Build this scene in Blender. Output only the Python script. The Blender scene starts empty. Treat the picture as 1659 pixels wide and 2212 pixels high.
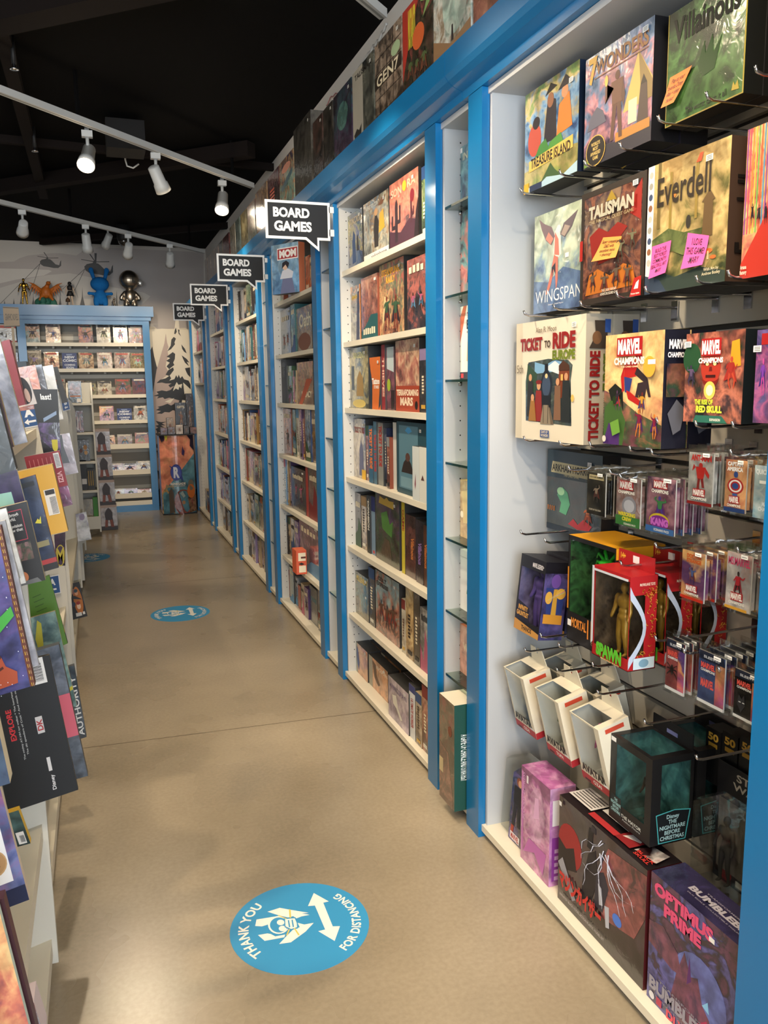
import bpy, math, random
from mathutils import Vector, Matrix
PI = math.pi
# ---------------------------------------------------------------- camera, world, exposure, big lights
FPX, CAMH, W0, H0 = 1744.18, 1.5, 1659.0, 2212.0
YAW, PIT, ROL = math.radians(19.3423), math.radians(-8.8412), math.radians(-0.77178)
F = Vector((math.sin(YAW)*math.cos(PIT), math.cos(YAW)*math.cos(PIT), math.sin(PIT)))
_r = Vector((math.cos(YAW), -math.sin(YAW), 0)); _u = _r.cross(F)
R = _r*math.cos(ROL)+_u*math.sin(ROL); U = -_r*math.sin(ROL)+_u*math.cos(ROL)
def at(px, py, ax, v):
    """point where the sight line through a pixel meets the plane axis=v"""
    d = F+R*((px-W0/2)/FPX)-U*((py-H0/2)/FPX)
    o = Vector((0, 0, CAMH)); return o+d*((v-o[ax])/d[ax])
S = bpy.context.scene
COL = S.collection
cam = bpy.data.objects.new('camera', bpy.data.cameras.new('camera')); COL.objects.link(cam)
cam.matrix_world = Matrix(((R.x, U.x, -F.x, 0), (R.y, U.y, -F.y, 0), (R.z, U.z, -F.z, CAMH), (0, 0, 0, 1)))
cam.data.sensor_fit = 'VERTICAL'; cam.data.sensor_height = 36; cam.data.lens = FPX/H0*36
cam.data.clip_start = 0.02; S.camera = cam
S.view_settings.view_transform = 'Standard'; S.view_settings.look = 'None'
S.view_settings.gamma = 1; S.view_settings.use_curve_mapping = False
S.view_settings.exposure = 0.35
wd = bpy.data.worlds.new('world'); S.world = wd; wd.use_nodes = True
wd.node_tree.nodes['Background'].inputs[0].default_value = (0.75, 0.87, 1.0, 1)
wd.node_tree.nodes['Background'].inputs[1].default_value = 0.35
def area(name, loc, rot, sx, sy, power, col):
    l = bpy.data.lights.new(name, 'AREA'); l.shape = 'RECTANGLE'; l.size = sx; l.size_y = sy; l.energy = power; l.color = col
    o = bpy.data.objects.new(name, l); COL.objects.link(o); o.location = loc; o.rotation_euler = rot; return o
# daylight entering through the storefront glass behind the camera
area('storefront_daylight', (-0.9, -3.55, 1.7), (math.radians(90), 0, 0), 4.4, 2.4, 340, (0.86, 0.93, 1.0))
WARM = (1.0, 0.80, 0.56)
SPOTS = []          # filled by the track light builder: (head, aim)
def spot(name, loc, aim, power, angle=70, blend=0.6, col=WARM, rad=0.03):
    l = bpy.data.lights.new(name, 'SPOT'); l.energy = power; l.spot_size = math.radians(angle); l.spot_blend = blend
    l.color = col; l.shadow_soft_size = rad
    o = bpy.data.objects.new(name, l); COL.objects.link(o)
    d = Vector(aim)-Vector(loc); o.location = loc; o.rotation_euler = d.to_track_quat('-Z', 'Y').to_euler(); return o

# ---------------------------------------------------------------- materials
def lin(c):
    if isinstance(c, str):
        c = c.lstrip('#'); c = [int(c[i:i+2], 16) for i in (0, 2, 4)]
    return tuple(((x/255)/12.92 if x/255 <= 0.04045 else ((x/255+0.055)/1.055)**2.4) for x in c)+(1.0,)
_M = {}
def mat(name, col, rough=0.5, metal=0.0, coat=0.0, emis=0.0, vary=0.0, vscale=6.0, bump=0.0, bscale=60.0, spec=0.5):
    if name in _M: return _M[name]
    m = bpy.data.materials.new(name); m.use_nodes = True; nt = m.node_tree; b = nt.nodes['Principled BSDF']
    b.inputs['Base Color'].default_value = lin(col); b.inputs['Roughness'].default_value = rough
    b.inputs['Metallic'].default_value = metal; b.inputs['Coat Weight'].default_value = coat
    b.inputs['Coat Roughness'].default_value = 0.08; b.inputs['Specular IOR Level'].default_value = spec
    if emis: b.inputs['Emission Color'].default_value = lin(col); b.inputs['Emission Strength'].default_value = emis
    if vary or bump:
        tc = nt.nodes.new('ShaderNodeTexCoord')
    if vary:
        n = nt.nodes.new('ShaderNodeTexNoise'); n.inputs['Scale'].default_value = vscale; n.inputs['Detail'].default_value = 6
        nt.links.new(tc.outputs['Object'], n.inputs['Vector'])
        mx = nt.nodes.new('ShaderNodeMix'); mx.data_type = 'RGBA'
        c = lin(col); mx.inputs[6].default_value = tuple(x*(1-vary) for x in c[:3])+(1,); mx.inputs[7].default_value = tuple(min(1, x*(1+vary)) for x in c[:3])+(1,)
        nt.links.new(n.outputs['Fac'], mx.inputs[0]); nt.links.new(mx.outputs[2], b.inputs['Base Color'])
    if bump:
        n = nt.nodes.new('ShaderNodeTexNoise'); n.inputs['Scale'].default_value = bscale; n.inputs['Detail'].default_value = 3
        nt.links.new(tc.outputs['Object'], n.inputs['Vector'])
        bp = nt.nodes.new('ShaderNodeBump'); bp.inputs['Strength'].default_value = bump; bp.inputs['Distance'].default_value = 0.004
        nt.links.new(n.outputs['Fac'], bp.inputs['Height']); nt.links.new(bp.outputs['Normal'], b.inputs['Normal'])
    _M[name] = m; return m
def ink(c, rough=0.45):
    return mat('ink_'+c.lstrip('#').lower(), c, rough)
def art(pal, scale=10.0, gloss=0.25, wrap=0.6, grad=0.45):
    """printed illustration: painterly noise through a palette, with a shrink-wrap gloss"""
    key = 'art_'+pal.replace(' ', '_')+'_%g_%g_%g' % (scale, wrap, grad)
    if key in _M: return _M[key]
    cols = [lin(c) for c in pal.split()]
    m = bpy.data.materials.new('printed_art'); m.use_nodes = True; nt = m.node_tree; b = nt.nodes['Principled BSDF']; N = nt.nodes.new; L = nt.links.new
    tc = N('ShaderNodeTexCoord'); oi = N('ShaderNodeObjectInfo')
    ad = N('ShaderNodeVectorMath'); ad.operation = 'ADD'
    ml = N('ShaderNodeMath'); ml.operation = 'MULTIPLY'; ml.inputs[1].default_value = 17.0
    L(oi.outputs['Random'], ml.inputs[0]); L(tc.outputs['Object'], ad.inputs[0]); L(ml.outputs[0], ad.inputs[1])
    n1 = N('ShaderNodeTexNoise'); n1.inputs['Scale'].default_value = scale; n1.inputs['Detail'].default_value = 4; n1.inputs['Distortion'].default_value = 1.2
    n2 = N('ShaderNodeTexVoronoi'); n2.inputs['Scale'].default_value = scale*2.6
    n3 = N('ShaderNodeTexNoise'); n3.inputs['Scale'].default_value = scale*6; n3.inputs['Detail'].default_value = 3
    for n in (n1, n3): L(ad.outputs[0], n.inputs['Vector'])
    mxv = N('ShaderNodeMix'); mxv.data_type = 'VECTOR'; mxv.inputs[0].default_value = 0.12
    L(ad.outputs[0], mxv.inputs[4]); L(n1.outputs['Color'], mxv.inputs[5]); L(mxv.outputs[1], n2.inputs['Vector'])
    sx = N('ShaderNodeSeparateXYZ'); L(tc.outputs['Generated'], sx.inputs[0])
    def mth(op, a, bb):
        n = N('ShaderNodeMath'); n.operation = op
        for i, v in enumerate((a, bb)):
            if isinstance(v, (int, float)): n.inputs[i].default_value = v
            else: L(v, n.inputs[i])
        return n.outputs[0]
    f = mth('ADD', mth('MULTIPLY', n1.outputs['Fac'], 1.5), mth('MULTIPLY', sx.outputs[2], grad))
    f = mth('ADD', f, mth('MULTIPLY', n2.outputs['Distance'], 0.45))
    f = mth('ADD', f, mth('MULTIPLY', n3.outputs['Fac'], 0.3)); f = mth('SUBTRACT', f, 0.60+grad*0.5)
    rp = N('ShaderNodeValToRGB'); L(f, rp.inputs[0]); e = rp.color_ramp.elements
    for i, c in enumerate(cols):
        p = 0.12+0.76*i/max(1, len(cols)-1)
        if i < 2: e[i].position = p; e[i].color = c
        else: q = e.new(p); q.color = c
    hs = N('ShaderNodeHueSaturation'); hs.inputs['Saturation'].default_value = 0.82; L(rp.outputs[0], hs.inputs['Color'])
    n5 = N('ShaderNodeTexNoise'); n5.inputs['Scale'].default_value = scale*1.7; n5.inputs['Detail'].default_value = 6; n5.inputs['Distortion'].default_value = .7; L(ad.outputs[0], n5.inputs['Vector'])
    vr = N('ShaderNodeMapRange'); vr.inputs[1].default_value = .36; vr.inputs[2].default_value = .62; vr.inputs[3].default_value = .55; vr.inputs[4].default_value = 1.12; L(n5.outputs['Fac'], vr.inputs[0]); L(vr.outputs[0], hs.inputs['Value'])
    L(hs.outputs[0], b.inputs['Base Color']); b.inputs['Roughness'].default_value = gloss
    b.inputs['Coat Weight'].default_value = wrap; b.inputs['Coat Roughness'].default_value = 0.08
    if wrap > 0.2:
        n4 = N('ShaderNodeTexNoise'); n4.inputs['Scale'].default_value = 22; n4.inputs['Detail'].default_value = 2; n4.inputs['Distortion'].default_value = 1.5
        L(ad.outputs[0], n4.inputs['Vector']); bp = N('ShaderNodeBump'); bp.inputs['Strength'].default_value = 0.35; bp.inputs['Distance'].default_value = 0.004
        L(n4.outputs['Fac'], bp.inputs['Height']); L(bp.outputs['Normal'], b.inputs['Coat Normal'])
    _M[key] = m; return m
def clear(name='clear_plastic', tint='#f8fafa', refl=0.4, rough=0.06):
    if name in _M: return _M[name]
    m = bpy.data.materials.new(name); m.use_nodes = True; nt = m.node_tree; nt.nodes.clear(); N = nt.nodes.new; L = nt.links.new
    o = N('ShaderNodeOutputMaterial'); t = N('ShaderNodeBsdfTransparent'); t.inputs[0].default_value = lin(tint)
    g = N('ShaderNodeBsdfGlossy'); g.inputs['Roughness'].default_value = rough; g.inputs[0].default_value = (1, 1, 1, 1)
    fr = N('ShaderNodeFresnel'); fr.inputs[0].default_value = 1.4
    ma = N('ShaderNodeMath'); ma.operation = 'MULTIPLY_ADD'; ma.inputs[1].default_value = refl; ma.inputs[2].default_value = 0.01
    mx = N('ShaderNodeMixShader'); L(fr.outputs[0], ma.inputs[0]); L(ma.outputs[0], mx.inputs[0]); L(t.outputs[0], mx.inputs[1]); L(g.outputs[0], mx.inputs[2])
    tc = N('ShaderNodeTexCoord'); n = N('ShaderNodeTexNoise'); n.inputs['Scale'].default_value = 25; L(tc.outputs['Object'], n.inputs['Vector'])
    bp = N('ShaderNodeBump'); bp.inputs['Strength'].default_value = 0.3; bp.inputs['Distance'].default_value = 0.004
    L(n.outputs['Fac'], bp.inputs['Height']); L(bp.outputs['Normal'], g.inputs['Normal'])
    L(mx.outputs[0], o.inputs[0]); _M[name] = m; return m
BLUE = mat('blue_paint', '#0c6ea8', 0.32, coat=0.25, spec=0.5)
WHITE = mat('white_laminate', '#c4c3be', 0.45)
CREAM = mat('shelf_edge_white', '#e4ddca', 0.4)
PANELW = mat('painted_panel', '#bcbfc2', 0.5)
BLACKM = mat('black_matte', '#121214', 0.6)
DARKC = mat('ceiling_black', '#0d0c0c', 0.9, spec=0.1)
BEAMC = mat('beam_black', '#1a1412', 0.8, spec=0.15)
WALLG = mat('wall_grey', '#b9b5b0', 0.8, vary=0.04)
CHROME = mat('chrome_wire', '#c8c8cc', 0.18, metal=1.0)
TRACK = mat('track_white', '#c9c9c6', 0.4)
GLASS = clear('glass_pane', '#e8f6f2', 0.9, 0.02); CLEAR = clear()
PAGE = mat('page_edges', '#d8cfb4', 0.8)
CARD = mat('cardboard_dark', '#15151a', 0.5)

# ---------------------------------------------------------------- mesh building
_T = {}
def glyphs(s, bold=0.0):
    k = (s, bold)
    if k not in _T:
        c = bpy.data.curves.new('t', 'FONT'); c.body = s; c.resolution_u = 3; c.offset = bold; c.align_x = 'CENTER'; c.space_line = 0.95
        o = bpy.data.objects.new('t', c); me = bpy.data.meshes.new_from_object(o)
        v = [(p.co.x, p.co.y) for p in me.vertices]; f = [tuple(p.vertices) for p in me.polygons]
        bpy.data.objects.remove(o); bpy.data.meshes.remove(me); bpy.data.curves.remove(c)
        if v:
            x0 = min(a for a, _ in v); x1 = max(a for a, _ in v); y0 = min(b for _, b in v); y1 = max(b for _, b in v)
            v = [((a-x0)/max(1e-6, x1-x0), (b-y0)/max(1e-6, y1-y0)) for a, b in v]
        _T[k] = (v, f)
    return _T[k]
class MB:
    def __init__(s): s.v = []; s.f = []; s.mi = []; s.m = []; s.sm = []
    def _k(s, m):
        if m not in s.m: s.m.append(m)
        return s.m.index(m)
    def poly(s, pts, m, smooth=False):
        n = len(s.v); s.v += [tuple(p) for p in pts]; s.f.append(tuple(range(n, n+len(pts)))); s.mi.append(s._k(m)); s.sm.append(smooth)
    def mesh(s, vs, fs, m, smooth=False):
        n = len(s.v); s.v += [tuple(p) for p in vs]; k = s._k(m)
        for f in fs: s.f.append(tuple(i+n for i in f)); s.mi.append(k); s.sm.append(smooth)
    def box(s, x0, x1, y0, y1, z0, z1, m, mf=None):
        """mf: materials for faces F(-y) B(+y) L(-x) R(+x) T D"""
        mf = mf or {}
        v = [(x0, y0, z0), (x1, y0, z0), (x1, y1, z0), (x0, y1, z0), (x0, y0, z1), (x1, y0, z1), (x1, y1, z1), (x0, y1, z1)]
        for k, f in (('F', (0, 1, 5, 4)), ('R', (1, 2, 6, 5)), ('B', (2, 3, 7, 6)), ('L', (3, 0, 4, 7)), ('T', (4, 5, 6, 7)), ('D', (3, 2, 1, 0))):
            s.mesh([v[i] for i in f], [(0, 1, 2, 3)], mf.get(k, m))
        return s
    def tube(s, pts, r, m, n=8, caps=True):
        pts = [Vector(p) for p in pts]; rings = []; rr = r if isinstance(r, (list, tuple)) else [r]*len(pts)
        up = Vector((0, 0, 1))
        for i, p in enumerate(pts):
            t = (pts[min(i+1, len(pts)-1)]-pts[max(i-1, 0)]).normalized()
            a = t.cross(up if abs(t.z) < 0.95 else Vector((1, 0, 0))).normalized(); b = t.cross(a)
            rings.append([p+(a*math.cos(2*PI*j/n)+b*math.sin(2*PI*j/n))*rr[i] for j in range(n)])
        vs = [q for g in rings for q in g]; fs = []
        for i in range(len(pts)-1):
            for j in range(n): fs.append((i*n+j, i*n+(j+1) % n, (i+1)*n+(j+1) % n, (i+1)*n+j))
        if caps: fs += [tuple(range(n-1, -1, -1)), tuple((len(pts)-1)*n+j for j in range(n))]
        s.mesh(vs, fs, m, True); return s
    def lathe(s, prof, m, n=20, M=None, smooth=True):
        vs = [Vector((r*math.cos(2*PI*j/n), r*math.sin(2*PI*j/n), z)) for r, z in prof for j in range(n)]
        if M: vs = [M @ v for v in vs]
        fs = [(i*n+j, i*n+(j+1) % n, (i+1)*n+(j+1) % n, (i+1)*n+j) for i in range(len(prof)-1) for j in range(n)]
        fs += [tuple(range(n-1, -1, -1)), tuple((len(prof)-1)*n+j for j in range(n))]
        s.mesh(vs, fs, m, smooth); return s
    def ell(s, c, r, m, n=14, k=9, rot=None):
        vs = []; fs = []; c = Vector(c)
        for i in range(k+1):
            th = PI*i/k
            for j in range(n):
                v = Vector((r[0]*math.sin(th)*math.cos(2*PI*j/n), r[1]*math.sin(th)*math.sin(2*PI*j/n), r[2]*math.cos(th)))
                if rot: v = rot @ v
                vs.append(c+v)
        for i in range(k):
            for j in range(n): fs.append(((i+1)*n+j, (i+1)*n+(j+1) % n, i*n+(j+1) % n, i*n+j))
        s.mesh(vs, fs, m, True); return s
    def prism(s, pts, d, m, mside=None, mback=None):
        """polygon pts (3D, counter-clockwise seen from the front) extruded by vector d"""
        pts = [Vector(p) for p in pts]; d = Vector(d); n = len(pts)
        s.poly(pts, m); s.poly([p+d for p in reversed(pts)], mback or mside or m)
        for i in range(n):
            a, b = pts[i], pts[(i+1) % n]; s.poly([a, a+d, b+d, b], mside or m)
        return s
    def build(s, name, parent=None, loc=None, rot=None, label=None, cat=None, group=None, kind=None, bevel=0, mods=None):
        me = bpy.data.meshes.new(name); me.from_pydata(s.v, [], s.f)
        for m in s.m: me.materials.append(m)
        me.polygons.foreach_set('material_index', s.mi); me.polygons.foreach_set('use_smooth', s.sm); me.update()
        o = bpy.data.objects.new(name, me); COL.objects.link(o)
        if parent: o.parent = parent
        if loc is not None: o.location = loc
        if rot is not None: o.rotation_euler = rot
        if bevel:
            b = o.modifiers.new('bevel', 'BEVEL'); b.width = bevel; b.segments = 2; b.limit_method = 'ANGLE'
        return tag(o, label, cat, group, kind)
def tag(o, label=None, cat=None, group=None, kind=None):
    if label: o['label'] = label
    if cat: o['category'] = cat
    if group: o['group'] = group
    if kind: o['kind'] = kind
    return o
def empty(name, loc=(0, 0, 0), rz=0, label=None, cat=None, group=None, rot=None):
    o = bpy.data.objects.new(name, None); COL.objects.link(o); o.location = loc; o.rotation_euler = rot or (0, 0, rz)
    o.empty_display_size = 0.05; return tag(o, label, cat, group)
class Q:
    """bilinear face: p00 p10 p11 p01, normal pointing out"""
    def __init__(s, a, b, c, d):
        s.p = [Vector(x) for x in (a, b, c, d)]; s.n = (s.p[1]-s.p[0]).cross(s.p[3]-s.p[0]).normalized()
    def at(s, u, v, o=0.0):
        a, b, c, d = s.p; return (a*(1-u)*(1-v)+b*u*(1-v)+c*u*v+d*(1-u)*v)+s.n*o
def boxfaces(w, d, h, y0=0.0):
    x = w/2
    return {'F': Q((-x, y0, 0), (x, y0, 0), (x, y0, h), (-x, y0, h)), 'R': Q((x, y0, 0), (x, y0+d, 0), (x, y0+d, h), (x, y0, h)),
            'L': Q((-x, y0+d, 0), (-x, y0, 0), (-x, y0, h), (-x, y0+d, h)), 'T': Q((-x, y0, h), (x, y0, h), (x, y0+d, h), (-x, y0+d, h)),
            'B': Q((x, y0+d, 0), (-x, y0+d, 0), (-x, y0+d, h), (x, y0+d, h))}
def M_(c): return c if not isinstance(c, str) else (ink(c) if c.startswith('#') else art(c))
def decals(mb, faces, L_, base=0.0004, step=0.00008):
    for i, D in enumerate(L_):
        k, q, o = D[0], faces[D[1]], base+step*i
        if k == 'r':
            u0, v0, u1, v1, c = D[2:7]; mb.poly([q.at(u0, v0, o), q.at(u1, v0, o), q.at(u1, v1, o), q.at(u0, v1, o)], M_(c))
        elif k == 'p': mb.poly([q.at(u, v, o) for u, v in D[2]], M_(D[3]))
        elif k == 'e':
            cu, cv, ru, rv, c = D[2:7]; mb.poly([q.at(cu+ru*math.cos(2*PI*j/20), cv+rv*math.sin(2*PI*j/20), o) for j in range(20)], M_(c))
        elif k == 't':
            s_, u0, v0, u1, v1, c = D[2:8]; rot = D[8] if len(D) > 8 else 0; bold = D[9] if len(D) > 9 else 0.02
            V, Fc = glyphs(s_, bold)
            def g(a, b):
                if rot == 1: a, b = 1-b, a
                elif rot == -1: a, b = b, 1-a
                return q.at(u0+(u1-u0)*a, v0+(v1-v0)*b, o)
            mb.mesh([g(a, b) for a, b in V], Fc, M_(c))
def fig2d(face, cu, cv, s, cols, rnd, asp=1.0):
    """a loose printed figure: head, trunk, cape, limbs"""
    out = []; c0, c1, c2 = (cols+cols+cols)[:3]; A = asp
    def limb(x0, y0, a, l, w, c):
        x1, y1 = x0+math.cos(a)*l*A, y0+math.sin(a)*l; nx, ny = -math.sin(a)*w*A, math.cos(a)*w
        out.append(('p', face, [(x0-nx, y0-ny), (x1-nx*.5, y1-ny*.5), (x1+nx*.5, y1+ny*.5), (x0+nx, y0+ny)], c)); return x1, y1
    a = rnd.uniform(-.3, .3)
    out.append(('p', face, [(cu-.10*s*A, cv+.22*s), (cu-(.25+rnd.random()*.15)*s*A, cv-.3*s), (cu+.05*s*A, cv-.2*s), (cu+.30*s*A, cv-.35*s), (cu+.1*s*A, cv+.22*s)], c2))
    for sg in (-1, 1):
        x, y = limb(cu+sg*.06*s*A, cv-.05*s, -PI/2+sg*rnd.uniform(.1, .6), .26*s, .055*s, c1); limb(x, y, -PI/2+sg*rnd.uniform(-.5, .3), .24*s, .04*s, c1)
        x, y = limb(cu+sg*.11*s*A, cv+.2*s, (-.4 if sg > 0 else PI+.4)+rnd.uniform(-.7, .9)*sg, .19*s, .04*s, c0); limb(x, y, PI/2+rnd.uniform(-1, 1), .16*s, .03*s, c0)
    out.append(('p', face, [(cu-.08*s*A, cv-.07*s), (cu+.08*s*A, cv-.07*s), (cu+.14*s*A, cv+.24*s), (cu-.14*s*A, cv+.24*s)], c0))
    out.append(('e', face, cu+a*.1*s, cv+.33*s, .065*s*A, .08*s, c1)); return out

RZ = -PI/2   # front looks at -X (aisle, right wall);  0 looks at -Y
def place(X, yf, yn, z): return (X, (yf+yn)/2, z)
def carton(name, label, cat, group, loc, rz, w, d, h, front, side=None, top=None, dec=(), sticker=None, tilt=0, roty=0, bevel=0.0, lid=None, sidel=None):
    """printed box: front at local y=0, body behind it; optional lid lip and price sticker parts"""
    mb = MB(); sd = M_(side or front); tp = M_(top or side or front)
    mb.box(-w/2, w/2, 0, d, 0, h, sd, {'F': M_(front), 'T': tp, 'D': CARD, 'L': M_(sidel) if sidel else sd})
    decals(mb, boxfaces(w, d, h), dec)
    o = mb.build(name, loc=loc, rot=Matrix.Rotation(rz, 3, 'Z').to_euler() if not (tilt or roty) else (Matrix.Rotation(rz, 3, 'Z') @ Matrix.Rotation(tilt, 3, 'X') @ Matrix.Rotation(roty, 3, 'Y')).to_euler(), label=label, cat=cat, group=group)
    if lid:     # lid seam running round the box
        m2 = MB(); t = 0.0012; m2.box(-w/2-t, w/2+t, -t+d*lid, d*lid+0.001, -t, h+t, BLACKM); m2.build('lid_seam', o)
    if sticker:
        u, v, c = sticker; m3 = MB(); q = boxfaces(w, d, h)['F']; su, sv = 0.020/w, 0.012/h
        m3.poly([q.at(u-su/2, v-sv/2, .0038), q.at(u+su/2, v-sv/2, .0038), q.at(u+su/2, v+sv/2, .0038), q.at(u-su/2, v+sv/2, .0038)], ink(c))
        for j in range(3):
            a = v-sv*.3+sv*.25*j; m3.poly([q.at(u-su*.35, a, .0040), q.at(u+su*.35, a, .0040), q.at(u+su*.35, a+sv*.09, .0040), q.at(u-su*.35, a+sv*.09, .0040)], ink('#444444'))
        m3.build('price_sticker', o)
    return o
def remesh(o, vox, sm=True):
    m = o.modifiers.new('merge', 'REMESH'); m.mode = 'VOXEL'; m.voxel_size = vox; m.use_smooth_shade = sm; return o
def capsule(mb, a, b, r0, r1, m):
    a, b = Vector(a), Vector(b); mb.tube([a, a*.5+b*.5, b], [r0, (r0+r1)/2, r1], m, 10); mb.ell(a, (r0,)*3, m, 10, 6); mb.ell(b, (r1,)*3, m, 10, 6)
def humanoid(h, m, pose=0, bulk=1.0):
    """small standing figure, feet at z=0, facing -y"""
    mb = MB(); k = h; B = bulk
    mb.ell((0, 0, .93*k), (.05*k, .055*k, .07*k), m); capsule(mb, (0, 0, .84*k), (0, 0, .88*k), .028*k, .025*k, m)
    mb.ell((0, 0, .74*k), (.10*k*B, .06*k*B, .11*k), m); mb.ell((0, 0, .60*k), (.07*k*B, .05*k*B, .08*k), m); mb.ell((0, 0, .53*k), (.085*k*B, .06*k*B, .06*k), m)
    for s in (-1, 1):
        el = (s*(.16+.02*pose)*k, -.02*k, .63*k); ha = (s*(.17+.05*pose)*k, -(.06+.04*pose)*k, (.50+.10*pose*(s > 0))*k)
        capsule(mb, (s*.105*k*B, 0, .79*k), el, .034*k*B, .026*k*B, m); capsule(mb, el, ha, .026*k*B, .018*k*B, m); mb.ell(ha, (.022*k, .018*k, .028*k), m, 8, 6)
        kn = (s*.065*k, -.02*k, .28*k); ft = (s*.08*k, 0, .04*k)
        capsule(mb, (s*.048*k, 0, .50*k), kn, .05*k*B, .036*k*B, m); capsule(mb, kn, ft, .036*k*B, .022*k*B, m); mb.ell((s*.08*k, -.03*k, .02*k), (.03*k, .06*k, .02*k), m, 8, 6)
    return mb
# ================================================================= the room
XW, YW, XL, YB, ZC = 1.49, 10.80, -3.2, -3.6, 3.26
def struct(name, mb, label=None, **k):
    return mb.build(name, kind='structure', label=label, **k)
# floor: polished concrete with sawn joints
m = bpy.data.materials.new('polished_concrete'); m.use_nodes = True; nt = m.node_tree; b = nt.nodes['Principled BSDF']; N = nt.nodes.new; L = nt.links.new
tc = N('ShaderNodeTexCoord'); n1 = N('ShaderNodeTexNoise'); n1.inputs['Scale'].default_value = 1.3; n1.inputs['Detail'].default_value = 4; n1.inputs['Roughness'].default_value = .5
n2 = N('ShaderNodeTexNoise'); n2.inputs['Scale'].default_value = 75; n2.inputs['Detail'].default_value = 2
n3 = N('ShaderNodeTexVoronoi'); n3.inputs['Scale'].default_value = 90
for n in (n1, n2, n3): L(tc.outputs['Object'], n.inputs['Vector'])
r1 = N('ShaderNodeValToRGB'); r1.color_ramp.elements[0].position = .3; r1.color_ramp.elements[0].color = lin('#8a7e69'); r1.color_ramp.elements[1].position = .7; r1.color_ramp.elements[1].color = lin('#ab9e88'); L(n1.outputs['Fac'], r1.inputs[0])
r2 = N('ShaderNodeValToRGB'); r2.color_ramp.elements[0].position = .3; r2.color_ramp.elements[0].color = (.84, .83, .82, 1); r2.color_ramp.elements[1].position = .7; r2.color_ramp.elements[1].color = (1, 1, 1, 1); L(n2.outputs['Fac'], r2.inputs[0])
mx = N('ShaderNodeMix'); mx.data_type = 'RGBA'; mx.blend_type = 'MULTIPLY'; mx.inputs[0].default_value = .85; L(r1.outputs[0], mx.inputs[6]); L(r2.outputs[0], mx.inputs[7])
L(mx.outputs[2], b.inputs['Base Color'])
rr = N('ShaderNodeMapRange'); L(n1.outputs['Fac'], rr.inputs[0]); rr.inputs[1].default_value = .1; rr.inputs[2].default_value = .9; rr.inputs[3].default_value = .22; rr.inputs[4].default_value = .34; L(rr.outputs[0], b.inputs['Roughness'])
bp_ = N('ShaderNodeBump'); bp_.inputs['Strength'].default_value = .02; bp_.inputs['Distance'].default_value = .003; L(n2.outputs['Fac'], bp_.inputs['Height']); L(bp_.outputs['Normal'], b.inputs['Normal'])
FLOORM = m
fl = MB(); fl.box(XL, XW+.1, YB, YW+.1, -.06, 0, FLOORM)
JM = ink('#5d5344', .8)
for (a, b_) in ((at(190, 1615, 2, 0), at(800, 1537, 2, 0)), (at(285, 1265, 2, 0), at(560, 1242, 2, 0))):
    d = (b_-a).normalized(); a2 = a-d*2.6; b2 = b_+d*0.9; nn = Vector((-d.y, d.x, 0))*.0022
    fl.poly([a2-nn+Vector((0, 0, .0006)), b2-nn+Vector((0, 0, .0006)), b2+nn+Vector((0, 0, .0006)), a2+nn+Vector((0, 0, .0006))], JM)
struct('floor', fl, 'polished tan concrete floor')
c = MB(); c.box(XL, XW+.1, YB, YW+.1, ZC, ZC+.05, DARKC); struct('ceiling', c, 'black ceiling')
w = MB(); w.box(XW, XW+.1, YB, YW+.1, 0, ZC, mat('wall_pale', '#ebe6df', .8)); w.box(1.432, XW, -.5, YW-.001, 2.4945, ZC, mat('wall_pale', '#ebe6df', .8)); struct('wall_right', w)
w = MB(); w.box(XL-.1, XL, YB, YW+.1, 0, ZC, WALLG); struct('wall_left', w)
# front wall with storefront window (behind the camera)
w = MB(); w.box(XL, -3.1, YB-.1, YB, 0, ZC, WALLG); w.box(1.3, XW, YB-.1, YB, 0, ZC, WALLG); w.box(-3.1, 1.3, YB-.1, YB, 3.0, ZC, WALLG); w.box(-3.1, 1.3, YB-.1, YB, 0, .4, WALLG); struct('wall_front', w)
w = MB()
for x in (-3.1, -2.0, -.9, .2, 1.26): w.box(x, x+.04, YB-.06, YB-.02, .4, 3.0, BLACKM)
for z in (.4, 2.96): w.box(-3.1, 1.3, YB-.06, YB-.02, z, z+.04, BLACKM)
w.box(-3.1, 1.3, YB-.045, YB-.04, .4, 3.0, GLASS); struct('window_1', w)
# far wall with the printed mural
wm = MB(); wm.box(XL, XW, YW, YW+.1, 0, ZC, ink('#cfc6b6', .8))
qw = Q((XL, YW, 0), (XW, YW, 0), (XW, YW, ZC), (XL, YW, ZC))
def wp(px, py): p = at(px, py, 1, YW); return ((p.x-XL)/(XW-XL), p.z/ZC)
G1, G2, G3, CR, BK = '#b8b2aa', '#a39a92', '#b59f93', '#e2d9c4', '#0c0c0e'
D_ = []
D_.append(('p', 'W', [(0, .7), (1, .7), (1, 1), (0, 1)], G1))
D_.append(('p', 'W', [wp(*p) for p in [(-200, 566), (0, 566), (30, 565), (42, 558), (60, 552), (90, 549), (112, 547), (130, 547), (165, 552), (185, 538), (215, 534), (440, 545), (440, 735), (400, 708), (340, 712), (330, 701), (345, 700), (300, 698), (260, 690), (310, 655), (325, 640), (310, 632), (240, 620), (200, 600), (150, 590), (105, 594), (70, 600), (40, 610), (0, 622), (-200, 622)][::-1]], '#a59c97'))
D_.append(('p', 'W', [wp(*p) for p in [(-200, 580), (0, 580), (60, 581), (105, 583), (112, 586), (95, 595), (60, 600), (35, 604), (0, 612), (-200, 612)][::-1]], '#c4beb6'))
D_.append(('p', 'W', [wp(*p) for p in [(320, 712), (350, 710), (400, 712), (450, 711), (450, 1120), (320, 1120)][::-1]], CR))
rnd = random.Random(4)
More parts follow.
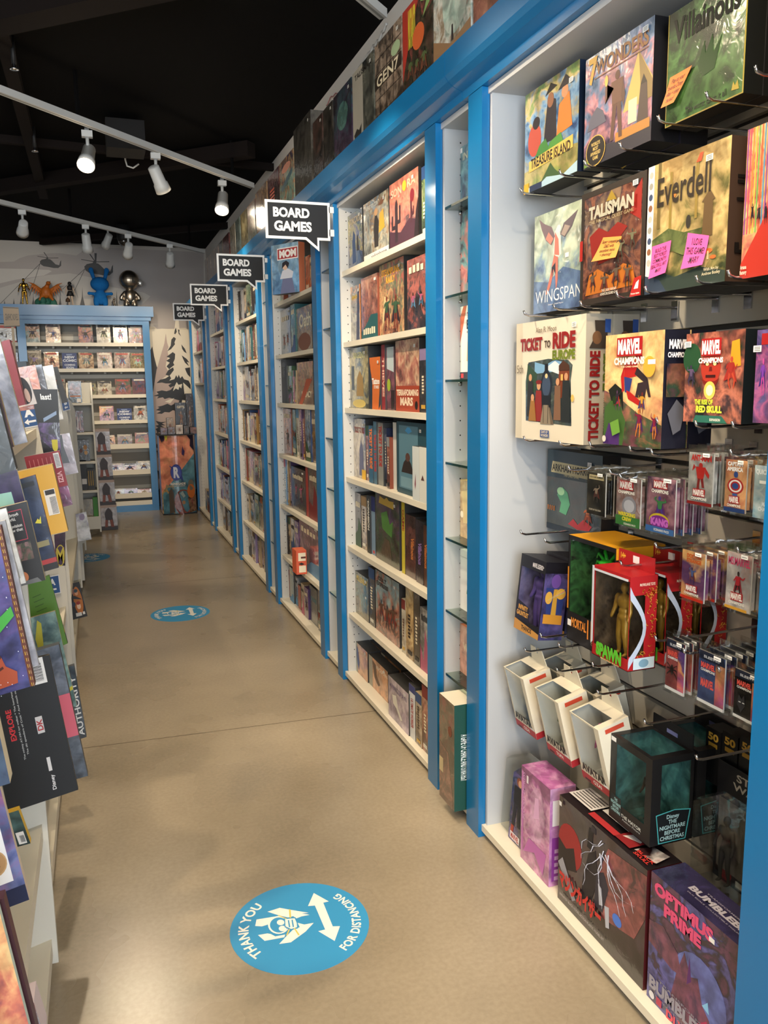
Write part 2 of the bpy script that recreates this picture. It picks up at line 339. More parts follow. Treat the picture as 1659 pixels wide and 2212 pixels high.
def jag(cx, y0, y1, w0, w1, seed, spike=8):
    """outline of a drooping fir tier in photo pixels, top y0 to ragged hem y1"""
    r = random.Random(seed); L1 = [(cx-w0, y0), (cx+w0, y0)]; n = 9; out = []
    for i in range(n+1):
        t = i/n; x = cx+w1-2*w1*t; dy = abs(2*t-1)
        out.append((x, y1+(dy*.25)*(y1-y0)*.3+r.uniform(-2, 3))); out.append((x-w1/n*.8+ (2*t-1)*-2, y1-spike*r.uniform(.6, 1.3)))
    return L1+out[:-1]
def tree(cx, tiers, back, seed, col):
    for i, (y0, y1, w0, w1) in enumerate(tiers):
        D_.append(('p', 'W', [wp(x, y+3) for x, y in jag(cx+(2 if i % 2 else -3), y0, y1, w0+2, w1+4, seed+i, 12)][::-1], BK))
        D_.append(('p', 'W', [wp(x, y-6) for x, y in jag(cx+2, y0, y1-2, w0, w1*.8, seed+i+50, 12)][::-1], col))
D_.append(('p', 'W', [wp(*p) for p in [(329, 748), (333, 770), (338, 790), (342, 800), (338, 812), (340, 830), (326, 860), (320, 1080), (318, 770)][::-1]], BK))
D_.append(('p', 'W', [wp(*p) for p in [(358, 720), (361, 740), (368, 762), (374, 790), (384, 830), (392, 870), (440, 900), (440, 1110), (326, 1110), (330, 850), (338, 800), (347, 768), (355, 742)][::-1]], '#b5a097'))
Z2 = lambda L_: [wp(300+x*.199, 680+y*.199) for x, y in L_][::-1]
D_.append(('p', 'W', Z2([(398, 50), (432, 50), (440, 160), (470, 270), (500, 370), (545, 490), (555, 560), (560, 690), (500, 740), (470, 700), (430, 650), (400, 690), (330, 720), (250, 725), (190, 740), (260, 690), (330, 640), (290, 560), (300, 500), (320, 450), (310, 380), (360, 270), (385, 170)]), '#e2d9c6'))
for L_ in ([(402, 138), (412, 185), (395, 212), (383, 205), (390, 165)], [(424, 158), (442, 165), (438, 190), (458, 235), (430, 205)], [(378, 240), (402, 258), (386, 300), (392, 320), (350, 372), (308, 396), (345, 335), (352, 270)], [(368, 405), (394, 425), (390, 480), (372, 520), (385, 545), (340, 580), (290, 640), (330, 590), (300, 560), (335, 520), (296, 500), (340, 470), (300, 455)], [(460, 320), (500, 370), (520, 420), (490, 400), (470, 370)], [(465, 440), (520, 480), (548, 520), (520, 510), (545, 560), (500, 520), (480, 480)], [(320, 600), (372, 570), (380, 600), (350, 640), (330, 665), (290, 650)], [(500, 580), (555, 570), (560, 680), (530, 650), (510, 610)],
    [(190, 742), (230, 705), (290, 690), (335, 660), (350, 690), (330, 715), (385, 700), (405, 655), (420, 685), (432, 650), (450, 690), (470, 665), (490, 700), (540, 715), (562, 760), (562, 810), (520, 770), (480, 735), (495, 860), (520, 880), (515, 930), (470, 925), (465, 955), (430, 955), (440, 930), (385, 915), (330, 900), (280, 915), (260, 895), (195, 908), (215, 885), (160, 880), (215, 860), (190, 835), (250, 820), (300, 830), (345, 815), (385, 770), (340, 790), (320, 765), (355, 745), (290, 745), (250, 735)],
    [(185, 1035), (225, 1010), (200, 1000), (260, 985), (310, 965), (350, 985), (395, 960), (530, 960), (440, 1000), (400, 1045), (370, 1035), (330, 1060), (280, 1055), (250, 1075), (190, 1072), (240, 1045)],
    [(180, 1150), (240, 1165), (300, 1160), (250, 1180), (290, 1200), (240, 1200), (280, 1225), (230, 1220), (260, 1250), (225, 1250), (250, 1290), (215, 1270), (205, 1305), (195, 1260), (180, 1240), (210, 1225), (180, 1205), (215, 1195)], [(190, 1400), (235, 1420), (262, 1410), (240, 1440), (268, 1460), (235, 1465), (265, 1500), (230, 1495), (255, 1550), (220, 1520), (205, 1560), (200, 1500), (190, 1480), (215, 1460), (190, 1440)], [(200, 1690), (270, 1710), (240, 1725), (275, 1745), (235, 1750), (215, 1790), (210, 1745)]):
    D_.append(('p', 'W', Z2(L_), BK))
for L_ in ([(410, 730), (430, 760), (470, 750), (460, 800), (440, 780), (430, 815), (400, 800), (370, 830), (380, 790)], [(280, 945), (330, 920), (385, 905), (340, 960), (310, 950)]): D_.append(('p', 'W', Z2(L_), '#e2d9c6'))
D_.append(('p', 'W', [wp(*p) for p in [(340, 1060), (360, 1040), (440, 1060), (440, 1115), (338, 1115)][::-1]], BK))
# helicopters, towers, cables in the mural
def heli(ox, oy, s, tl):
    P = lambda L_: [wp(ox+x*s, oy+y*s) for x, y in L_]
    D_.append(('p', 'W', P([(0, 0), (4, -4), (14, -6), (22, -5), (26, -2), (34, 6), (42, 8), (44, 0), (46, -3), (46, 9), (40, 14), (30, 14), (20, 12), (8, 10), (2, 6)])[::-1], BK))
    D_.append(('p', 'W', P([(-5, -12), (18, -8.2), (40, -8.5), (40, -7.2), (18, -7), (-5, -11)])[::-1], BK))
    D_.append(('p', 'W', P([(8, -20), (10, -20), (18, -8), (16.5, -8)])[::-1], BK)); D_.append(('p', 'W', P([(14, -9), (18, -9), (18, -4), (14, -4)])[::-1], BK))
heli(86, 565, 1, 0); heli(182, 576, 1.35, 0)
D_.append(('p', 'W', [wp(204, 547), wp(209, 547), wp(208, 572), wp(205, 572)][::-1], BK))
for a, b_ in (((88, 568), (0, 657)), ((87, 568), (64, 640)), ((184, 580), (135, 625)), ((183, 582), (155, 640))):
    dx, dy = b_[0]-a[0], b_[1]-a[1]; l = math.hypot(dx, dy); nx, ny = -dy/l*.5, dx/l*.5
    D_.append(('p', 'W', [wp(a[0]-nx, a[1]-ny), wp(b_[0]-nx, b_[1]-ny), wp(b_[0]+nx, b_[1]+ny), wp(a[0]+nx, a[1]+ny)], BK))
for x, h_, w_ in ((72, 28, 4), (130, 35, 3), (178, 42, 6), (252, 36, 3), (147, 30, 4), (30, 18, 3), (10, 14, 3), (45, 24, 3)):
    D_.append(('p', 'W', [wp(x-w_, 662), wp(x+w_, 662), wp(x+1, 662-h_*.5), wp(x, 662-h_), wp(x-1, 662-h_*.5)], BK))
decals(wm, {'W': qw}, D_, .0004, .00006)
struct('wall_back', wm, 'end wall with printed winter forest and helicopter mural')
# ceiling beams, conduit
def beam(a, b_, wd_, hh, name, mt=BEAMC, z=ZC-.02):
    A, B = at(*a, 2, z-hh/2), at(*b_, 2, z-hh/2); d = (B-A); l = d.length; mb = MB(); mb.box(-.6, l+.6, -wd_/2, wd_/2, -hh/2, hh/2, mt)
    return struct(name, mb, loc=(A.x, A.y, z-hh/2), rot=(0, 0, math.atan2(d.y, d.x)))
beam((0, 405), (395, 345), .10, .10, 'trim_1'); beam((0, 30), (180, -10), .14, .12, 'trim_2'); beam((20, 130), (85, 385), .07, .07, 'trim_3')
beam((0, 300), (430, 345), .05, .05, 'trim_4'); beam((180, 515), (440, 492), .06, .06, 'trim_5')
for i, (px, py) in enumerate(((30, 138), (75, 318))):
    p = at(px, py, 2, 3.1); mb = MB(); mb.tube([(0, 0, 0), (0, 0, .13)], .012, BLACKM); mb.lathe([(.004, -.03), (.022, -.028), (.022, -.022), (.006, -.02), (.008, 0)], CHROME, 10)
    mb.build('sprinkler_head', loc=p, label=['small dark fire sprinkler head nearest the camera under the ceiling', 'small fire sprinkler head further along the ceiling beside the first light track'][i], cat='sprinkler')
p = at(268, 527, 2, 3.05); mb = MB(); mb.lathe([(.07, .19), (.07, .06), (.065, .03)], BLACKM, 16); mb.ell((0, 0, .03), (.06, .06, .06), mat('dome_smoke', '#2a2622', .1, coat=1)); mb.build('dome_camera', loc=p, label='dark dome security camera hanging from the ceiling behind the second track', cat='security camera')
p = at(271, 352, 2, 3.08); mb = MB(); mb.tube([(0, 0, .14), (0, 0, .02), (.01, 0, -.02), (.05, 0, -.03), (.09, 0, 0)], .006, TRACK); mb.build('ceiling_hook', loc=p, label='small white hook hanging from the ceiling between the two tracks', cat='hook')
mb = MB(); mb.box(-.12, .12, -.12, .12, -.09, .09, mat('vent_dark', '#120f0e', .8)); mb.build('ceiling_speaker', loc=at(270, 300, 2, 3.13), label='dark box mounted on the ceiling behind the first track', cat='box')

# ================================================================= right wall unit
XF, XS, XBK = 1.116, 1.15, 1.47
ZT, PER, PW = 2.36, 1.585, .093
YA = lambda k: 2.268+PER*k
SHZ = [.045, .358, .71, 1.058, 1.398, 1.713, 2.045]
BAYN = {-1: 'slatwall bay', 0: 'first shelf bay', 1: 'second shelf bay', 2: 'third shelf bay', 3: 'fourth shelf bay', 4: 'last shelf bay'}
HOLE = ink('#1c1c1c')
def holes(mb, x, y, zs, dy):
    for z in zs: mb.poly([(x+.003*math.cos(2*PI*j/6), y+dy, z+.003*math.sin(2*PI*j/6)) for j in range(6)], HOLE)
def post(parent, y0):
    mb = MB(); mb.box(XF, XF+.025, y0, y0+PW, 0, ZT-.001, BLUE); mb.box(XF+.02, XF+.10, y0+.016, y0+PW-.016, 0.01, ZT-.002, BLUE)
    return mb.build('post', parent, bevel=.0015)
for k in range(-1, 5):
    y0 = YA(k); last = (k == 4)
    # narrow unit with glass shelves
    a, b_ = y0+PW, y0+PW+.253
    nm = {-1: 'nearest, at the right edge of the picture', 0: 'beside the slatwall bay', 1: 'between first and second shelf bays', 2: 'between second and third shelf bays', 3: 'between third and fourth shelf bays', 4: 'before the last shelf bay'}[k]
    u = empty('glass_shelf_unit', (0, 0, 0), label='narrow blue framed unit with glass shelves, '+nm, cat='shelving', group='narrow glass shelf units of the right wall')
    post(u, y0); post(u, b_)
    mb = MB(); mb.box(XBK, XBK+.015, a, b_, 0.02, ZT-.001, PANELW); mb.build('back_panel', u)
    for yy, dy in ((a+.0005, -1), (b_-.0135, 1)):
        mb = MB(); mb.box(XF+.026, XBK, yy, yy+.013, .02, ZT-.001, PANELW)
        if dy == 1: holes(mb, XF+.085, yy-.0005, [0.2+.032*i*1.6 for i in range(42)], 0)
        mb.build('side_panel', u)
    mb = MB(); mb.box(XF+.02, XBK, a, b_, ZT-.02, ZT-.001, PANELW); mb.build('top_panel', u)
    mb = MB(); mb.box(XF+.012, XBK, a, b_, .02, .045, CREAM); mb.box(XF+.03, XF+.05, a, b_, 0, .02, BLUE); mb.build('base_board', u)
    for z in ((2.09, 1.80, 1.52, 1.235, .965, .70, .46 if k == 0 else .39) if k > -1 else (2.09, 1.52, .96)):
        mb = MB(); mb.box(XF+.03, XBK-.01, a+.002, b_-.002, z-.008, z, GLASS); mb.box(XF+.028, XF+.0302, a+.002, b_-.002, z-.008, z, ink('#12302c', .2)); g = mb.build('glass_shelf', u)
        m2 = MB(); m2.lathe([(.008, -.014), (.008, 0)], CHROME, 8, Matrix.Translation((XF+.085, b_-.012, z-.008))); m2.build('shelf_pin', g)
    # wide unit
    a, b_ = b_+PW, YA(k+1)
    lab = {0: 'nearest', 1: 'second', 2: 'third', 3: 'fourth', 4: 'furthest'}
    if k == -1:
        u = empty('slatwall_unit', (0, 0, 0), label='white slatwall display bay in a blue frame, full of hanging games and toys', cat='display unit')
        mb = MB(); SW = mat('slatwall_white', '#cfcabd', .45); GR = ink('#3d3a36')
        nz = 20; ps = ZT/nz
        for i in range(nz): mb.box(XBK-.012, XBK+.006, a, b_, .03+i*.115, .03+i*.115+.101, SW)
        mb.box(XBK+.004, XBK+.015, a, b_, .02, ZT-.001, GR); mb.build('slatwall_panel', u)
        for i, z in enumerate([2.32, 1.33, .90, .12]):
            m2 = MB(); m2.ell((XF+.045, b_-.002, z), (.007, .004, .007), CHROME, 10, 6); m2.build('screw_cap', u)
    else:
        u = empty('shelf_unit', (0, 0, 0), label='tall white shelf unit in a blue frame, %s of five along the right wall' % lab[k], cat='shelving', group='wide shelf units of the right wall')
        mb = MB(); mb.box(XBK, XBK+.015, a, b_, 0.02, ZT-.001, PANELW); mb.build('back_panel', u)
        zz = SHZ[1:] if k < 4 else [1.568, 1.929]
        for z in zz:
            mb = MB(); mb.box(XS, XBK, a+.001, b_-.001, z-.024, z, WHITE, {'L': CREAM, 'T': CREAM}); mb.build('shelf', u, bevel=.0015)
    for yy, dy in ((a+.0005, -1), (b_-.0135, 1)):
        mb = MB(); mb.box(XF+.026, XBK, yy, yy+.013, .02, ZT-.001, WHITE if k > -1 else PANELW)
        if dy == 1 and k > -1: holes(mb, XF+.06, yy-.0005, [0.12+.04*i for i in range(56)], 0); holes(mb, XF+.085, yy-.0005, [0.12+.04*i for i in range(56)], 0)
        mb.build('side_panel', u)
    mb = MB(); mb.box(XF+.02, XBK, a, b_, ZT-.02, ZT-.001, PANELW); mb.build('top_panel', u)
    mb = MB(); mb.box(XF+.012, XBK, a, b_, .022, .045, CREAM); mb.box(XF+.035, XF+.05, a, b_, 0, .022, BLUE); mb.build('base_board', u)
    if last: post(u, YA(5))
# cornice: fascia board with cove moulding, joined at butt seams
YE = YA(5)+PW+.02
seams = [0.2, 2.40, 4.02, 5.62, 7.22, 8.82, YE]
cu = empty('cornice', (0, 0, 0), label='long blue cornice with rounded moulding running over all the right wall units', cat='cornice')
prof = [(XF-.002, ZT), (XF-.002, 2.385), (1.102, 2.39), (1.082, 2.398), (1.066, 2.410), (1.056, 2.424), (1.056, 2.492), (XBK, 2.492), (XBK, 2.47), (1.2, 2.40), (1.2, ZT)]
for i in range(len(seams)-1):
    mb = MB(); ya, yb = seams[i]+.0012, seams[i+1]-.0012
    if i == len(seams)-2: yb = YE
    n = len(prof)
    mb.poly([(x, ya, z) for x, z in prof], BLUE); mb.poly([(x, yb, z) for x, z in prof[::-1]], BLUE)
    for j in range(n):
        (x0, z0), (x1, z1) = prof[j], prof[(j+1) % n]; mb.poly([(x0, ya, z0), (x0, yb, z0), (x1, yb, z1), (x1, ya, z1)][::1], BLUE, 2 <= j <= 4)
    mb.build('fascia_board', cu)
# bubble signs
def bubble(Y, i):
    W_, H_ = .31, .172; t = .012
    out = [(0, .0), (.19, 0), (.255, -.05), (.255, 0), (W_, 0), (W_, H_), (0, H_)]
    o = empty('hanging_sign', (.79, Y, 2.188), label=['black speech bubble sign reading board games, %s' % s for s in ('nearest of the four', 'second of the four', 'third of the four', 'furthest, half hidden')][i], cat='sign', group='board games signs')
    mb = MB(); mb.prism([(x, 0, z) for x, z in out], (0, .006, 0), ink('#f2f2f0')); mb.build('sign_plate', o, bevel=.001)
    mb = MB(); inn = [(t, t), (.193, t), (.2455, -.03), (.2455, t), (W_-t, t), (W_-t, H_-t), (t, H_-t)]; inn2 = inn
    mb.poly([(x, -.0008, z) for x, z in inn2], ink('#131519', .6)); q = Q((0, 0, 0), (W_, 0, 0), (W_, 0, H_), (0, 0, H_))
    decals(mb, {'F': q}, [('t', 'F', 'BOARD', .12, .56, .68, .82, '#f0f0ee', 0, .045), ('t', 'F', 'GAMES', .13, .20, .71, .47, '#f0f0ee', 0, .045)], .0012); mb.build('printed_face', o)
    mb = MB(); mb.box(W_-.004, W_+.02, .0, .008, H_*.74, H_*.9, ink('#dfe3e4')); mb.box(W_-.004, W_+.02, 0, .008, H_*.12, H_*.3, ink('#dfe3e4')); mb.build('bracket', o)
for i, Y in enumerate((3.852, 5.437, 7.022, 8.607)): bubble(Y, i)

# ================================================================= track lights
TZ = 3.0
def track(a, b_, heads, lab, pre=0):
    A, B = at(*a, 2, TZ), at(*b_, 2, TZ); d = (B-A).normalized(); A = A-d*pre; l = (B-A).length
    mb = MB(); mb.box(0, l, -.018, .018, -.015, .02, TRACK); mb.box(0, l, -.006, .006, -.0155, -.012, ink('#8c8c88'))
    for s in (.3, l*.5, l-.25): mb.box(s-.008, s+.008, -.008, .008, .02, ZC-TZ, DARKC)
    mb.build('light_track', loc=A, rot=(0, 0, math.atan2(d.y, d.x)), label=lab, cat='light track')
    return A, B, d
def head(p, aim, lab, on=True, power=0, group='track spotlights'):
    p = Vector(p); e = empty('track_spotlight', p, label=lab, cat='spotlight', group=group)
    mb = MB(); mb.box(-.03, .03, -.02, .02, -.05, -.015, TRACK); mb.box(-.012, .012, -.012, .012, -.055, .0, ink('#8f9090')); mb.build('track_adapter', e, bevel=.002)
    mb = MB(); mb.tube([(0, 0, -.05), (0, 0, -.13)], .010, TRACK); mb.build('stem', e)
    c = Vector((0, 0, -.14)); dv = (Vector(aim)-(p+c)).normalized(); q = dv.to_track_quat('-Z', 'Y').to_matrix().to_4x4()
    off = Vector((.0, 0, 0)); M4 = Matrix.Translation(c+dv*.0) @ q
    mb = MB(); mb.lathe([(.028, .05), (.036, .045), (.040, -.06), (.046, -.065), (.050, -.115), (.047, -.115), (.044, -.095)], TRACK, 20, M4); mb.build('lamp_housing', e)
    mb = MB(); mb.lathe([(.043, -.100), (.043, -.104)], mat('lamp_lens_on', '#fff1d8', .3, emis=30) if on else mat('lamp_lens_side', '#cfcfc8', .3, emis=.4), 20, M4); mb.build('lens', e)
    if power:
        spot('lamp_beam', p+c+dv*.12, aim, power)
        if p.y < 7:      # added point light under the head, brightens the upper right wall
            pl_ = bpy.data.lights.new('upper_wall_fill', 'POINT'); pl_.energy = 1.3; pl_.color = WARM; pl_.shadow_soft_size = .05
            po = bpy.data.objects.new('upper_wall_fill', pl_); COL.objects.link(po); po.location = p+c+dv*.2
        return e
    return e
A, B, d1 = track((0, 195), (545, 402), 0, 'nearer white lighting track running diagonally under the black ceiling', 1.2)
T1 = [((187, 277), (-.35, 3.6, 1.0), 'spotlight shining towards the aisle, left of three on the nearer track', True), ((335, 326), (1.25, 6.6, 1.3), 'unlit looking spotlight, middle of three on the nearer track', False), ((479, 386), (.5, 4.7, .6), 'glowing spotlight, right of three on the nearer track', True)]
for (px, a, l, on), w_ in zip(T1, (100, 100, 60)): head(at(*px, 2, TZ), a, l, on, w_)
A2, B2, d2 = track((0, 437), (440, 544), 0, 'further white lighting track in front of the mural wall', 1.2)
T2 = [((47, 450), (-.9, 10.4, 1.8), 'first spotlight from the left on the further track', False), ((184, 482), (.15, 9.3, .9), 'lit spotlight, second from the left on the further track', True), ((276, 503), (.2, 10.4, 1.6), 'third spotlight from the left on the further track', False), ((366, 525), (.9, 10.6, 1.5), 'last spotlight, right end of the further track', False)]
for (px, a, l, on), w_ in zip(T2, (40, 55, 45, 45)): head(at(*px, 2, TZ), a, l, on, w_)
head(at(232, 486, 2, ZC+.01), (-.2, 10.5, 2.2), 'small far spotlight partly behind the further track', False)
A3, B3, d3 = track((760, -25), (828, 32), 0, 'end of a third white lighting track at the top edge, nearest the camera', 2.4)
# heads of the third track out of view: lamps that light the near shelves
for i, (t, a, pw) in enumerate(((1.0, (1.3, 3.3, 1.2), 90), (1.4, (1.35, 1.9, 1.2), 70), (1.75, (-.4, 3.6, .7), 60), (2.6, (-.4, 1.8, .5), 80))):
    head(B3-d3*t, a, 'white spotlight above the camera on the third track, aimed at the shelves', True, pw, 'spotlights above the camera')
for i, (p, a, pw) in enumerate((((.7, .9, 2.98), (1.4, 2.0, .7), 50), ((.1, .5, 2.9), (1.4, 1.6, .3), 70), ((-.4, -.6, 2.98), (.6, 2.2, 0), 60), ((.55, .1, 2.98), (-.35, 1.3, .3), 60), ((-1.3, 6.0, 2.98), (.2, 4.3, 0), 60), ((-1.2, 8.4, 2.98), (1.1, 8.0, 1.0), 60), ((-.1, 2.4, 2.98), (1.1, 5.2, 1.2), 70))):  # unseen spots on no track, added to brighten near bay, books and aisle
    head(p, a, 'unseen ceiling spotlight added to brighten shelves and floor', True, pw, 'spotlights above the camera')

# ================================================================= slatwall bay: hanging games and toys
def rb(X, pf, pn, z0=None, hpx=None):
    """near the right wall: far-edge pixel and near-edge pixel of the bottom line on plane x=X -> yf, yn, z"""
    a, b_ = at(*pf, 0, X), at(*pn, 0, X); return a.y, b_.y, (a.z+b_.z)/2
def game(name, label, X, ft, fb, nt_, nb, d, front, side, top, dec, sticker=None, lid=None, cat='board game', group=None, z=None):
    A_, B_, C_, D2 = (at(*p, 0, X) for p in (ft, fb, nt_, nb))
    yf, yn = (A_.y+B_.y)/2, (C_.y+D2.y)/2; zb = (B_.z+D2.z)/2 if z is None else z; h = ((A_.z-B_.z)+(C_.z-D2.z))/2
    return carton(name, label, cat, group, place(X, yf, yn, zb), RZ, yf-yn, d, h, front, side, top, dec, sticker, lid=lid), (yf, yn, zb, h)
rnd = random.Random(11)
def figs(face, n, v, s, cols, seed, a=1.0, u0=.15, u1=.85):
    r = random.Random(seed); out = []
    for i in range(n): out += fig2d(face, u0+(u1-u0)*(i+.5)/n+r.uniform(-.03, .03), v+r.uniform(-.04, .04), s*r.uniform(.85, 1.15), r.choice(cols), r, a)
    return out
def cp(o, dx, label=None, dz=0, dy=0):
    c_ = o.copy(); COL.objects.link(c_); c_.location = o.location+Vector((dx, dy, dz))
    if label: c_['label'] = label
    for ch in list(o.children):
        e_ = ch.copy(); COL.objects.link(e_); e_.parent = c_
        for g_ in ch.children:
            h_ = g_.copy(); COL.objects.link(h_); h_.parent = e_
    return c_
# treasure island
game('board_game_box', 'square blue sky adventure game box with pirate crew, furthest on the top hooks', 1.215, (1135, 205), (1133, 418), (1252, 130), (1248, 373), .07, '1d3f6e 2f6fa8 6fa0c8 c8b060 7a9a40', '#15243c', '#1a2c48',
     [('p', 'F', [(0, 0), (1, 0), (1, .26), (.6, .30), (.3, .24), (0, .22)], '8a9a3a b0a050 5c7a34'), ('e', 'F', .2, .5, .13, .16, '#b04a38'), ('e', 'F', .23, .66, .07, .06, '#241a18')] +
     [('p', 'F', [(.38, .42), (.62, .40), (.60, .78), (.45, .84)], '#231d24'), ('e', 'F', .50, .80, .06, .07, '#8a5c40'), ('p', 'F', [(.4, .86), (.62, .9), (.5, .96)], '#1a1614'), ('p', 'F', [(.62, .42), (.9, .45), (.84, .78), (.66, .7)], '#c8762c'), ('e', 'F', .76, .80, .06, .06, '#c08a62'), ('p', 'F', [(.64, .84), (.9, .85), (.77, .95)], '#1e1a20')] +
     [('p', 'F', [(.2, .3), (.5, .32), (.42, .46), (.3, .42)], '#3f7a35'), ('p', 'F', [(.45, .3), (.75, .34), (.7, .44), (.5, .4)], '#4c8a3a'), ('p', 'F', [(.3, 0.02), (.75, .02), (.6, .12), (.52, .2), (.4, .1)], '#3e5a32'), ('p', 'F', [(0, 0), (1, 0), (1, .1), (.75, .03), (.45, .08), (.2, .0), (0, .1)], '#a9c6d6'),
      ('p', 'F', [(.10, .20), (.92, .24), (.92, .36), (.10, .31)], '#d8b458'), ('t', 'F', 'TREASURE ISLAND', .14, .225, .88, .325, '#231a10', 0, .03), ('r', 'F', 0, 0, .1, .1, '#d8a020'), ('r', 'F', .12, 0, .36, .06, '#26324e')], sticker=(.88, .86, '#e8e8e8'))
# 7 wonders
o7, _ = game('board_game_box', 'pink sunset game box with bronze colossus, pyramid and number seven in the title', 1.20, (1263, 128), (1264, 360), (1409, 42), (1411, 308), .075, '3d3c52 8a6a86 d98a94 7a90b8 456a92', '#101014', '#16161c',
     [('p', 'F', [(0, .0), (1, 0), (1, .16), (.6, .12), (.3, .15), (0, .1)], '#2c2a36'), ('p', 'F', [(.60, .34), (1, .36), (1, .52), (.80, .80)], '#c9a860'), ('p', 'F', [(.80, .80), (1, .5), (1, .36), (.86, .35)], '#8a7448'), ('p', 'F', [(.05, .33), (.35, .35), (.3, .46), (.2, .52), (.1, .45)], '#5a5a6a'),
      ('p', 'F', [(.8, .16), (.96, .16), (.93, .5), (.84, .5)], '#4a3c38'), ('p', 'F', [(.84, .5), (.93, .5), (.88, .58)], '#2f2624'), ('r', 'F', .5, .12, .98, .2, '#b07a38'), ('r', 'F', .68, .22, .80, .42, '#d8c4a8')] +
     [('p', 'F', [(.44, .45), (.58, .45), (.60, .66), (.42, .66)], '#6a4a3c'), ('e', 'F', .51, .70, .035, .04, '#5a3c30'), ('p', 'F', [(.42, .64), (.46, .60), (.36, .52), (.36, .66), (.33, .66), (.33, .5)], '#6a4a3c'), ('p', 'F', [(.45, .46), (.51, .46), (.47, .15), (.42, .15)], '#5c4034'), ('p', 'F', [(.51, .46), (.57, .46), (.60, .15), (.55, .15)], '#5c4034'), ('p', 'F', [(.59, .65), (.63, .5), (.61, .4), (.57, .5)], '#5c4034'), ('e', 'F', .345, .70, .025, .05, '#e8b860')] +
     [('t', 'F', '7', .06, .74, .20, .98, '#c8a050', 0, .04), ('t', 'F', 'WONDERS', .17, .80, .94, .93, '#8a6440', 0, .03), ('r', 'F', .15, .775, .94, .783, '#8a6440'), ('e', 'F', .20, .13, .155, .14, '#c9a44c'), ('e', 'F', .20, .13, .145, .13, '#181412'), ('t', 'F', "WORLD'S\nMOST\nAWARDED\nGAME", .12, .05, .28, .21, '#d8bc70', 0, .02), ('r', 'F', .02, .01, .09, .06, '#6a8a3a')], sticker=(.9, .93, '#b8c4d0'))
for s_ in (0,):
    cp(o7, .08, 'black sided duplicate game box hidden behind the pink sunset one on the same hooks')
# villainous
game('board_game_box', 'dark green game box with black blackletter title, orange note stuck on it', 1.21, (1443, 22), (1440, 272), (1615, -60), (1610, 203), .085, '1d3a14 35621e 3f7426 28501a 142610', '#0c0e0c', '#0e100e',
     [('r', 'F', 0, 0, 1, .012, '#8a7a30'), ('r', 'F', 0, .0, .012, 1, '#8a7a30'), ('r', 'F', .985, 0, 1, 1, '#a08c34'), ('p', 'F', [(.42, .42), (.5, .60), (.52, .48), (.60, .62), (.62, .46), (.72, .58), (.64, .32), (.5, .3)], '#1c3c14'), ('t', 'F', 'Villainous', .08, .70, .92, .92, '#0a0c08', 0, .03), ('t', 'F', 'The worst takes it all', .28, .045, .80, .10, '#0c1408', 0, .01), ('p', 'F', [(.86, .06), (.95, .05), (.93, .13), (.90, .09), (.88, .13)], '#a08c34')], lid=.55)
# wingspan
game('board_game_box', 'pale green game box with a pink long tailed bird spreading its wings', 1.245, (1155, 470), (1153, 677), (1262, 428), (1266, 662), .072, '4c6ea0 7f9fb8 a9c2b0 c6d2bc b6c8a8', '#b8c4b0', '#c8d0bc',
     [('p', 'F', [(0, 0), (1, 0), (1, .32), (.6, .42), (.3, .3), (0, .34)], '3f5f98 5078ac 6f94ba'), ('p', 'F', [(.40, .58), (.47, .50), (.56, .55), (.54, .74), (.48, .84), (.42, .78)], '#e4dcd4'), ('p', 'F', [(.42, .56), (.52, .54), (.50, .70), (.43, .78)], '#d87a6c'), ('e', 'F', .50, .80, .045, .04, '#e8e4e0')] +
     [('p', 'F', [(.43, .74), (.36, .66), (.25, .72), (.16, .84), (.10, .96), (.20, .90), (.36, .84)], '#7c6a70'), ('p', 'F', [(.40, .72), (.34, .67), (.24, .74), (.30, .80)], '#c88878'), ('p', 'F', [(.53, .74), (.62, .70), (.75, .78), (.86, .92), (.74, .88), (.60, .84)], '#6c6268'), ('p', 'F', [(.55, .74), (.62, .71), (.72, .79), (.62, .82)], '#a8988e'),
      ('p', 'F', [(.42, .56), (.46, .54), (.42, .40), (.36, .26), (.30, .18), (.26, .18), (.34, .34)], '#c87868'), ('p', 'F', [(.45, .54), (.50, .53), (.50, .3), (.47, .2), (.45, .36)], '#c87868'), ('p', 'F', [(.38, .44), (.45, .48), (.46, .36), (.41, .42), (.38, .34)], '#3a3a44'), ('t', 'F', 'WINGSPAN', .05, .10, .96, .225, '#eef2f2', 0, -.005), ('t', 'F', 'Designed by Elizabeth Hargrave', .32, .06, .62, .078, '#e4eaf0', 0, 0), ('r', 'F', .64, .50, .71, .545, '#eef0ee')])
